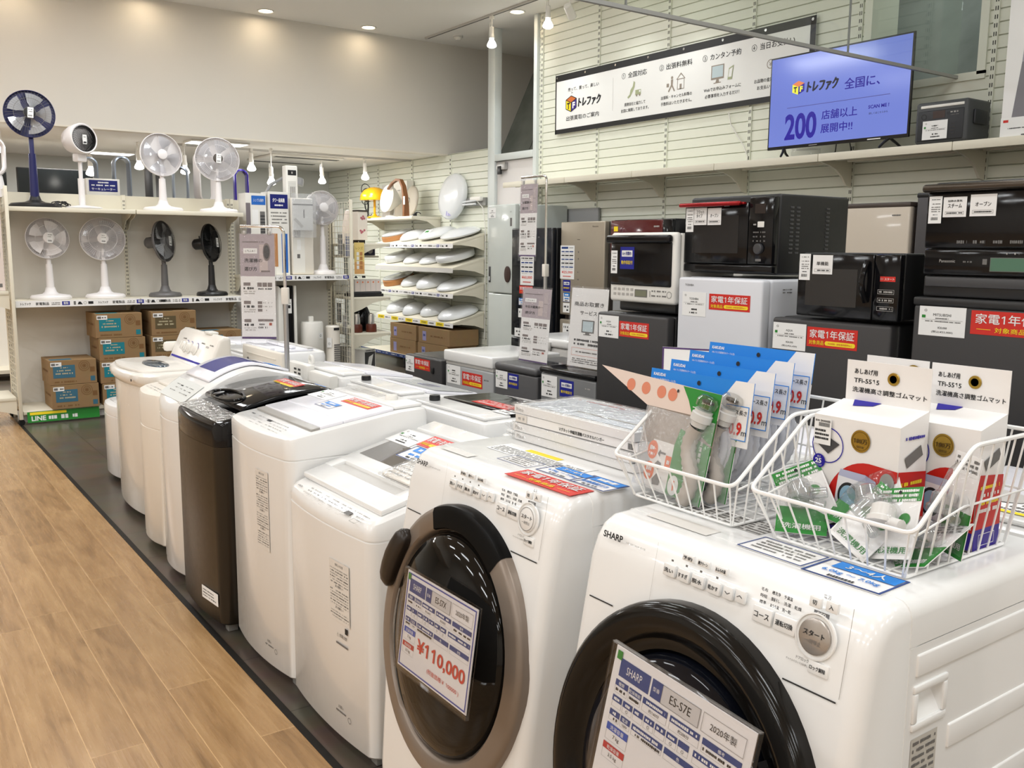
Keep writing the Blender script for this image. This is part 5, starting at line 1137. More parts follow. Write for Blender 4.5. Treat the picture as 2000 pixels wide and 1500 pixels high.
def pole_sign(label, loc, rz, H, w, h, kind, t1, t2, arm, drop, joint=.55, br=.12):
    """chrome pole with a bent top arm to the left, two clips and a hanging sheet"""
    t = thing('sign_stand', label, 'sign', loc, rz)
    mb = MB(); mb.lathe([(br, 0), (br, .006), (br*.9, .012), (.012, .018)], steel, 28); mb.build('base', t)
    mb = MB(); mb.tube([(0, 0, .012), (0, 0, H*joint)], .012, steel, 12); mb.build('lower_pole', t)
    mb = MB(); pts = [(0, 0, H*joint)] + [(0, 0, H-.03)] + [(-.03+.03*math.cos(a), 0, H-.03+.03*math.sin(a)) for a in (PI/8, PI/4, 3*PI/8, PI/2)] + [(-arm, 0, H)]
    mb.tube(pts, .0075, chrome, 10); mb.build('upper_pole', t)
    mb = MB(); mb.box(-.017, -.017, H*joint-.05, .017, .017, H*joint+.03, cream, .004); mb.build('pole_joint', t)
    xc = -arm+w/2-.005
    for s in (-1, 1): mb = MB(); mb.box(xc+s*w*.36-.012, -.012, H-.035, xc+s*w*.36+.012, .010, H+.008, acryl, .003); mb.box(xc+s*w*.36-.007, -.005, H-drop-.004, xc+s*w*.36+.007, .005, H-.02, greyw, .002); mb.build('sign_clip', t)
    mb = MB(); mb.T = TR(xc, 0, H-drop, math.radians(-1.5)); guide_face(mb, w, h, t1, t2, kind); mb.build('hanging_sheet', t, smooth=0)
    mb = MB(); mb.T = TR(xc, -.004, H-drop, math.radians(-1.5)); mb.box(-w/2-.004, -.003, -h-.03, w/2+.006, .0035+.0, .004, filmthin); mb.build('clear_sleeve', t, smooth=0)
    return t
pole_sign('hanging guide sheet on a grey pole among the washing machines, with a washer picture', (1.68, 4.25, 0), math.radians(-35), 1.59, .165, .50, 'washer', '洗濯機の', '選び方', .205, .035, .80, .03)
pole_sign('tall hanging guide sheet on a chrome pole above the small refrigerators', (3.62, 4.73, 0), R2, 1.955, .185, .465, 'fridge', '冷蔵庫の', '選び方', .27, .045, .70)
def stand_sign(label, loc, rz, w, h, kind, t1, t2):
    t = thing('standing_sign', label, 'sign', loc, rz)
    mb = MB(); mb.T = TR(0, 0, h+.004, math.radians(-4)); guide_face(mb, w, h, t1, t2, kind) if kind != 'service' else None
    if kind == 'service':
        mb.box(-w/2, -.001, -h, w/2, 0, 0, paperglossy); mb.text(t1, 0, -h*.20, h*.055, ink, w*.80, bold=.012, layer=3); mb.text(t2, 0, -h*.31, h*.052, ink, w*.46, bold=.012, layer=3)
        mb.rect(-w*.16, -h*.56, w*.18, -h*.40, inkgrey, 3); mb.rect(-w*.13, -h*.545, w*.15, -h*.415, mat('icon_blue', lin(190, 206, 212), .5), 4); mb.rect(-w*.05, -h*.58, w*.06, -h*.56, inkgrey, 3); mb.rect(-w*.1, -h*.59, w*.11, -h*.58, inkgrey, 3)
        for k in range(2): mb.scrib(-w*.35, w*.35, -h*(.66+.05*k), h*.03, ink, 3)
        mb.frame(-w*.40, -h*.86, w*.40, -h*.76, h*.004, mat('salmon_print', lin(220, 130, 110), .5), 3); mb.scrib(-w*.3, w*.3, -h*.81, h*.02, inkgrey, 3)
        for k in range(3): mb.scrib(-w*.4, w*.36, -h*(.90+.025*k), h*.014, inkgrey, 3)
    mb.build('printed_sheet', t, smooth=0)
    mb = MB(); mb.T = TR(0, -.003, h+.004, math.radians(-4)); mb.box(-w/2-.006, -.004, -h, w/2+.006, .002, .01, filmthin); mb.build('clear_holder', t, smooth=0)
    mb = MB(); mb.box(-w/2-.006, -.03, 0, w/2+.006, .09, .005, acryl); mb.build('holder_foot', t)
    return t
stand_sign('second-hand fridge guide standing on the charcoal refrigerator', (3.16, 4.20, .8465), R2, .27, .42, 'fridge', '中古冷蔵庫の', '選び方')
stand_sign('white hold-for-you service notice standing on the mid grey refrigerator', (3.16, 3.735, .8665), R2, .30, .42, 'service', '商品お取置き', 'サービス')
t = thing('card_holder', 'dark-edged white card stand showing over the back of the hose basket', 'card stand', (1.90, 1.80, 1.0005), math.radians(-60))
mb = MB(); mb.box(-.085, -.002, .004, .085, .002, .225, paperglossy); mb.frame(-.085, .004, .085, .225, .005, mat('violet_print', lin(84, 60, 110), .4), 4); mb.scrib(-.06, .02, .16, .010, inklight, 5); mb.build('card', t, smooth=0)
mb = MB(); mb.box(-.085, -.03, .0, .085, .04, .004, acryl); mb.build('holder_foot', t)
# ================================================================ goods on the front-loading machines
TZ = 1.0058
wire = mat('white_coated_wire', (.84, .84, .83), .3)
def wire_basket(label, loc, bw, rw, depth=.30, hf=.086, hb=.20):
    t = thing('wire_basket', label, 'basket', loc, R2)
    def corner(pts, r=.018, n=4):
        out = []; k = len(pts)
        for i in range(k):
            p0, p, p1 = Vector(pts[i-1]), Vector(pts[i]), Vector(pts[(i+1) % k]); a = p+(p0-p).normalized()*r; b2 = p+(p1-p).normalized()*r
            for j in range(n+1):
                s = j/n; out.append(tuple((1-s)**2*a+2*s*(1-s)*p+s*s*b2))
        return out
    F0, K, BK = -.035, .115, depth+.02
    mb = MB(); rim = corner([(-rw, F0, hf), (rw, F0, hf), (rw, K, hb), (rw, BK, hb), (-rw, BK, hb), (-rw, K, hb)]); mb.tube(rim, .0038, wire, 8, True); mb.build('rim', t)
    # points on the rim for a given depth
    def rz(y): return hf+(hb-hf)*min(1, max(0, (y-F0)/(K-F0)))
    mb = MB(); n = 9
    for i in range(n):
        u = -1+2*i/(n-1); x0, x1 = u*bw*.97, u*rw*.95
        mb.tube([(x1, F0, hf), (x0, 0, .004), (x0, depth, .004), (x1, BK, hb)], .0018, wire, 6)
    for s in (-1, 1):
        for i in range(11):
            y = .0+depth*i/10; yr = F0+.012+(BK-F0-.024)*i/10; mb.tube([(s*rw, yr, rz(yr)), (s*bw, y, .004)], .0018, wire, 6)
    mb.build('upright_wires', t)
    mb = MB(); mb.tube(corner([(-bw, 0, .004), (bw, 0, .004), (bw, depth, .004), (-bw, depth, .004)], .012), .0024, wire, 7, True)
    m = (bw+rw)/2+.003
    mb.tube([(m, -.012, .075), (m, depth*.4, .10), (m, depth+.01, .10), (-m, depth+.01, .10), (-m, depth*.4, .10), (-m, -.012, .075)], .0020, wire, 6)
    for i in range(7): y = depth*(i+.5)/7; mb.tube([(-bw, y, .0025), (bw, y, .0025)], .0016, wire, 5)
    mb.build('cross_wires', t)
    return t
wire_basket('white wire basket of blue and green hose packs', (1.248, 1.197, TZ), .128, .156)
wire_basket('white wire basket of rubber mat boxes and clear elbow packs', (1.262, .865, TZ), .122, .152)

ribm = mat('translucent_grey_hose', lin(196, 198, 206), .3, trans=.0); pvc = mat('grey_pvc_hose', lin(176, 169, 162), .35)
def ribbed(mb, pts, r, m, n=10, k=5):
    P = []
    for a, b2 in zip(pts, pts[1:]):
        for j in range(k): P.append(Vector(a).lerp(Vector(b2), j/k))
    rings = []
    for i, p in enumerate(P):
        d = (P[min(i+1, len(P)-1)]-P[max(0, i-1)]).normalized(); a = Vector((0, 1, 0)) if abs(d.y) < .9 else Vector((1, 0, 0)); a = (a-d*a.dot(d)).normalized(); b2 = d.cross(a)
        rr = r*(1 if i % 2 else .86); rings.append([tuple(p+rr*(math.cos(2*PI*j/n)*a+math.sin(2*PI*j/n)*b2)) for j in range(n)])
    vs = [v for R in rings for v in R]; fs = [(i*n+j, i*n+(j+1) % n, (i+1)*n+(j+1) % n, (i+1)*n+j) for i in range(len(rings)-1) for j in range(n)]
    mb.add(vs, fs, m)
def pillow(mb, w, h, b, m, nx=14, nz=14, seed=1, both=True):
    rnd = random.Random(seed); vs = []; fs = []
    ph = [rnd.uniform(0, 6) for _ in range(4)]
    for side in ((-1, 1) if both else (-1,)):
        o = len(vs)
        for i in range(nz+1):
            for j in range(nx+1):
                u, v = j/nx, i/nz; e = (math.sin(PI*u)*math.sin(PI*v))**.5
                wr = .12*math.sin(9*u+ph[0]+4*v)+.10*math.sin(14*v+ph[1]+3*u)
                vs.append((-w/2+w*u, side*b*e*(1+wr), h*v))
        for i in range(nz):
            for j in range(nx): q = (o+i*(nx+1)+j, o+i*(nx+1)+j+1, o+(i+1)*(nx+1)+j+1, o+(i+1)*(nx+1)+j); fs.append(q if side < 0 else q[::-1])
    mb.add(vs, fs, m)
def blue_pack(label, loc, tilt, h):
    t = thing('hose_pack', label, 'hose pack', loc, tilt=(tilt, 0, R2), group='blue-headed hose packs in the basket'); w = .275
    mb = MB(); mb.box(-w/2, -.0008, h-.062, w/2, .0008, h, blue); mb.box(w/2-.068, -.0008, h-.125, w/2, .0008, h-.06, paperglossy)
    mb.poly([(w/2-.045, h), (w/2, h), (w/2, h-.064), (w/2-.085, h-.064), (w/2-.085, h-.052)], paperglossy, 2)
    mb.text('KAKUDAI', -w/2+.026, h-.011, .0065, paper, .034, bold=.04, layer=3); mb.text('436-112 洗濯機排水ホース(L型)', -w/2+.042, h-.0215, .0055, paper, .064, layer=3)
    mb.text('洗濯機用排水ホースの交換用', -.02, h-.050, .009, ink, .11, bold=.01, layer=3)
    mb.disc(.0, h-.016, .0048, .0048, ink, 4, 14)
    mb.rect(w/2-.060, h-.112, w/2-.004, h-.046, paperglossy, 4); mb.frame(w/2-.060, h-.112, w/2-.004, h-.046, .0016, blue, 5)
    mb.text('ホース長さ', w/2-.032, h-.059, .009, ink, .048, bold=.012, layer=6); mb.text('約', w/2-.053, h-.078, .007, ink, layer=6); mb.text('0.9', w/2-.032, h-.090, .026, redink, .031, bold=.03, layer=6); mb.text('m', w/2-.010, h-.098, .008, ink, layer=6)
    mb.build('header_card', t, smooth=0)
    mb = MB(); pts = []
    for i in range(64):
        a = -.6+i*.24; r = .078+.012*(i/64); pts.append((r*1.12*math.cos(a), .004+.010*((i//26) - 1)*.9, .105+r*1.05*math.sin(a)*.98))
    ribbed(mb, pts, .0105, ribm, 8, 3); mb.build('ribbed_hose', t, smooth=60)
    mb = MB(); mb.T = TR(0, .004, .002); pillow(mb, .235, h-.06, .019, filmthin, seed=int(h*1000)); mb.build('clear_bag', t, smooth=70)
    return t
hp = [(1.375, 1.262, .236, 'blue-headed hose pack nearest the green packs'), (1.425, 1.257, .252, 'blue-headed hose pack second behind the green packs'), (1.482, 1.260, .268, 'blue-headed hose pack third behind the green packs'), (1.540, 1.258, .283, 'blue-headed hose pack against the back of the basket')]
for i, (x, y, h, lb) in enumerate(hp):
    blue_pack(lb, (x-.045, y-.03 if False else y, TZ+.012), math.radians(-7), h)
sage = mat('translucent_white_nylon', lin(226, 226, 224), .25, trans=.2)
def green_pack(label, loc, tilt, rz, h, sx=1., back=False, roll=0):
    w = .265
    t = thing('drain_hose_pack', label, 'hose pack', loc, tilt=(tilt, math.radians(roll), rz), group='green and white drain hose packs')
    mb = MB(); mb.T = Matrix.Diagonal((sx, 1, 1, 1)); mb.box(-w/2+.05, -.0008, .0, w/2, .0008, .100, paperglossy); (mb.prism([(-w/2-.235, h+.004), (-w/2-.004, h-.055), (w/2, h-.05), (w/2, h)], 'y', -.0008, .0008, mat('dull_pinkish_flap', lin(222, 206, 196), .4)) if not back else mb.box(-w/2, -.0008, h-.05, w/2, .0008, h, paperglossy))
    mb.box(-w/2, .0006, .09, w/2, .0018, h-.04, mat('pack_back_kraft_grey', lin(158, 146, 134), .6))
    # top band: orange dots on white, green sweep on the other side
    gp_ = [(-.01, h), (w/2, h), (w/2, h-.10), (.085, h-.085), (.05, h-.06), (.02, h-.025)]; mb.poly(gp_, green, 3)
    [mb.disc(q_, h-.022, .018, .013, orange if back else mat('faded_orange', lin(212, 132, 104), .5), 2, 20) for q_ in ((-.22, -.155, -.09, -.045) if not back else (-.095, -.055))]; mb.disc(-.025, h-.012, .0035, .0035, ink, 5, 12)
    mb.text('SANEI', .085, h-.022, .007, paper, .032, bold=.02, layer=4); mb.rect(.04, h-.036, .10, h-.0345, paper, 4); mb.rect(.058, h-.062, .105, h-.055, paper, 4)
    # lower panel
    mb.rect(.0, 0, w/2, .10, green, 2); mb.poly([(.0, .10), (.012, .135), (w/2, .115), (w/2, .10)], green, 2)
    for z in (.078, .035): mb.disc(-w/2+.054, z, .020, .019, orange, 2, 24); mb.scrib(-w/2+.044, -w/2+.066, z+.004, .009, paper, 4); mb.scrib(-w/2+.042, -w/2+.066, z-.008, .006, paper, 4)
    mb.rect(-.022, .050, .0, .075, orange, 3); mb.scrib(-.018, -.004, .0625, .008, paper, 5)
    for q in ([(-.055, .074), (-.046, .084), (-.046, .079), (-.025, .079), (-.025, .075), (-.046, .075), (-.046, .068)], [(-.062, .05), (-.05, .06), (-.035, .056), (-.036, .045), (-.052, .041)], [(-.06, .02), (-.045, .035), (-.025, .028), (-.03, .012), (-.055, .010)]): mb.poly(q, inkgrey, 3)
    mb.disc(.024, .022, .020, .020, paper, 3, 26); mb.text('1', .024, .022, .020, orange, bold=.04, layer=4)
    for k, s in enumerate('ドレンホース'): mb.text(s, .072, .118-.0165*k, .0145, paper, .014, bold=.02, layer=4)
    for k, s in enumerate('洗濯機用'): mb.text(s, .098, .118-.011*k, .009, paper, .0095, bold=.012, layer=4)
    for k in range(5): mb.scrib(.045, .056, .11-.012*k, .006, paper, 4)
    mb.build('printed_card', t, smooth=0)
    mb = MB(); pts = [(.09*sx+.012*math.sin(i*.3), -.012, .0+.155*i/22) for i in range(23)]; ribbed(mb, [(p[0]-.005, p[1], p[2]) for p in pts], .016, pvc, 12, 1)
    mb.build('drain_hose', t, smooth=60)
    mb = MB(); mb.T = TR(.088*sx, -.014, .150, 0, math.radians(14)); mb.lathe([(.015, 0), (.017, .01), (.021, .012), (.021, .026), (.018, .028), (.018, .034)], sage, 20)
    mb.build('white_coupling', t)
    mb = MB(); mb.T = TR(.088*sx+.010, -.014, .186, 0, math.radians(14)); mb.lathe([(.014, 0), (.021, .004), (.022, .016), (.017, .024), (.008, .026)], clear('clear_nozzle', (.86, .86, .84), .15, .08), 20)
    mb.lathe([(.0001, .012), (.012, .012), (.012, .016), (.0001, .016)], darkgrey, 14); mb.build('clear_nozzle', t)
    mb = MB(); mb.T = TR(0, -.004, .0); pillow(mb, w*sx, h-.055, .023, film, 16, 16, seed=5 if back else 3); mb.build('clear_bag', t, smooth=70)
    return t
green_pack('green and white drain hose pack at the basket front, its bag bulging over the wires', (1.280, 1.272, TZ+.012), math.radians(-11), R2-math.radians(3), .218, roll=2, sx=.74)
green_pack('green and white drain hose pack standing just behind the bulging one', (1.328, 1.248, TZ+.014), math.radians(-9), R2-math.radians(1), .222, back=True, roll=2, sx=.70)

# rubber mat boxes
cart = mat('white_carton', lin(236, 234, 232), .5); gold = mat('gold_foil', lin(170, 140, 60), .3, metal=.8); redp = mat('carton_red', lin(196, 32, 24), .4); ind = mat('carton_indigo', lin(44, 16, 140), .4)
def mat_box(label, loc, w, rz=R2):
    t = thing('rubber_mat_box', label, 'box', loc, rz, group='boxed rubber mats with hanging tabs'); D, h = .082, .222
    mb = MB(); mb.box(-w/2, 0, 0, w/2, D, h-.02, cart); mb.prism([(0, h-.02), (D, h-.02), (D, h)], 'x', -w/2, w/2, cart)
    mb.T = TR(0, -.0005, 0); S = w/.165
    x = lambda u: u*S
    red_arc = [(x(-.052), .0)] + [(x(.03-.082*math.cos(a)), .04+.092*math.sin(a)) for a in [PI*.04+PI*.5*k/12 for k in range(13)]] + [(x(.0825), .128), (x(.0825), 0)]
    mb.poly(red_arc, redp, 1); mb.poly([(x(-.0825), 0), (x(.0825), 0), (x(.0825), .030), (x(-.0825), .036)], ind, 2)
    mb.ringflat(x(-.052), .150, .030, .0318, indigo, 2, 30); mb.poly([(x(-.075), .152), (x(-.05), .165), (x(-.028), .155), (x(-.05), .135)], darkgrey, 3)
    mb.disc(x(-.067), .120, .0125, .0125, indigo, 4, 24); mb.text('25', x(-.068), .120, .009, paper, .013, bold=.03, layer=5); mb.text('高さ', x(-.067), .1275, .0035, paper, layer=5); mb.text('かさ上げ', x(-.067), .1125, .003, paper, layer=5)
    mb.disc(x(.012), .168, .0185, .0195, gold, 3, 30); mb.ringflat(x(.012), .168, .0155, .0163, mat('gold_line', lin(120, 92, 30), .4, metal=.5), 4, 30); mb.text('180万', x(.012), .168, .0085, mat('gold_ink', lin(84, 62, 20), .5), .026, bold=.015, layer=5); mb.text('個突破', x(.012), .158, .0045, MT['gold_ink'], layer=5)
    # machine picture
    mb.poly([(x(-.034), .028), (x(.032), .018), (x(.028), .098), (x(-.026), .102)], mat('picture_white', lin(228, 228, 232), .4), 5); mb.poly([(x(-.026), .102), (x(.028), .098), (x(.026), .112), (x(-.022), .114)], mat('picture_lilac', lin(176, 180, 206), .4), 5)
    mb.poly([(x(.032), .018), (x(.050), .028), (x(.046), .104), (x(.026), .112), (x(.028), .098)], mat('picture_lilac2', lin(160, 164, 196), .4), 5)
    mb.disc(x(-.004), .068, .021*S, .025, ink, 6, 30); mb.disc(x(-.004), .068, .0165*S, .020, mat('picture_aqua', lin(140, 176, 200), .3), 7, 30)
    mb.poly([(x(-.034), .022), (x(.032), .012), (x(.032), .018), (x(-.034), .028)], inkgrey, 6)
    for fx, fz in ((-.03, .020), (.012, .010), (.044, .020)): mb.poly([(x(fx-.008), fz), (x(fx+.008), fz), (x(fx+.006), fz-.008), (x(fx-.004), fz-.010)], ink, 7)
    mb.disc(x(.066), .105, .0135, .018, mat('picture_grey2', lin(150, 152, 148), .4), 5, 24)
    for k in range(4): mb.scrib(x(.054), x(.080), .078-.0085*k, .005, paper if k < 2 else yellow, 5)
    mb.rect(x(.054), .036, x(.080), .043, paper, 5)
    mb.rect(x(-.079), .150, x(-.045), .197, paper, 6); mb.scrib(x(-.077), x(-.047), .192, .004, inkgrey, 7)
    for k in range(14): mb.rect(x(-.070+.0016*k), .182, x(-.0692+.0016*k), .189, ink, 7)
    for k in range(3): mb.scrib(x(-.077), x(-.049), .175-.007*k, .0045, ink, 7)
    # right side face
    mb.T = TR(w/2+.0005, 0, 0, rz=PI/2); mb.rect(0, .0, D, .035, ind, 1); mb.poly([(0, .035), (D, .035), (D, .12), (0, .128)], redp, 1); mb.poly([(.015, .150), (.06, .168), (.068, .150), (.024, .132)], inkgrey, 2); mb.scrib(.015, .07, .182, .006, indigo, 2)
    for k in range(4): mb.scrib(.01, .07, .105-.013*k, .007, paper if k % 2 else yellow, 2)
    mb.frame(.015, .006, .065, .026, .001, paper, 2)
    # top corner patch
    mb.T = TR(0, 0, h-.0195, -PI/2+math.atan2(.02, D)); mb.poly([(x(-.06), .084), (x(-.045), .056), (x(-.012), .066), (x(-.006), .084)], indigo, 1)
    mb.build('carton', t, smooth=0)
    mb = MB(); hh = .072; mb.box(-w/2+.004, D-.001, h-.002, w/2, D+.0008, h+hh, cart); mb.T = TR(0, D-.001, h)
    mb.text('あしあげ用', x(-.040), .053, .0095, ink, x(.045), bold=.02, layer=1); mb.text('TFi-5515', x(-.038), .0365, .0085, ink, x(.050), bold=.02, layer=1); mb.text('洗濯機高さ調整ゴムマット', x(.006), .020, .0095, ink, x(.142), bold=.015, layer=1); mb.build('hanging_tab', t, smooth=0)
    mb = MB(); mb.T = TR(x(.014), D-.002, h+.046); mb.lathe([(.0065, 0), (.007, .0015), (.0105, .0018), (.0115, 0)], gold, 22, axis='y'); mb.lathe([(.0001, .0006), (.0068, .0006)], ink, 16, axis='y'); mb.build('eyelet', t)
    return t
mat_box('boxed rubber mats standing foremost in the basket, fully seen', (1.372, .916, TZ+.006), .166)
mb2 = mat_box('boxed rubber mats half hidden behind the foremost box, gold award on its tab', (1.466, .958, TZ+.006), .128)
mb = MB(); mb.T = TR(.036, .080, .222+.046); mb.disc(0, 0, .016, .017, gold, 2, 26); mb.text('220万', 0, 0, .008, MT['gold_ink'], .024, bold=.015, layer=3); mb.poly([(-.012, -.012), (.012, -.012), (.010, -.022), (-.010, -.022)], redp, 1); mb.build('award_print', mb2, smooth=0)
mat_box('boxed rubber mats behind the tall green pack, against the side wires of the basket', (1.462, .819, TZ+.006), .142)

# clear elbow fittings in blister packs
clearp = clear('clear_hard_plastic', (.9, .91, .91), .18, .08, haze=.12); whitep = mat('white_hard_plastic', lin(214, 212, 209), .25)
def elbow_pack(label, loc, tilt, col, w=.085, h=.12, white_=False):
    t = thing('elbow_pack', label, 'plumbing pack', loc, tilt=tilt, group='clear elbow fittings in blister packs')
    mb = MB(); mb.box(-w/2, -.0006, 0, w/2, .0006, h, paperglossy); mb.rect(-w/2, 0, w/2, h*.45, green if col else paperglossy, 2); mb.rect(-w/2, h*.80, w/2, h, green if not col else paperglossy, 2)
    for k in range(3): mb.scrib(-w*.42, w*.42, h*.95-.008*k, .005, inkgrey if col else paper, 3)
    mb.disc(-w*.22, h*.55, .011, .010, green if not col else paper, 3, 18); mb.disc(w*.20, h*.55, .011, .010, green if not col else paper, 3, 18); mb.text('洗濯機用', 0, h*.12, .011, paper if col else green, w*.75, bold=.015, layer=3)
    mb.disc(0, h-.008, .003, .003, ink, 4, 10); mb.build('backing_card', t, smooth=0)
    m = whitep if white_ else clearp
    mb = MB(); mb.T = TR(-.004, -.026, h*.40); mb.lathe([(.020, 0), (.024, .002), (.024, .010), (.020, .013), (.019, .03), (.014, .034)], m, 20); mb.T = TR(-.004, -.026, h*.40+.008, 0, math.radians(105)); mb.lathe([(.008, .015), (.0095, .017), (.0095, .042), (.007, .043)], m, 16); mb.build('elbow_fitting', t)
    mb = MB(); mb.T = TR(0, -.002, .006); pillow(mb, w*.94, h*.86, .036, filmthin, 10, 10, seed=int(loc[0]*1000) % 97, both=False); mb.build('blister', t, smooth=70)
    return t
R_ = math.radians
packs = [('clear elbow pack lying on its side at the front corner by the hose basket', (1.29, .955, TZ+.012), (R_(-50), 0, R2+R_(35)), 1, 0),
 ('clear elbow pack with a grey card edge tipped towards the hose basket', (1.325, .945, TZ+.020), (R_(-35), R_(-25), R2+R_(40)), 0, 0),
 ('elbow pack with a green top edge lying across the middle of the basket', (1.335, .895, TZ+.030), (R_(-55), R_(12), R2+R_(10)), 1, 0),
 ('clear elbow pack with green dots at the middle of the front wires', (1.288, .865, TZ+.014), (R_(-40), R_(20), R2-R_(12)), 0, 0),
 ('white spout elbow pack behind the front wires near the box edge', (1.292, .790, TZ+.014), (R_(-28), R_(-16), R2-R_(8)), 0, 1),
 ('elbow pack with a slanted card standing over the white spout pack', (1.345, .825, TZ+.035), (R_(-20), R_(-32), R2), 1, 0),
 ('green elbow pack lying in the basket corner under the white spout pack', (1.300, .765, TZ+.006), (R_(-62), R_(-20), R2-R_(18)), 1, 0),
 ('tall green elbow pack standing upright against the side wires', (1.400, .752, TZ+.012), (R_(-8), 0, R2-R_(30)), 1, 0)]
for lb, loc, tl, c, wh in packs: elbow_pack(lb, loc, tl, c, white_=bool(wh), h=.165 if 'tall' in lb else .12, w=.07 if 'tall' in lb else .085)

# flat boxes stacked on the bronze-ringed machine
FB = [('topmost white flat box in the wrapped stack', 'Prime', 0, 0, None), ('second flat box from the top, its black title facing the aisle', '', .004, -.004, 'マグネット伸縮洗濯機バスタオルハンガー'),
      ('third flat box from the top, under the titled one', 'Plate', -.003, .003, None), ('lowest flat box of the wrapped stack on the washing machine', 'Plate', .002, 0, None)]
for i, (lb, br, dx, dy, ti) in enumerate(FB):
    z = TZ+.0235*(3-i)
    t = thing('flat_box', lb, 'box', (1.372+dx, 1.690+dy, z), R2+math.radians((.0, .8, -.5, 0)[i]), group='plastic-wrapped flat boxes stacked on a washing machine')
    mb = MB(); w, d, h = .455, .215, .0225; mb.box(-w/2, 0, .0006, w/2, d, h, paperglossy, .001); mb.T = TR(0, -.0004, h/2)
    mb.text(br, -w/2+.025, 0, .010, inklight, .03, layer=1) if br else mb.scrib(-w/2+.008, -w/2+.04, 0, .007, inklight, 2)
    if ti: mb.text(ti, .035, -.001, .009, ink, .165, bold=.012, layer=1); mb.rect(-w/2+.002, -h*.42, -w/2+.05, h*.42, mat('pale_beige_print', lin(214, 208, 200), .5), 1)
    for k in range(7): mb.rect(w/2-.03+.003*k, -.007, w/2-.0285+.003*k, .007, ink, 1) if ti else None
    mb.T = TR(0, 0, h+.0003, -PI/2)
    if i == 0: mb.rect(-w/2+.02, .02, w/2-.02, d-.02, mat('pale_blue_print', lin(214, 220, 228), .4), 1); mb.scrib(-.18, .0, .18, .008, redink, 2); mb.rect(-.05, .06, .2, .07, inklight, 2)
    mb.build('carton', t, smooth=0)
    if i != 1:
        mb = MB(); mb.box(-w/2-.010, -.004, .0004, w/2+.006, d+.004, h+(.003 if i == 0 else .0004), filmthin, .004)
        mb.T = TR(-w/2-.008, -.002, 0); mb.tube([(0, 0, .008), (-.008, -.01, .016), (-.004, .01, .010), (-.012, .015, .02), (-.004, .03, .012)], .005, filmthin, 5); mb.build('plastic_wrap', t)
# ================================================================ fan shelves at the far end
def strip_print(mb, x0, x1, z, h, lay=3, yel=False):
    """printed shelf edge strip: mark, word for home appliances, pictograms, a blue box; repeated along its length"""
    x = x0+.02
    while x < x1-.30:
        mb.text('トレファク', x+.05, z, h*.42, ink, .075, bold=.02, layer=lay); mb.text('家電製品', x+.175, z, h*.48, ink, .10, bold=.015, layer=lay); mb.scrib(x+.245, x+.31, z+h*.10, h*.16, inkgrey, lay); mb.scrib(x+.245, x+.31, z-h*.16, h*.16, inkgrey, lay)
        mb.rect(x+.325, z-h*.32, x+.385, z+h*.32, yellow if yel else bluew, lay); mb.text('買取', x+.355, z, h*.40, paper, .038, bold=.015, layer=lay+1)
        mb.rect(x+.415, z-h*.3, x+.432, z+h*.3, inkgrey, lay); mb.poly([(x+.445, z-h*.25), (x+.485, z-h*.25), (x+.47, z+h*.2), (x+.455, z+h*.2)], ink, lay); mb.ringflat(x+.505, z, h*.2, h*.26, inklight, lay, 16); mb.rect(x+.53, z-h*.22, x+.57, z+h*.22, ink, lay)
        x += .60
GX0, GX1, GX2, GF, GB = 1.05, 2.04, 2.995, 8.54, 9.0
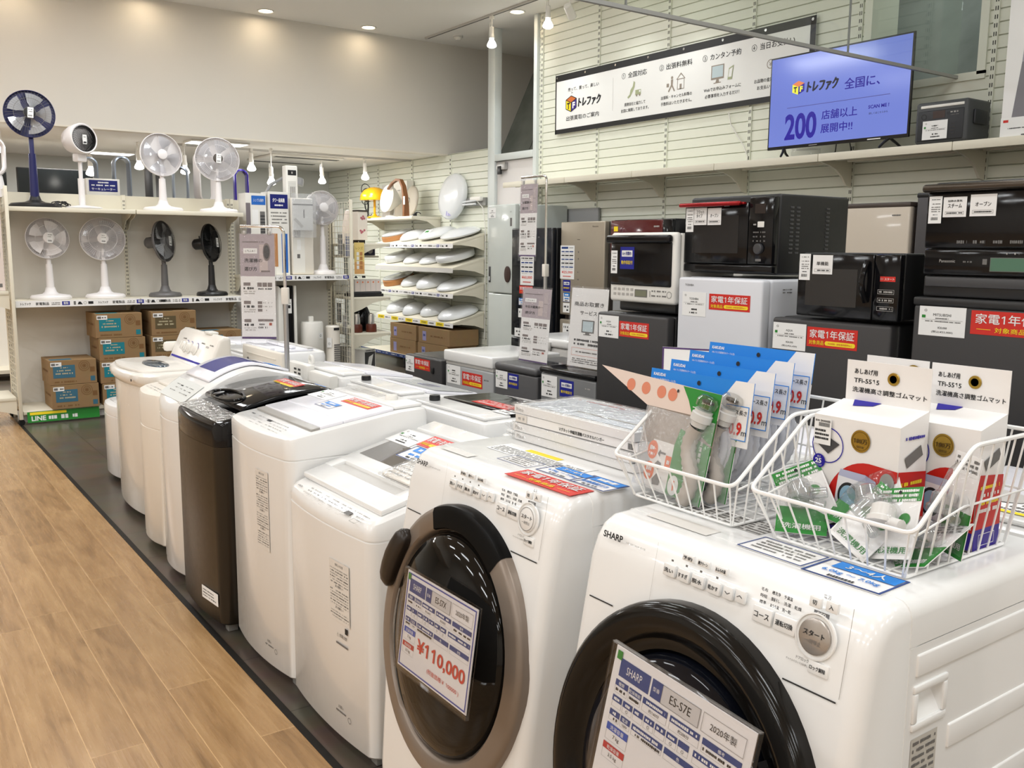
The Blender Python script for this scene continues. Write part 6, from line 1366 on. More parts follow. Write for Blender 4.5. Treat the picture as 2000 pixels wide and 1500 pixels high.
def gondola(label, xs, tops, zl, mesh_left=False, mesh_right=False, y0=GF, base=True, ztop=1.945):
    t = thing('display_shelf', label, 'shelf unit', (xs[0], y0, 0)); ox = xs[0]; D = GB-y0
    for a, b2 in zip(xs, xs[1:]):
        mb = MB(); mb.box(a-ox+.015, D-.012, .05, b2-ox-.015, D+.012, ztop-.01, backm); mb.box(a-ox+.015, D-.013, ztop-.13, b2-ox-.015, D+.013, ztop-.008, shelfm); mb.build('back_panel', t)
        for z in tops:
            mb = MB(); mb.box(a-ox+.004, .012, z-.03, b2-ox-.004, D-.014, z, shelfm); mb.box(a-ox+.004, 0, z-.036, b2-ox-.004, .014, z+.001, shelfm, .004); mb.build('shelf_board', t)
            for x in (a-ox+.02, b2-ox-.02):
                mb = MB(); mb.prism([(.10, z-.032), (.16, z-.06), (.30, z-.09), (.38, z-.16), (D-.014, z-.17), (D-.014, z-.03)], 'x', x-.003, x+.003, shelfm); mb.build('shelf_bracket', t)
            if z == zl:
                mb = MB(); mb.T = TR(0, -.004, z-.024, math.radians(-4)); mb.box(a-ox+.006, -.001, -.028, b2-ox-.006, .002, .026, paperglossy); mb.T = TR(0, -.005, z-.024, math.radians(-4)); strip_print(mb, a-ox+.01, b2-ox+.2, .0, .05, 2); mb.build('label_strip', t, smooth=0)
        if base: mb = MB(); mb.box(a-ox+.004, -.04, .085, b2-ox-.004, D-.014, .115, shelfm, .003); mb.box(a-ox+.004, .0, .02, b2-ox-.004, .02, .086, greyw); mb.build('base_deck', t)
    for x in xs:
        mb = MB(); mb.box(x-ox-.016, D-.022, .0, x-ox+.016, D+.022, ztop, shelfm, .002)
        z = .2
        while z < ztop-.04: mb.box(x-ox-.008, D-.0232, z, x-ox-.003, D-.0215, z+.018, slotm); mb.box(x-ox+.003, D-.0232, z, x-ox+.008, D-.0215, z+.018, slotm); z += .035
        mb.build('upright', t)
    for flag, x in ((mesh_left, xs[0]-.015), (mesh_right, xs[-1]+.03)):
        if not flag: continue
        mb = MB(); mb.box(x-ox-.013, -.06, .05, x-ox+.013, -.025, 1.96, shelfm, .003); mb.build('front_post', t)
        mb = MB()
        for k in range(9): y = -.03+(D+.03)*k/8; mb.tube([(x-ox, y, .14), (x-ox, y, 1.94)], .0025, shelfm, 5)
        for k in range(31): z = .14+1.8*k/30; mb.tube([(x-ox, -.04, z), (x-ox, D, z)], .0022, shelfm, 5)
        mb.build('mesh_panel', t)
        for yy in (-.042, D): mb = MB(); mb.T = TR(x-ox, yy, .026, 0, 0, .4); mb.lathe([(.026, -.009), (.026, .009)], black, 16, axis='y'); mb.build('caster', t)
    return t
gd = gondola('ivory two-bay shelf unit holding rows of electric fans above cardboard boxes', [GX0, GX1, GX2], [1.80, 1.03], 1.03, mesh_left=True)
mb = MB(); mb.T = TR(.03, -.045, .062, math.radians(-6)); mb.box(0, -.001, -.045, .56, .002, .045, green); mb.rect(.02, .018, .30, .040, yellow, 3); mb.text('LINE', .085, -.012, .040, paper, .11, bold=.03, layer=3); mb.scrib(.16, .40, -.012, .036, paper, 3); mb.build('base_strip', gd, smooth=0)
# end shelves hung outside the mesh
t = thing('end_shelf', 'narrow ivory shelf pair hung on the mesh side of the fan shelf unit', 'shelf', (1.01, 8.75, 0))
for z in (1.115, .24):
    mb = MB(); mb.box(-.42, -.25, z-.03, -.0, .22, z, shelfm, .004); mb.build('shelf_board', t)
    mb = MB(); mb.prism([(-.40, z-.03), (-.05, z-.13), (-.0, z-.15), (-.0, z-.03)], 'y', -.245, -.239, shelfm); mb.build('shelf_bracket', t)
mb = MB(); mb.box(-.40, -.24, 0, -.36, -.20, .215, shelfm) ; mb.build('leg', t)
t = thing('product_box', 'tall pinkish white carton on the end shelf cut by the frame edge', 'product box', (.835, 8.56, 1.1165))
mb = MB(); mb.box(-.16, 0, 0, .16, .22, .76, mat('pinkish_carton', lin(226, 214, 208), .5), .002); mb.T = TR(0, -.0005, 0); mb.rect(-.14, .55, .12, .68, bluew, 1); mb.disc(.02, .30, .12, .12, inklight, 1, 30); mb.rect(.10, .03, .14, .06, inkgrey, 1); mb.scrib(-.12, .12, .50, .016, inkgrey, 1); mb.build('carton', t, smooth=0)

# ---------------------------------------------------------------- fans
def fan(label, loc, rz, hz, R, m, m_ring=None, blade_m=None, wires=44, base_m=None, base_w=.19, tilt=-6, nbl=5, front=True, bag=False, badge_m=None, tagp=True, group=None, wire_m=None, big_pole=False, dark=False):
    t = thing('electric_fan', label, 'electric fan', loc, rz, group); base_m = base_m or m; m_ring = m_ring or m; wire_m = wire_m or m
    mb = MB(); mb.lathe([(base_w, .0), (base_w, .018), (base_w*.92, .034), (base_w*.4, .046), (.05, .06), (.036, .10)], base_m, 36, 1, .86); mb.build('base', t)
    mb = MB(); mb.tube([(0, 0, .05), (0, .0, hz*.58)], .036 if big_pole else .034, m, 16, r2=.028 if big_pole else .026); mb.build('lower_pole', t)
    mb = MB(); mb.tube([(0, 0, hz*.54), (0, 0.01, hz-.10), (0, .05, hz-.045)], .019, m, 14); mb.build('upper_pole', t)
    HT = TR(0, 0, hz, math.radians(tilt))
    mb = MB(); mb.T = HT; mb.lathe([(.0001, -.17), (.035, -.168), (.050, -.15), (.054, -.06), (.045, -.03)], m, 24, axis='y'); mb.tube([(0, .10, .05), (0, .10, .075)], .007, m, 8); mb.build('motor_housing', t)
    def guard(sgn, depth, mm):
        mb = MB(); mb.T = HT
        for k in range(wires):
            a = 2*PI*k/wires; ca, sa = math.cos(a), math.sin(a)
            mb.tube([(r*ca, -h, r*sa) for r, h in ((.045, sgn*depth), (R*.55, sgn*depth*.97), (R*.86, sgn*depth*.72), (R*.985, sgn*.006))], .0009, mm, 4)
        for rr, hh in ((.045, sgn*depth), (R*.62, sgn*depth*.95)): mb.tube([(rr*math.cos(a), -hh, rr*math.sin(a)) for a in [2*PI*j/36 for j in range(36)]], .0016, mm, 5, True)
        return mb
    guard(-1, .035, wire_m).build('rear_guard', t)
    mb = MB(); mb.T = HT; mb.lathe([(R*.985, -.010), (R*1.005, -.008), (R*1.008, .010), (R*.985, .012), (R*.975, .0), (R*.985, -.010)], m_ring, 56, axis='y'); mb.build('guard_ring', t, smooth=60)
    if front: guard(1, .058, wire_m).build('front_guard', t)
    bm_ = blade_m or m
    for k in range(nbl):
        mb = MB(); mb.T = HT @ Matrix.Rotation(2*PI*k/nbl+.3, 4, 'Y'); vs = []; fs = []
        for i in range(7):
            r = .03+(R*.86-.03)*i/6
            for j in range(5):
                a = (-.10-.34*min(1, i/3)) + (.2+.66*min(1, i/3.5))*j/4; vs.append((r*math.sin(a), -.012+.030*(j/4-.5)+.006*math.sin(PI*i/6), r*math.cos(a)))
        for i in range(6):
            for j in range(4): fs.append((i*5+j, i*5+j+1, (i+1)*5+j+1, (i+1)*5+j))
        n0 = len(vs); vs += [(v[0], v[1]+.0016, v[2]) for v in vs]; fs += [tuple(n0+q for q in f[::-1]) for f in fs]
        mb.add(vs, fs, bm_); mb.build('blade', t, smooth=60)
    mb = MB(); mb.T = HT; mb.lathe([(.034, -.03), (.036, .03), (.030, .036)], bm_ if not dark else m, 20, axis='y'); mb.build('blade_hub', t)
    mb = MB(); mb.T = HT; hb = .060 if front else .038; mb.lathe([(.044, hb-.006), (.044, hb+.001), (.036, hb+.005), (.0001, hb+.006)], badge_m or m, 24, axis='y'); mb.build('badge', t)
    if tagp:
        mb = MB(); mb.T = HT @ TR(.006, -hb-.007, -.002, 0, math.radians(4)); mb.box(-.022, -.001, -.042, .022, 0, .042, paper); mb.scrib(-.016, .016, .025, .007, inkgrey, 3); mb.scrib(-.016, .016, .008, .007, inkgrey, 3)
        for k in range(7): mb.rect(-.015+.0044*k, -.032, -.0127+.0044*k, -.018, ink, 3)
        mb.build('price_tag', t, smooth=0)
    if bag:
        mb = MB(); mb.T = HT; mb.lathe([(R*.3, .075), (R*.8, .068), (R*1.04, .02), (R*1.05, -.03), (R*.8, -.07), (.07, -.10)], filmthin, 30, axis='y'); mb.build('clear_bag', t, smooth=60)
    return t
navyp = mat('navy_plastic', lin(30, 32, 84), .3); fw = mat('fan_white', lin(234, 230, 230), .35); fgrey = mat('fan_dark_grey', lin(96, 94, 94), .4); fblk = mat('fan_black', (.014, .014, .015), .35)
ZT = 1.8015; ZM = 1.0315; G = None
clrb = clear('smoky_clear_blade', (.80, .82, .84), .15, .12, haze=.3)
fan('tall navy electric fan with a thick dark guard ring and clear blades', (1.285, 8.76, ZT), math.radians(-6), .765, .193, navyp, blade_m=clrb, base_m=fblk, base_w=.20, wire_m=inkgrey, badge_m=fblk, big_pole=True)
fan('white electric fan with big clear petal blades and no front grille', (2.33, 8.76, ZT), math.radians(8), .50, .190, fw, blade_m=fanplas, front=False, nbl=4, base_w=.175, tagp=False, big_pole=True, badge_m=fw)
fan('white electric fan with a fine full guard at the shelf end by the tower boxes', (2.835, 8.76, ZT), math.radians(-10), .49, .200, fw, blade_m=fanplas, base_w=.175, badge_m=mat('dark_taupe_sheet', (0, 0, 0)), wires=72)
fan('white electric fan on the middle shelf at the mesh end', (1.36, 8.77, ZM), math.radians(4), .515, .172, fw, blade_m=fw, wires=60, base_w=.165)
fan('white electric fan on the middle shelf beside the slotted upright', (1.80, 8.77, ZM), math.radians(-8), .515, .186, fw, blade_m=fanplas, wires=60, base_w=.165)
fan('dark grey electric fan turned aside on the middle shelf', (2.315, 8.77, ZM), math.radians(48), .50, .186, fgrey, blade_m=clrb, wires=60, base_w=.16)
fan('black electric fan turned aside on the middle shelf', (2.745, 8.77, ZM), math.radians(48), .49, .178, fblk, blade_m=fblk, wires=60, base_w=.16)
fan('white electric fan in a clear bag behind the bagged air conditioner', (3.855, 8.72, 1.2215), math.radians(-4), .655, .168, fw, blade_m=fanplas, wires=60, base_w=.13, tagp=False, bag=True)
# circulator
t = thing('air_circulator', 'white round air circulator with a deep black mouth on a tall stand', 'electric fan', (1.665, 8.77, ZT), math.radians(24))
mb = MB(); mb.lathe([(.15, 0), (.15, .012), (.13, .020), (.05, .03)], fw, 32); mb.lathe([(.152, .0), (.152, .005)], fblk, 32); mb.build('base', t)
mb = MB(); mb.tube([(0, .02, .025), (0, .02, .26)], .026, fw, 14); mb.build('lower_pole', t); mb = MB(); mb.tube([(0, .02, .25), (0, .02, .42)], .016, fw, 12); mb.box(-.045, -.02, .40, .045, .06, .47, fw, .012); mb.build('upper_pole', t)
mb = MB(); mb.T = TR(0, 0, .59, math.radians(-4)); mb.lathe([(.0001, -.15), (.06, -.145), (.105, -.11), (.125, -.04), (.130, .05), (.122, .062), (.112, .06), (.108, .03)], fw, 40, axis='y'); mb.build('drum_housing', t, smooth=50)
mb = MB(); mb.T = TR(0, 0, .59, math.radians(-4)); mb.lathe([(.0001, .022), (.11, .022), (.112, .058), (.106, .060), (.10, .03)], fblk, 40, axis='y'); mb.build('mouth', t)
mb = MB(); mb.T = TR(0, -.0, .59, math.radians(-4))
for k in range(36):
    a = 2*PI*k/36; mb.tube([(.03*math.cos(a), -.062, .03*math.sin(a)), (.075*math.cos(a+.3), -.062, .075*math.sin(a+.3)), (.108*math.cos(a+.5), -.058, .108*math.sin(a+.5))], .0012, fblk, 4)
mb.build('spiral_grille', t)
mb = MB(); mb.T = TR(.0, -.064, .585); mb.box(-.02, -.001, -.04, .02, 0, .04, paper); mb.scrib(-.015, .015, .02, .007, inkgrey, 3); mb.rect(-.013, -.03, .013, -.018, ink, 3); mb.build('price_tag', t, smooth=0)
t_ = MB(); pts = []
for k in range(60): a = k*.42; pts.append((1.48+.085*math.cos(a)*(.6+.4*math.sin(k*.7)), 8.78+.05*math.sin(a), 1.815+.045*abs(math.sin(k*.33)))); 
t_.tube(pts, .004, fblk, 5); tag(t_.build('extension_cable'), 'black coiled power cord lying between the navy fan and the round circulator', 'cord')
# things standing behind, on the back of the unit
t = thing('back_shelf', 'shelf on the far side of the fan unit carrying bladeless fans', 'shelf', (1.05, 9.03, 1.72)); mb = MB(); mb.box(-.0, 0, -.03, 1.945, .42, 0, shelfm, .003); mb.build('shelf_board', t)
for x in (.3, 1.0, 1.7): mb = MB(); mb.prism([(0, -.03), (.40, -.03), (.2, -.09), (0, -.2)], 'x', x, x+.006, shelfm); mb.build('shelf_bracket', t)
def bladeless(label, loc, rz, H, W, mring, mbase, rect_=True, band=None):
    t = thing('bladeless_fan', label, 'electric fan', loc, rz, group='bladeless fans behind the fan shelf'); hb = .17
    mb = MB(); mb.lathe([(.075, 0), (.075, .012), (.072, hb*.5), (.060, hb), (.05, hb+.02)], mbase, 28); mb.build('base', t)
    if band: mb = MB(); mb.lathe([(.0755, hb*.30), (.0755, hb*.52)], band, 28); mb.build('base_band', t); mb = MB(); mb.T = TR(0, -.07, hb*.72); mb.lathe([(.014, 0), (.014, .004), (.0001, .005)], inkgrey, 16, axis='y'); mb.build('power_button', t)
    n = 40; P = []
    for i in range(n):
        a = 2*PI*i/n; s = max(0, H/2-W/2); P.append((W/2*math.cos(a), 0, hb+H/2+.01+W/2*math.sin(a)+(s if math.sin(a) > 1e-6 else (-s if math.sin(a) < -1e-6 else 0))))
    mb = MB(); vs = []; fs = []; prof = [(-.014, .05), (.010, .048), (.016, .0), (.006, -.055), (-.006, -.06), (-.014, -.02)]; k = len(prof); c = Vector((0, 0, hb+H/2+.01))
    for i, p in enumerate(P):
        p = Vector(p); d = (Vector(P[(i+1) % n])-Vector(P[i-1])).normalized(); nrm = Vector((d.z, 0, -d.x))
        for o, yy in prof: q = p+nrm*o; vs.append((q.x, yy, q.z))
    for i in range(n):
        for j in range(k): fs.append((i*k+j, i*k+(j+1) % k, ((i+1) % n)*k+(j+1) % k, ((i+1) % n)*k+j))
    mb.add(vs, fs, mring); mb.build('air_loop', t, smooth=50)
    return t
silv = mat('bluish_silver', lin(140, 150, 164), .3, metal=.6); purp = mat('satin_blue', lin(46, 24, 150), .3, metal=.3)
ZB = 1.7215
bladeless('silver bladeless fan next to the round circulator', (1.82, 9.29, ZB), 0, .38, .135, silv, silv)
bladeless('silver bladeless fan rising over the empty stretch of panel', (2.10, 9.26, ZB), 0, .40, .135, silv, silv)
bladeless('dark iron bladeless fan behind the petal-bladed white fan', (2.39, 9.26, ZB), .3, .34, .12, darkgrey, darkgrey)
bladeless('silver-blue bladeless fan between the two top white fans', (2.64, 9.28, ZB), -.3, .34, .13, silv, silv)
bladeless('white bladeless fan with a deep blue band round its base', (2.86, 9.20, ZB+.06 if False else ZB), .25, .50, .19, fw, fw, band=purp)
bladeless('deep blue bladeless fan beyond the end of the fan shelf', (3.215, 9.22, ZB), -.2, .34, .12, purp, purp)
bladeless('white bladeless fan at the frame edge', (1.00, 8.80, 1.945 if False else 1.8785), 0, .30, .16, fw, fw)
t = thing('header_board', 'blue price header board on a box behind the top shelf', 'sign', (1.89, 9.05, ZB)); mb = MB(); mb.box(-.14, 0, 0, .14, .09, .365, offw, .002); mb.build('box_body', t)
mb = MB(); mb.T = TR(0, -.001, .30); mb.box(-.12, -.001, -.05, .12, 0, .05, mat('deep_blue_print', lin(24, 32, 110), .4)); mb.scrib(-.045, .045, .03, .013, paper, 3); mb.scrib(-.1, .1, .005, .013, paper, 3); mb.text('サーキュレーター', 0, -.028, .022, paper, .2, bold=.02, layer=3); mb.build('blue_card', t, smooth=0)
t = thing('back_shelf', 'short shelf end on the far side carrying the deep blue bladeless fan', 'shelf', (3.0, 9.03, 1.72)); mb = MB(); mb.box(0.0, 0, -.03, 1.04, .42, 0, shelfm, .003); mb.build('shelf_board', t)

# ---------------------------------------------------------------- cardboard boxes
kb0 = kraft
def fan_box(label, x0, x1, z0, z1, pm, y=8.47, dy=0., rz=0., dark=False, d=.38):
    w, h = x1-x0, z1-z0-.002; t = thing('cardboard_box', label, 'box', ((x0+x1)/2, y+dy, z0), rz, group='fan cartons under the fan shelves')
    mb = MB(); mb.box(-w/2, 0, 0, w/2, d, h, kraft, .003); mb.box(-w/2+.004, .003, h-.0002, -w/2+.004+.0, .004, h, kraft)
    mb.T = TR(0, -.0005, 0); mb.rect(-w*.42, h*.28, w*.04, h*.80, pm, 1)
    for v, hh, ww in ((.70, .05, .16), (.58, .06, .30), (.46, .07, .36)): mb.scrib(-w*.19-w*ww/2, -w*.19+w*ww/2, h*v, h*hh, mat('pale_kraft_ink', lin(186, 176, 146), .6), 2)
    for r_ in (.045, .030, .016): mb.ringflat(w*.24, h*.74, r_-.004, r_, kraftd, 1, 24)
    mb.disc(w*.24, h*.74, .009, .009, kraftd, 2, 12); mb.rect(w*.36, h*.48, w*.46, h*.68, kraftd, 1); mb.rect(w*.36, h*.10, w*.46, h*.30, pm, 1); mb.scrib(-w*.40, w*.06, h*.12, h*.07, kraftd, 1)
    mb.T = TR(0, .0, h+.0004, -PI/2); mb.rect(-w*.45, .02, w*.0, .12, pm, 1); mb.T = TR(-w/2-.0005, d*.5, 0, rz=-PI/2); mb.scrib(-.12, .12, h*.55, .02, kraftd, 1)
    mb.build('carton', t, smooth=0)
    mb = MB(); mb.T = TR(-w*.36, -.001, h*.84); mb.box(-.04, -.001, -.018, .045, 0, .018, paper); mb.rect(-.034, -.01, -.005, .01, inkgrey, 3); mb.scrib(.002, .04, 0, .012, ink, 3); mb.build('price_slip', t, smooth=0)
    return t
bl_ = mat('carton_blue_print', lin(58, 106, 128), .7); tl_ = mat('carton_teal_print', lin(24, 126, 140), .7); br_ = mat('carton_brown_print', lin(92, 80, 54), .7)
ZD = .1158
def stackb(x0, x1, specs, d=.38):
    z = ZD
    for lb, hh, pm, off in specs: fan_box(lb, x0+off, x1+off, z, z+hh, pm, d=d); z += hh
stackb(1.262, 1.632, [('lower carton of the two blue-printed ones at the shelf end', .205, bl_, .01), ('upper carton of the two blue-printed ones at the shelf end', .210, bl_, 0.)])
stackb(1.662, 2.045, [('bottom carton of the teal-printed stack', .19, tl_, .01), ('third carton down in the teal-printed stack', .195, tl_, .0), ('second carton down in the teal-printed stack', .20, tl_, .0), ('top carton of the teal-printed stack, pulled sideways', .212, tl_, -.095 if False else -.02)])
stackb(2.105, 2.495, [('bottom carton of the brown-printed stack', .19, br_, 0), ('third carton down in the brown-printed stack', .195, br_, 0), ('second carton down in the brown-printed stack', .20, br_, -.01), ('top carton of the brown-printed stack', .217, br_, 0)])
stackb(2.545, 2.93, [('bottom carton of the far blue-printed stack', .20, bl_, 0), ('second carton of the far blue-printed stack', .205, bl_, 0), ('top carton of the far blue-printed stack', .205, bl_, -.02)])

# ---------------------------------------------------------------- third bay
g3 = gondola('ivory single-bay shelf unit with mesh end, holding towers and a bagged air conditioner', [3.03, 4.03], [1.22], 1.22, mesh_right=True)
def carton(label, loc, w, d, h, m, rz=0., draw=None, name='product_box', cat='product box', group=None):
    t = thing(name, label, cat, loc, rz, group); mb = MB(); mb.box(-w/2, 0, 0, w/2, d, h, m, .002); mb.T = TR(0, -.0005, 0)
    if draw: draw(mb, w, h)
    mb.build('carton', t, smooth=0); return t
ZS = 1.2215
def dr1(mb, w, h): mb.rect(-w*.5, 0, -w*.28, h*.88, mat('tower_grey_picture', lin(120, 112, 116), .4), 1); mb.rect(-w*.22, h*.86, w*.46, h*.97, mat('sky_blue_print', lin(40, 104, 190), .4), 1); mb.text('シンプル操作', w*.12, h*.915, h*.04, paper, w*.5, layer=2); mb.rect(-w*.2, h*.62, w*.1, h*.80, paper, 1); mb.rect(w*.18, .1, w*.42, h*.78, inkgrey, 1); [mb.rect(w*.18, .1+.03*k, w*.42, .115+.03*k, darkgrey, 2) for k in range(16)]
def dr2(mb, w, h): mb.rect(-w*.42, h*.80, w*.46, h*.97, mat('deep_blue_print', lin(24, 32, 110), .4), 1); mb.text('タワー扇風機', 0, h*.90, h*.05, paper, w*.6, bold=.02, layer=2); mb.scrib(-w*.2, w*.25, h*.84, h*.022, paper, 2); [mb.scrib(-w*.4, w*.4, h*(.75-.04*k), h*.016, inkgrey, 1) for k in range(4)]; mb.rect(-w*.4, .08, -w*.1, h*.5, orangew, 1); mb.rect(w*.1, .02, w*.4, h*.5, mat('sky_blue_print', lin(40, 104, 190), .4), 1)
carton('white and grey tower fan carton beside the blue-headed carton', (3.15, 8.64, ZS), .20, .2, .77, offw, 0, dr1)
carton('carton with a dark blue heading next to the bagged air conditioner', (3.365, 8.62, ZS), .20, .2, .79, offw, 0, dr2)
t = thing('window_air_conditioner', 'tall cream window air conditioner wrapped in a clear bag on the shelf', 'air conditioner', (3.60, 8.62, ZS)); mb = MB(); mb.box(-.11, 0, 0, .115, .19, .74, cream, .012, 3); mb.build('housing', t)
mb = MB(); mb.T = TR(0, -.0006, 0); mb.rect(-.10, .02, .02, .72, offw, 1); [mb.rect(-.085+.013*k, .36, -.079+.013*k, .43, slotm, 2) for k in range(5)]; mb.rect(-.06, .16, -.03, .2, inkgrey, 2); mb.rect(-.06, .24, -.02, .34, paper, 2); mb.build('front_grille', t, smooth=0)
mb = MB(); mb.T = TR(0, -.012, .43); mb.box(-.105, -.02, 0, .10, .0, .30, paper, .002); mb.T = TR(0, -.0335, .43); mb.rect(-.105, .24, .10, .252, ink, 1); mb.rect(-.0, .12, .012, .2, ink, 1); mb.poly([(-.1, .10), (-.02, .02), (.0, .04), (-.08, .12)], greyw, 1); mb.build('accessory_bag', t, smooth=0)
mb = MB(); mb.T = TR(0, -.05, .36); pillow(mb, .25, .42, .012, film, 10, 10, seed=4); mb.build('clear_bag', t, smooth=70)
t = thing('tower_fan', 'white tower fan with a dark display rising behind the bagged air conditioner', 'electric fan', (3.60, 8.90, ZS)); mb = MB(); mb.box(-.062, -.05, .02, .062, .05, 1.065, offw, .012, 3); mb.build('column', t); mb = MB(); mb.lathe([(.075, 0), (.075, .02), (.07, .024)], offw, 24); mb.build('base', t)
mb = MB(); mb.T = TR(0, -.0506, 0); mb.rect(-.042, .97, .045, 1.02, ink, 1); mb.rect(-.005, .985, .008, 1.005, inklight, 2); [mb.rect(-.042, .70+.012*k, .04, .706+.012*k, greyw, 1) for k in range(18)]; [mb.rect(-.02+.014*k, .74, -.014+.014*k, .86, inkgrey, 2) for k in range(4)]; mb.build('display_grille', t, smooth=0)
carton('plain cream panel carton standing behind the bagged fan', (3.90, 8.93, ZS), .22, .05, .72, cream, 0, None)
# below
t = thing('tower_heater', 'white-edged black tower heater on the floor deck under the shelf', 'heater', (3.42, 8.60, ZD)); mb = MB(); mb.prism([(-.10, 0), (-.03, 0), (-.05, .96), (-.09, 1.0)], 'y', 0, .22, offw, .006); mb.build('side_shell', t); mb = MB(); mb.box(-.03, .02, .0, .07, .24, 1.0, blackgloss, .01); mb.build('front_panel', t); mb = MB(); mb.box(.072, .0, 0, .095, .22, 1.0, offw, .006); mb.build('edge_shell', t); mb = MB(); mb.T = TR(.02, .019, .80); mb.box(-.028, -.001, -.07, .028, 0, .07, paper); mb.scrib(-.02, .02, .03, .01, inkgrey, 3); mb.rect(-.015, -.02, .015, .01, ink, 3); mb.build('price_slip', t, smooth=0)
t = thing('humidifier', 'white drum-shaped humidifier under the shelf beside the slim tower fan', 'humidifier', (3.70, 8.68, ZD)); mb = MB(); mb.lathe([(.11, 0), (.113, .01), (.113, .30), (.110, .305), (.113, .31), (.112, .62), (.105, .635), (.0001, .64)], offw, 36); mb.build('body', t); mb = MB(); mb.box(-.035, -.02, .635, .015, .02, .69, offw, .008); mb.build('nozzle', t); mb = MB(); mb.T = TR(.045, -.106, .50, rz=.4); mb.box(-.025, -.001, -.03, .03, 0, .03, paper); mb.ringflat(.0, .0, .008, .012, inkgrey, 3, 16); mb.T = TR(.06, -.098, .20, rz=.5); mb.box(-.03, -.001, .02, .03, 0, .055, green); mb.box(-.03, -.001, -.08, .03, 0, .018, paper); mb.build('labels', t, smooth=0)
t = thing('tower_fan', 'short cream tower fan with a dark slotted front at the mesh end', 'electric fan', (3.915, 8.66, ZD)); mb = MB(); mb.lathe([(.078, 0), (.078, .02), (.072, .03), (.072, .575), (.06, .59), (.0001, .592)], cream, 32); mb.build('column', t); mb = MB(); mb.T = TR(.01, -.073, 0); mb.rect(-.03, .545, .03, .57, ink, 1); [mb.rect(-.03, .08+.022*k, .035, .095+.022*k, inkgrey, 1) for k in range(15)]; mb.build('front_grille', t, smooth=0); mb = MB(); mb.T = TR(-.06, -.05, .42, rz=-.8); mb.box(-.025, -.001, -.05, .025, 0, .05, paper); mb.ringflat(0, -.01, .008, .011, inkgrey, 3, 14); mb.build('price_slip', t, smooth=0)
carton('tall dark carton in the shadow of the tower heater', (3.18, 8.66, ZD), .20, .25, .98, mat('bluish_grey_carton', lin(92, 100, 116), .5), 0, None)
# goods hung on the mesh end
for k, (y, z, m) in enumerate([(8.62, 1.40, film), (8.78, 1.42, film), (8.70, .60, film), (8.84, .72, film)]):
    t = thing('hanging_bag', ('clear bag of small parts at the front edge of the mesh end', 'clear bag of small parts high in the middle of the mesh end', 'clear bag of cables low on the mesh end', 'clear bag of dark cables deep on the mesh end')[k], 'bag', (4.075, y, z), R2)
    mb = MB(); mb.box(-.05, -.001, .0, .05, .001, .20, (navy, darkgrey, midgrey, black)[k]); mb.scrib(-.04, .04, .15, .02, paper, 2); mb.scrib(-.04, .04, .10, .02, inklight, 2); mb.build('card', t, smooth=0); mb = MB(); mb.T = TR(0, -.002, -.01); pillow(mb, .12, .24, .014, m, 8, 8, seed=k, both=False); mb.build('clear_bag', t, smooth=70); mb = MB(); mb.tube([(0, .035, .215), (0, -.004, .215), (0, -.004, .19)], .002, chrome, 5); mb.build('hook', t)

# ---------------------------------------------------------------- side racks beyond the mesh end
t = thing('side_rack', 'ivory rack of lamps and small appliances reaching back from the mesh end', 'shelf unit', (4.095, 8.56, 0)); SX = 4.095
mb = MB(); mb.box(0, .48, .05, .012, 2.2, 1.95, backm); mb.build('back_panel', t)
for z in (1.53, .985, .615, .16):
    mb = MB(); mb.box(.012, .0, z-.025, .43, 2.2, z, shelfm, .003); mb.build('shelf_board', t)
    mb = MB(); mb.prism([(.012, z-.025), (.40, z-.025), (.22, z-.06), (.10, z-.12), (.012, z-.15)], 'y', -.003, .004, shelfm); mb.build('shelf_bracket', t)
    mb = MB(); mb.T = TR(.4305, 1.1, z-.01, rz=PI/2); mb.box(-1.1, -.002, -.02, 1.1, .0, .018, paperglossy); mb.scrib(-1.0, 1.0, 0, .016, navy if z < .7 else ink, 4, .4); mb.build('label_strip', t, smooth=0)
for y in (.5, 2.18): mb = MB(); mb.box(-.012, y-.02, 0, .03, y+.02, 1.95, shelfm); mb.build('upright', t)
mb = MB(); mb.box(.012, .25, 1.385, .43, 2.2, 1.405, shelfm); mb.build('shelf_board', t)
LP = lambda z: z+.0012
t = thing('table_lantern', 'square paper lantern printed with pink blossoms by the mesh post', 'lamp', (4.285, 8.78, LP(1.53)), .25); mb = MB(); mb.box(-.045, -.045, 0, .045, .045, .035, mat('dark_walnut', (.02, .012, .009), .4), .004); mb.build('base', t); mb = MB(); mb.box(-.062, -.062, .035, .062, .062, .33, mat('paper_shade', lin(236, 226, 214), .7), .004); mb.T = TR(0, -.0626, 0); [mb.disc(x, z, .014, .012, mat('blossom_pink', lin(190, 110, 120), .6), 1, 10) for x, z in ((-.02, .26), (.005, .275), (.02, .255), (-.005, .25), (-.03, .13), (-.005, .12), (.02, .135), (-.02, .11))]; mb.build('shade', t, smooth=0); mb = MB(); mb.box(-.066, -.066, .325, .066, .066, .338, MT['dark_walnut']); mb.build('top_frame', t)
t = thing('a_frame_stand', 'pale folding A-shaped lamp stand beside the blossom lantern', 'lamp', (4.62, 9.26, LP(.985)) if False else (4.40, 9.22, LP(1.53))); mb = MB(); mb.prism([(-.075, 0), (-.06, 0), (.0, .33), (.012, .35), (-.02, .35)], 'y', -.10, .10, mat('pinkish_carton', lin(226, 214, 208), .5), .003); mb.build('front_board', t); mb = MB(); [mb.tube([(.0, s*.09, .345), (.075, s*.09, .006)], .007, offw, 8) for s in (-1, 1)]; mb.tube([(.0, -.09, .35), (0, .09, .35)], .008, offw, 8); mb.build('rear_legs', t)
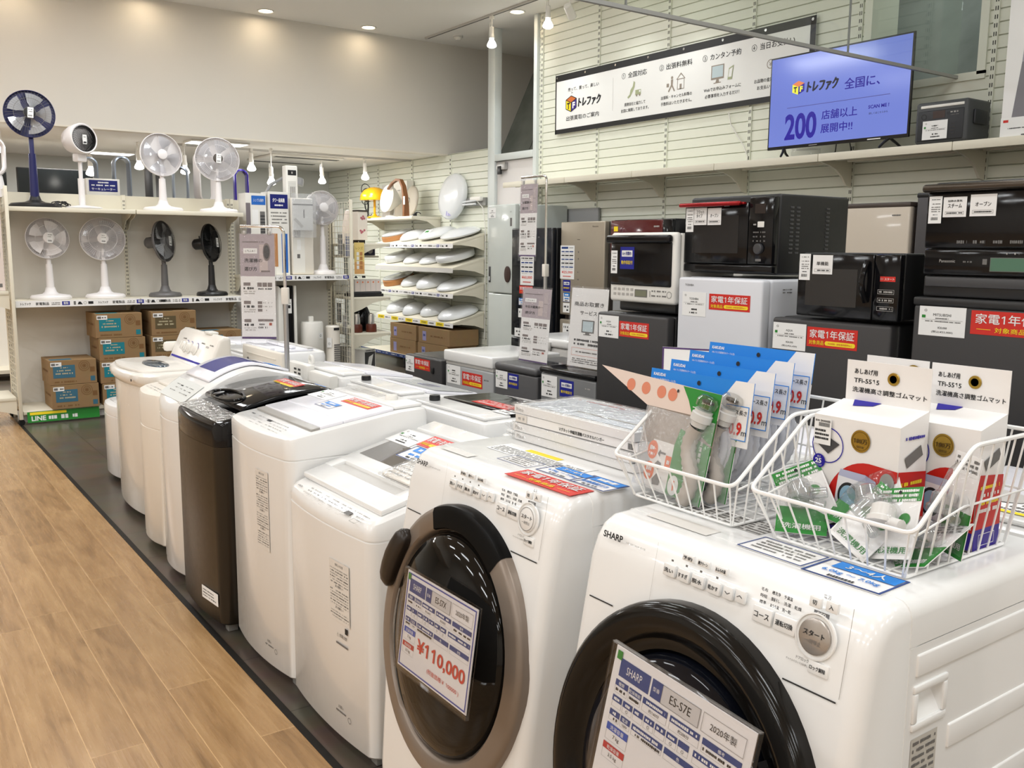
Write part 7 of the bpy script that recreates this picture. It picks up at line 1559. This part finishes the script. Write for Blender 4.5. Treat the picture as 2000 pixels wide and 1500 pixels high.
t = thing('leaflet', 'yellow and orange leaflet hanging by the mesh post', 'leaflet', (4.165, 8.535, 1.225)); mb = MB(); mb.box(-.055, -.001, 0, .055, .001, .315, mat('leaflet_ochre', lin(232, 206, 130), .5)); mb.rect(-.055, .0, .055, .12, mat('leaflet_orange', lin(224, 172, 110), .5), 2); mb.text('レンズ', .0, .26, .03, mat('leaflet_ink', lin(150, 130, 50), .5), .08, layer=3); [mb.rect(-.03, .05+.045*k, -.005, .085+.045*k, paper, 4) for k in range(4)]; [mb.rect(.005, .05+.045*k, .035, .085+.045*k, orangew, 4) for k in range(4)]; mb.build('sheet', t, smooth=0); mb = MB(); mb.tube([(0, 0, .315), (0, .02, .325)], .003, chrome, 5); mb.build('hook', t)
def dr3(mb, w, h): mb.rect(-w*.40, h*.15, -w*.33, h*.85, ink, 1); mb.rect(-w*.22, h*.15, -w*.15, h*.85, ink, 1); mb.rect(-w*.08, h*.1, w*.08, h*.9, greyw, 1); mb.rect(w*.10, h*.05, w*.48, h*.95, mat('picture_navy', lin(44, 44, 70), .4), 1); mb.disc(w*.32, h*.5, w*.09, h*.3, inklight, 2, 14)
carton('white carton with black bars and a dark picture beneath the blossom lantern', (4.33, 8.83, LP(1.405)), .33, .15, .10, paperglossy, 0, dr3)
t = thing('projector', 'flat black appliance lying under the barred white carton', 'projector', (4.32, 8.66, LP(.985)+.26 if False else LP(.985))); mb = MB(); mb.box(-.17, 0, .0, .18, .22, .03, black, .006); mb.build('lower_half', t); mb = MB(); mb.box(-.16, .02, .03, .17, .20, .05, darkgrey, .005); mb.build('upper_half', t)
def dr4(mb, w, h): [mb.rect(-w*.5+w*.2*k+.003, .004, -w*.5+w*.2*(k+1)-.003, h-.004, mat('pinkish_carton', lin(226, 214, 208), .5), 1) for k in range(5)]; [mb.disc(-w*.4+w*.2*k, h*.78, .008, .008, orange, 2, 10) for k in range(5)]
carton('pale carton row with small orange dots on the flat black appliance', (4.33, 8.68, LP(.985)+.052), .30, .14, .125, greyw, 0, dr4)
for k in range(2):
    t = thing('coffee_grinder', ('brown-based coffee grinder with a steel top nearest the mesh post', 'brown-based coffee grinder with a steel top one step from the mesh post')[k], 'coffee grinder', (4.215+.155*k, 8.72-.02*k, LP(.615)), group='coffee grinders on the side rack'); mb = MB(); mb.lathe([(.055, 0), (.057, .01), (.055, .07), (.048, .085)], mat('redwood_base', lin(96, 42, 26), .35), 24); mb.build('base', t); mb = MB(); mb.lathe([(.036, .085), (.034, .15), (.028, .19), (.0001, .2)], chrome, 22); mb.build('steel_top', t)
t = thing('electric_kettle', 'shiny black round appliance with a chrome lid above the grinders', 'kitchen appliance', (4.36, 8.92, LP(.615))); mb = MB(); mb.lathe([(.10, 0), (.105, .02), (.10, .18), (.07, .25), (.0001, .27)], blackgloss, 28); mb.build('body', t); mb = MB(); mb.lathe([(.045, .262), (.04, .285), (.0001, .295)], chrome, 18); mb.build('lid', t)
for k, (lb, y) in enumerate((('white and black picture carton on the lowest side shelf', 8.72), ('white and black picture carton set back on the lowest side shelf', 9.06), ('white and black picture carton deepest on the lowest side shelf', 9.40))):
    def dr5(mb, w, h): mb.rect(-w*.45, h*.1, w*.45, h*.9, darkgrey, 1); mb.poly([(-w*.3, h*.2), (w*.1, h*.35), (w*.3, h*.8), (-w*.1, h*.7)], paper, 2); mb.scrib(-w*.4, w*.4, h*.95, .01, ink, 1)
    carton(lb, (4.36, y, LP(.16)), .17, .26, .27, paperglossy, .35, dr5)
for k, (lb, y, m) in enumerate((('small clear-lidded goods box far along the upper side shelf', 9.55, greyw), ('bronze desk lamp base far along the upper side shelf', 9.9, kraftd))):
    carton(lb, (4.30, y, LP(1.53)), .16, .2, .18, m, 0, None, name='goods_box')
t = thing('white_case', 'flat white storage case beyond the orange-dotted cartons', 'case', (4.36, 9.3, LP(.985))); mb = MB(); mb.box(-.12, 0, 0, .15, .3, .16, offw, .02); mb.build('case_body', t); mb = MB(); mb.tube([(-.05, -.005, .08), (-.04, -.03, .1), (.04, -.03, .1), (.05, -.005, .08)], .006, greyw, 6); mb.build('handle', t)
# ================================================================ ceiling-lamp rack on the far slatted wall
rk = thing('lamp_rack', 'four slanted ivory shelves on the slatted wall displaying ceiling lamps', 'shelf unit', (6.0, 9.9, 0)); RX, RY0, RY1 = -.45, -.92, 1.0
tilts = [1.525, 1.245, .955, .615]
for i, z in enumerate(tilts):
    mb = MB(); mb.prism([(RX, z), (RX, z+.022), (-.02, z+.142), (-.02, z+.12)], 'y', RY0, RY1, shelfm); mb.build('shelf_board', rk)
    for y in (RY0+.003, RY1-.01):
        mb = MB(); mb.prism([(RX, z), (RX+.12, z+.0), (RX+.30, z-.02), (-.025, z-.06), (-.025, z+.12)], 'y', y, y+.006, shelfm); mb.build('shelf_bracket', rk)
    mb = MB(); mb.T = TR(RX-.004, .04, z-.014, math.radians(-4), 0, R2); mb.box(-.96, -.001, -.022, .96, .002, .03, paperglossy if i != 1 else greyw)
    if i in (0, 2): strip_print(mb, -.94, .96, .004, .045, 3); strip_print(mb, -.64, .96, .004, .001, 3) if False else None
    if i == 3:
        for k in range(5): mb.rect(-.9+.37*k, -.018, -.72+.37*k, .026, yellow, 3); mb.text('照明器具', -.81+.37*k, .004, .022, ink, .12, layer=4); mb.scrib(-.70+.37*k, -.58+.37*k, .004, .016, inkgrey, 3)
    mb.build('label_strip', rk, smooth=0)
milk = mat('milky_lamp_cover', lin(228, 231, 234), .25, coat=.3); SL = math.atan2(.12, .43)
def lamp(label, y, shelf, R, h, rim=None, extra=None, flat=False, dx=0., rim_m=None, lift=0., tilt=0.):
    z = tilts[shelf]; x = RX+.24+dx; zz = z+.024+(x-RX)*.12/.43+.001+lift
    t = thing('ceiling_lamp', label, 'ceiling lamp', (6.0+x, y, zz), tilt=(tilt, -SL, 0), group='round ceiling lamps on the slanted shelves')
    if rim:
        mb = MB(); mb.lathe([(R*1.02, .0), (R*1.03, .004), (R*1.03, rim), (R*.99, rim+.004)], rim_m or milk, 48); mb.build('rim_band', t); b = rim
    else: b = .0
    mb = MB()
    if flat: mb.lathe([(R*.96, b), (R, b+.012), (R, b+h*.75), (R*.97, b+h*.93), (R*.85, b+h), (.0001, b+h)], milk, 48)
    else: mb.lathe([(R*.92, b), (R*.995, b+.012), (R, b+.022), (R*.93, b+h*.45), (R*.75, b+h*.75), (R*.5, b+h*.92), (R*.25, b+h*.99), (.0001, b+h)], milk, 48)
    mb.build('cover', t, smooth=60)
    if extra: extra(t, b+h)
    return t
def green_label(t, h):
    mb = MB(); mb.T = TR(-.13, .02, h*.80, -PI/2-.2, 0, R2) if False else TR(-.15, .0, h*.66, -PI/2, 0, 0) @ Matrix.Rotation(.0, 4, 'Y'); mb.T = TR(-.155, 0, h*.60, 0, math.radians(-28), 0) @ TR(0, 0, .012, -PI/2, 0, 0) @ TR(0, 0, 0, 0, R2, 0) if False else TR(-.14, 0, h*.78, 0, -.42, 0) @ TR(0, 0, .006, -PI/2, 0, 0)
    mb.box(-.05, -.001, -.08, .05, 0, .08, paper); mb.rect(-.01, -.03, .03, .05, green, 3); mb.scrib(-.04, .04, -.06, .012, inkgrey, 3); mb.build('label', t, smooth=0)
lamp('wood-rimmed ceiling lamp at the far end of the top slanted shelf', 10.68, 0, .20, .03, .055, rim_m=orangew, dx=-.02)
lamp('domed ceiling lamp next to the wood-rimmed one on the top slanted shelf', 10.26, 0, .20, .095)
lamp('broad domed ceiling lamp with a green label on the top slanted shelf', 9.76, 0, .245, .085, extra=green_label, lift=.02, dx=.03)
lamp('broad thin ceiling lamp nearest the door on the top slanted shelf', 9.24, 0, .245, .075, lift=.02, dx=.03)
lamp('drum ceiling lamp at the far end of the second slanted shelf', 10.66, 1, .20, .085, flat=True, lift=.005)
lamp('smaller domed ceiling lamp second along the second slanted shelf', 10.20, 1, .19, .085)
lamp('domed ceiling lamp third along the second slanted shelf', 9.78, 1, .20, .085)
lamp('thick drum ceiling lamp tipped up nearest the door on the second slanted shelf', 9.30, 1, .235, .075, flat=True, lift=.035, tilt=.0)
lamp('wood-rimmed ceiling lamp at the far end of the third slanted shelf', 10.70, 2, .20, .025, .065, rim_m=orangew)
lamp('glossy domed ceiling lamp second along the third slanted shelf', 10.27, 2, .19, .10)
lamp('largest glossy domed ceiling lamp on the third slanted shelf', 9.80, 2, .23, .125)
lamp('wide flattish ceiling lamp nearest the door on the third slanted shelf', 9.27, 2, .25, .085)
lamp('glossy domed ceiling lamp at the far end of the lowest slanted shelf', 10.62, 3, .215, .12)
lamp('small rounded ceiling lamp second along the lowest slanted shelf', 10.17, 3, .165, .12, dx=-.06)
lamp('domed ceiling lamp third along the lowest slanted shelf', 9.76, 3, .20, .12)
lamp('widest ceiling lamp nearest the door on the lowest slanted shelf', 9.25, 3, .25, .105)
t = thing('ceiling_lamp', 'large milky ceiling lamp disc leaning upright against the slatted wall', 'ceiling lamp', (5.87, 9.60, 1.835), tilt=(0, math.radians(-80), 0))
mb = MB(); mb.T = Matrix.Translation((.275, 0, 0)); mb.lathe([(.265, -.05), (.275, -.04), (.278, .0), (.26, .03), (.18, .055), (.0001, .062)], milk, 48); mb.build('cover', t, smooth=60)
mb = MB(); mb.T = TR(.06, -.04, .045, -PI/2+.25, 0, 0) ; mb.box(-.03, -.001, -.05, .03, .0, .03, mat('violet_label', lin(150, 146, 190), .4)); mb.scrib(-.025, .025, .0, .01, paper, 3); mb.build('label', t, smooth=0)
# top flat shelf with table lamps
t = thing('lamp_shelf', 'flat ivory shelf above the slanted ones carrying table lamps', 'shelf', (6.0, 10.6, 1.875)); mb = MB(); mb.box(-.42, -.62, -.035, -.005, .9, 0, shelfm, .004); mb.build('shelf_board', t)
for y in (-.61, .88): mb = MB(); mb.prism([(-.40, -.035), (-.20, -.06), (-.06, -.14), (-.006, -.16), (-.006, -.035)], 'y', y, y+.006, shelfm); mb.build('shelf_bracket', t)
ZL = 1.8765
yel = mat('yellow_enamel', lin(240, 184, 20), .25, coat=.4)
t = thing('table_lamp', 'yellow mushroom-shaped table lamp on the lamp shelf', 'lamp', (5.66, 11.12, ZL)); mb = MB(); mb.lathe([(.10, 0), (.10, .012), (.03, .03), (.02, .05)], yel, 28); mb.build('base', t); mb = MB(); mb.tube([(0, 0, .03), (0, 0, .30)], .016, yel, 12); mb.build('stem', t); mb = MB(); mb.lathe([(.19, .225), (.193, .232), (.18, .30), (.14, .355), (.07, .39), (.0001, .40)], yel, 40); mb.lathe([(.188, .226), (.17, .29), (.10, .36), (.0001, .385)], yel, 40); mb.build('shade', t, smooth=60)
t = thing('table_lamp', 'white spotlight table lamp with its round reflector facing out', 'lamp', (5.70, 10.72, ZL), R2); mb = MB(); mb.lathe([(.08, 0), (.08, .015), (.02, .03)], offw, 24); mb.tube([(0, .03, .02), (0, .06, .2)], .008, offw, 8); mb.build('stand', t); mb = MB(); mb.T = TR(0, .0, .225, math.radians(-10)); mb.lathe([(.17, .07), (.175, .072), (.15, -.0), (.07, -.09), (.03, -.13), (.0001, -.135)], offw, 40, axis='y'); mb.lathe([(.168, .069), (.14, .0), (.05, -.09), (.0001, -.09)], mat('cream_reflector', lin(240, 238, 220), .3), 40, axis='y'); mb.build('reflector', t, smooth=60); mb = MB(); mb.T = TR(0, .0, .225, math.radians(-10)); mb.lathe([(.02, -.09), (.03, -.03), (.032, .0), (.0001, .03)], clear('clear_bulb', (.95, .95, .93), .2, .05), 16, axis='y'); mb.build('bulb', t)
t = thing('table_lamp', 'beige disc-headed lamp behind the wooden arch', 'lamp', (5.80, 10.36, ZL), R2); mb = MB(); mb.T = TR(0, 0, .20, math.radians(-8)); mb.lathe([(.16, .0), (.165, .01), (.155, .02), (.0001, .022)], mat('beige_shade', lin(180, 172, 156), .5), 36, 1, 1.15, axis='y'); mb.ringflat(-.06, .0, .03, .038, ink, 40, 20); mb.build('disc_head', t); mb = MB(); mb.lathe([(.09, 0), (.09, .015), (.02, .02)], offw, 20); mb.build('base', t)
t = thing('arched_lamp', 'tall bent-wood arch lamp on the lamp shelf', 'lamp', (5.62, 10.20, ZL)); mb = MB(); P = []
path = [(0, .0, 0), (0, .0, .12), (0, .015, .24), (0, .05, .36), (0, .12, .44), (0, .22, .455), (0, .34, .42), (0, .46, .35)]
for i, (x, y, z) in enumerate(path): pass
vs = []; fs = []
for i, (x, y, z) in enumerate(path):
    a = Vector(path[max(0, i-1)]); b2 = Vector(path[min(len(path)-1, i+1)]); d = (b2-a).normalized(); nrm = Vector((0, -d.z, d.y)); wd = .075-.045*i/7; th = .045-.025*i/7
    for sx, sn in ((-1, -1), (1, -1), (1, 1), (-1, 1)): q = Vector((x, y, z))+Vector((1, 0, 0))*sx*wd/2+nrm*sn*th/2; vs.append(tuple(q))
for i in range(len(path)-1):
    for j in range(4): fs.append((i*4+j, i*4+(j+1) % 4, (i+1)*4+(j+1) % 4, (i+1)*4+j))
fs += [(3, 2, 1, 0), tuple(len(vs)-4+j for j in range(4))]
mb.add(vs, fs, woodb); mb.build('wood_arch', t); mb = MB(); mb.T = TR(-.04, -.03, .19, 0, 0, R2); mb.box(-.022, -.001, -.05, .022, 0, .05, paper); mb.scrib(-.015, .015, .02, .008, inkgrey, 3); mb.build('price_slip', t, smooth=0)
t = thing('clip_light', 'black clip light with coiled cords on the lamp shelf', 'lamp', (5.72, 11.44, ZL)); mb = MB(); mb.tube([(0, 0, .02), (.02, .02, .18), (0, .0, .30)], .010, black, 8); mb.lathe([(.07, 0), (.07, .02), (.02, .03)], black, 20); mb.build('stand', t); mb = MB(); mb.T = TR(0, 0, .33, math.radians(35)); mb.lathe([(.085, .07), (.08, .02), (.05, -.06), (.0001, -.08)], black, 28, axis='y'); mb.build('head', t); mb = MB(); mb.tube([(.05*math.cos(k*.5)-.02, -.02+.08*math.sin(k*.37), .40+.08*math.sin(k*.5)-.006*k) for k in range(50)], .005, black, 5); mb.build('cord', t)
t_ = MB(); t_.tube([(5.66+.03*math.sin(k*.6), 10.06-.008*k, 1.885+.035*abs(math.sin(k*.45))) for k in range(14)], .006, black, 6); t_.box(5.62, 9.99, 1.877, 5.66, 10.03, 1.90, black, .004); tag(t_.build('power_plug'), 'black plug and cord lying on the edge of the lamp shelf', 'cord')
carton('white carton standing at the back of the lamp shelf behind the reflector lamp', (5.88, 10.82, ZL), .36, .10, .47, offw, R2, lambda mb, w, h: mb.scrib(-w*.2, w*.2, h*.75, .02, inklight, 1))
carton('narrow white carton at the far end of the lamp shelf', (5.88, 11.22, ZL), .22, .10, .44, greyw, R2, None)
t = thing('tube_light', 'short fluorescent wall fitting with a white end beside the steel post', 'lamp', (5.985, 9.17, 2.03), R2); mb = MB(); mb.box(-.26, -.03, -.05, .24, .0, .04, mat('fitting_grey', lin(150, 150, 146), .4)); mb.build('back_plate', t); mb = MB(); mb.box(-.02, -.08, .0, .20, -.03, .05, offw, .008); mb.build('power_box', t); mb = MB(); mb.tube([(.12, -.07, .01), (-.2, -.075, -.005), (-.23, -.075, -.02), (-.2, -.075, -.035), (.1, -.075, -.03)], .012, milk, 8); mb.build('tube', t); mb = MB(); mb.tube([(.12, -.06, .0), (.19, -.03, -.08), (.212, -.012, -.3), (.215, -.012, -1.0), (.208, -.012, -1.6)], .006, offw, 6); mb.build('cord', t)
# long cartons under the rack
lbx = ['long brown carton on top of the pile beneath the lamp rack, nearest the door', 'long brown carton on top of the pile beneath the lamp rack, set farther in', 'long brown carton at the bottom of the pile nearest the door', 'long brown carton at the bottom of the pile, set farther in']
rkb = thing('low_deck', 'low dark-fronted deck along the slatted wall under the lamp rack', 'shelf', (5.74, 9.9, 0)); mb = MB(); mb.box(-.26, -.95, .14, .24, 1.3, .17, shelfm); mb.build('deck_board', rkb); mb = MB(); mb.T = TR(-.262, .2, .155, 0, 0, R2); mb.box(-1.15, -.001, -.02, 1.1, 0, .02, navy); mb.scrib(-1.1, 1.05, 0, .014, paper, 3, .3); mb.build('label_strip', rkb, smooth=0)
for yy in (-.9, .2, 1.25): mb = MB(); mb.box(-.22, yy-.02, 0, -.18, yy+.02, .14, black); mb.build('leg', rkb)
for k, (y, z, w) in enumerate(((9.37, .362, .72), (10.12, .362, .66), (9.40, .171, .70), (10.13, .171, .66))):
    def drk(mb, w, h): mb.rect(-w*.36, h*.15, -w*.24, h*.75, mat('violet_label', lin(150, 146, 190), .4), 1); mb.scrib(-w*.33, -w*.27, h*.5, .03, navy, 2); mb.scrib(-w*.1, w*.35, h*.5, .02, kraftd, 1)
    carton(lbx[k], (5.52, y, z), w, .40, .188, kraft, R2, drk, name='cardboard_box', cat='box')

# ================================================================ beyond the bulkhead
def far_tv(label, x, y, z, w, h):
    t = thing('television', label, 'television', (x, y, z)); mb = MB(); mb.box(-w/2, 0, .05, w/2, .05, .05+h, black, .006); mb.build('housing', t); mb = MB(); mb.T = TR(0, -.0006, .05); mb.rect(-w/2+.012, .02, w/2-.012, h-.012, mat('off_screen', (.01, .012, .013), .15), 1); mb.build('screen', t, smooth=0); mb = MB(); mb.box(-w*.2, -.06, 0, w*.2, .14, .012, black); mb.box(-.03, .02, .01, .03, .045, .07, black); mb.build('stand', t)
t = thing('display_shelf', 'long ivory shelf unit of televisions beyond the fan shelves', 'shelf unit', (.4, 11.4, 0)); mb = MB(); mb.box(0, 0, 1.80, 2.3, .45, 1.84, shelfm, .003); mb.build('shelf_board', t); mb = MB(); mb.box(0, .43, 0, 2.3, .46, 1.95, backm); mb.build('back_panel', t); mb = MB(); mb.box(0, .0, .08, 2.3, .44, .12, shelfm); mb.build('base_deck', t)
far_tv('dark television behind the navy fan', 1.92, 11.55, 1.8415, .78, .44); far_tv('dark television at the frame edge behind the navy fan pole', 1.10, 11.55, 1.8415, .66, .38)
t = thing('low_cabinet_row', 'dark wooden furniture glimpsed beneath the bladeless fans', 'cabinet', (2.9, 12.2, 0)); mb = MB(); mb.box(-.5, 0, 0, .9, .4, 2.02, mat('dark_reddish_wood', lin(70, 40, 30), .5)); mb.build('carcass', t); mb = MB(); mb.box(-.5, -.02, 1.6, .15, -.001, 2.0, black); mb.build('door', t); mb = MB(); mb.box(.2, -.02, 1.6, .88, -.001, 2.0, MT['dark_reddish_wood']); mb.build('door', t)
mb = MB(); mb.box(3.15, 12.6, 0, 5.9, 12.65, 2.05, mat('far_wall_paint', (0, 0, 0))); tag(mb.build('partition'), kind='structure'); COL.objects[-1].name = 'wall_partition'
# ceiling cassette
t = thing('air_conditioner', 'ceiling air conditioner panel with a long dark slot beyond the bulkhead', 'air conditioner', (4.75, 11.55, 2.6195)); mb = MB(); mb.box(-.48, -.45, -.03, .48, .45, 0, offw, .01); mb.build('panel', t)
for s in (-1, 1): mb = MB(); mb.box(-.42, s*.38-.05, -.034, .42, s*.38+.05, -.028, slotm, .002); mb.build('louvre', t)
mb = MB(); mb.box(-.25, -.25, -.034, .25, .25, -.029, greyw, .002); mb.build('intake_grille', t)
low = [('lit bulb low over the silver bladeless fans', 2.66, 10.9, .20), ('brightest lit bulb between the two top white fans', 3.10, 10.7, .24), ('lit bulb above the gap beyond the fan shelf end', 3.88, 10.75, .16), ('lit bulb hanging left of the bagged white fan', 4.06, 10.6, .32) , ('lit bulb hanging over the bagged white fan', 5.05, 11.4, .22), ('lit bulb hanging above the yellow mushroom lamp', 5.42, 10.9, .18), ('lit bulb glowing past the navy fan at the frame edge', 1.22, 10.2, .16), ('lit bulb behind the round circulator', 2.08, 10.5, .32)]
for lb, x, y, dr in low: hung_bulb('low_bulb', lb.replace('left of', 'beside'), (x, y, 2.62), dr, 'bulbs hung under the low ceiling', 12, bulbr=.05)
t = thing('light_track', 'lighting track under the low ceiling beyond the bulkhead', 'light track', (4.7, 10.75, 2.62)); mb = MB(); mb.box(-1.7, -.015, -.02, 1.3, .015, 0, greyw); mb.build('rail', t); mb = MB(); mb.box(-1.7, -.005, -.0215, 1.3, .005, -.0195, slotm); mb.build('slot', t)
for k, (x, y, lb) in enumerate(((2.62, 12.3, 'flat ceiling panel light above the silver bladeless fans'), (3.35, 10.35, 'flat ceiling panel light above the two top white fans'))):
    t = thing('panel_light', lb, 'ceiling light', (x, y, 2.62)); mb = MB(); mb.box(-.32, -.16, -.02, .32, .16, 0, offw, .004); mb.build('frame', t); mb = MB(); mb.box(-.30, -.14, -.0225, .30, .14, -.0195, mat('panel_light_diffuser', (1, .98, .95), .5, emit=5.)); mb.build('diffuser', t)
t = thing('floor_lamp', 'grey gooseneck floor lamp arching beyond the fan shelf end', 'lamp', (3.62, 9.9, 0)); mb = MB(); mb.lathe([(.14, 0), (.14, .02), (.02, .03)], greyw, 24); mb.build('base', t); mb = MB(); mb.tube([(0, 0, .02), (0, 0, 1.75), (.05, 0, 1.98), (.16, 0, 2.16), (.32, 0, 2.25), (.46, 0, 2.24)], .018, mat('gooseneck_grey', lin(150, 152, 156), .35), 10); mb.build('gooseneck', t); mb = MB(); mb.T = TR(.50, 0, 2.22, 0, .3, 0); mb.lathe([(.03, .03), (.045, .0), (.05, -.05), (.045, -.055), (.0001, -.05)], MT['gooseneck_grey'], 20); mb.build('head', t)
for s in list(bpy.data.scenes):
    if s.name.startswith('lettering'): bpy.data.scenes.remove(s)
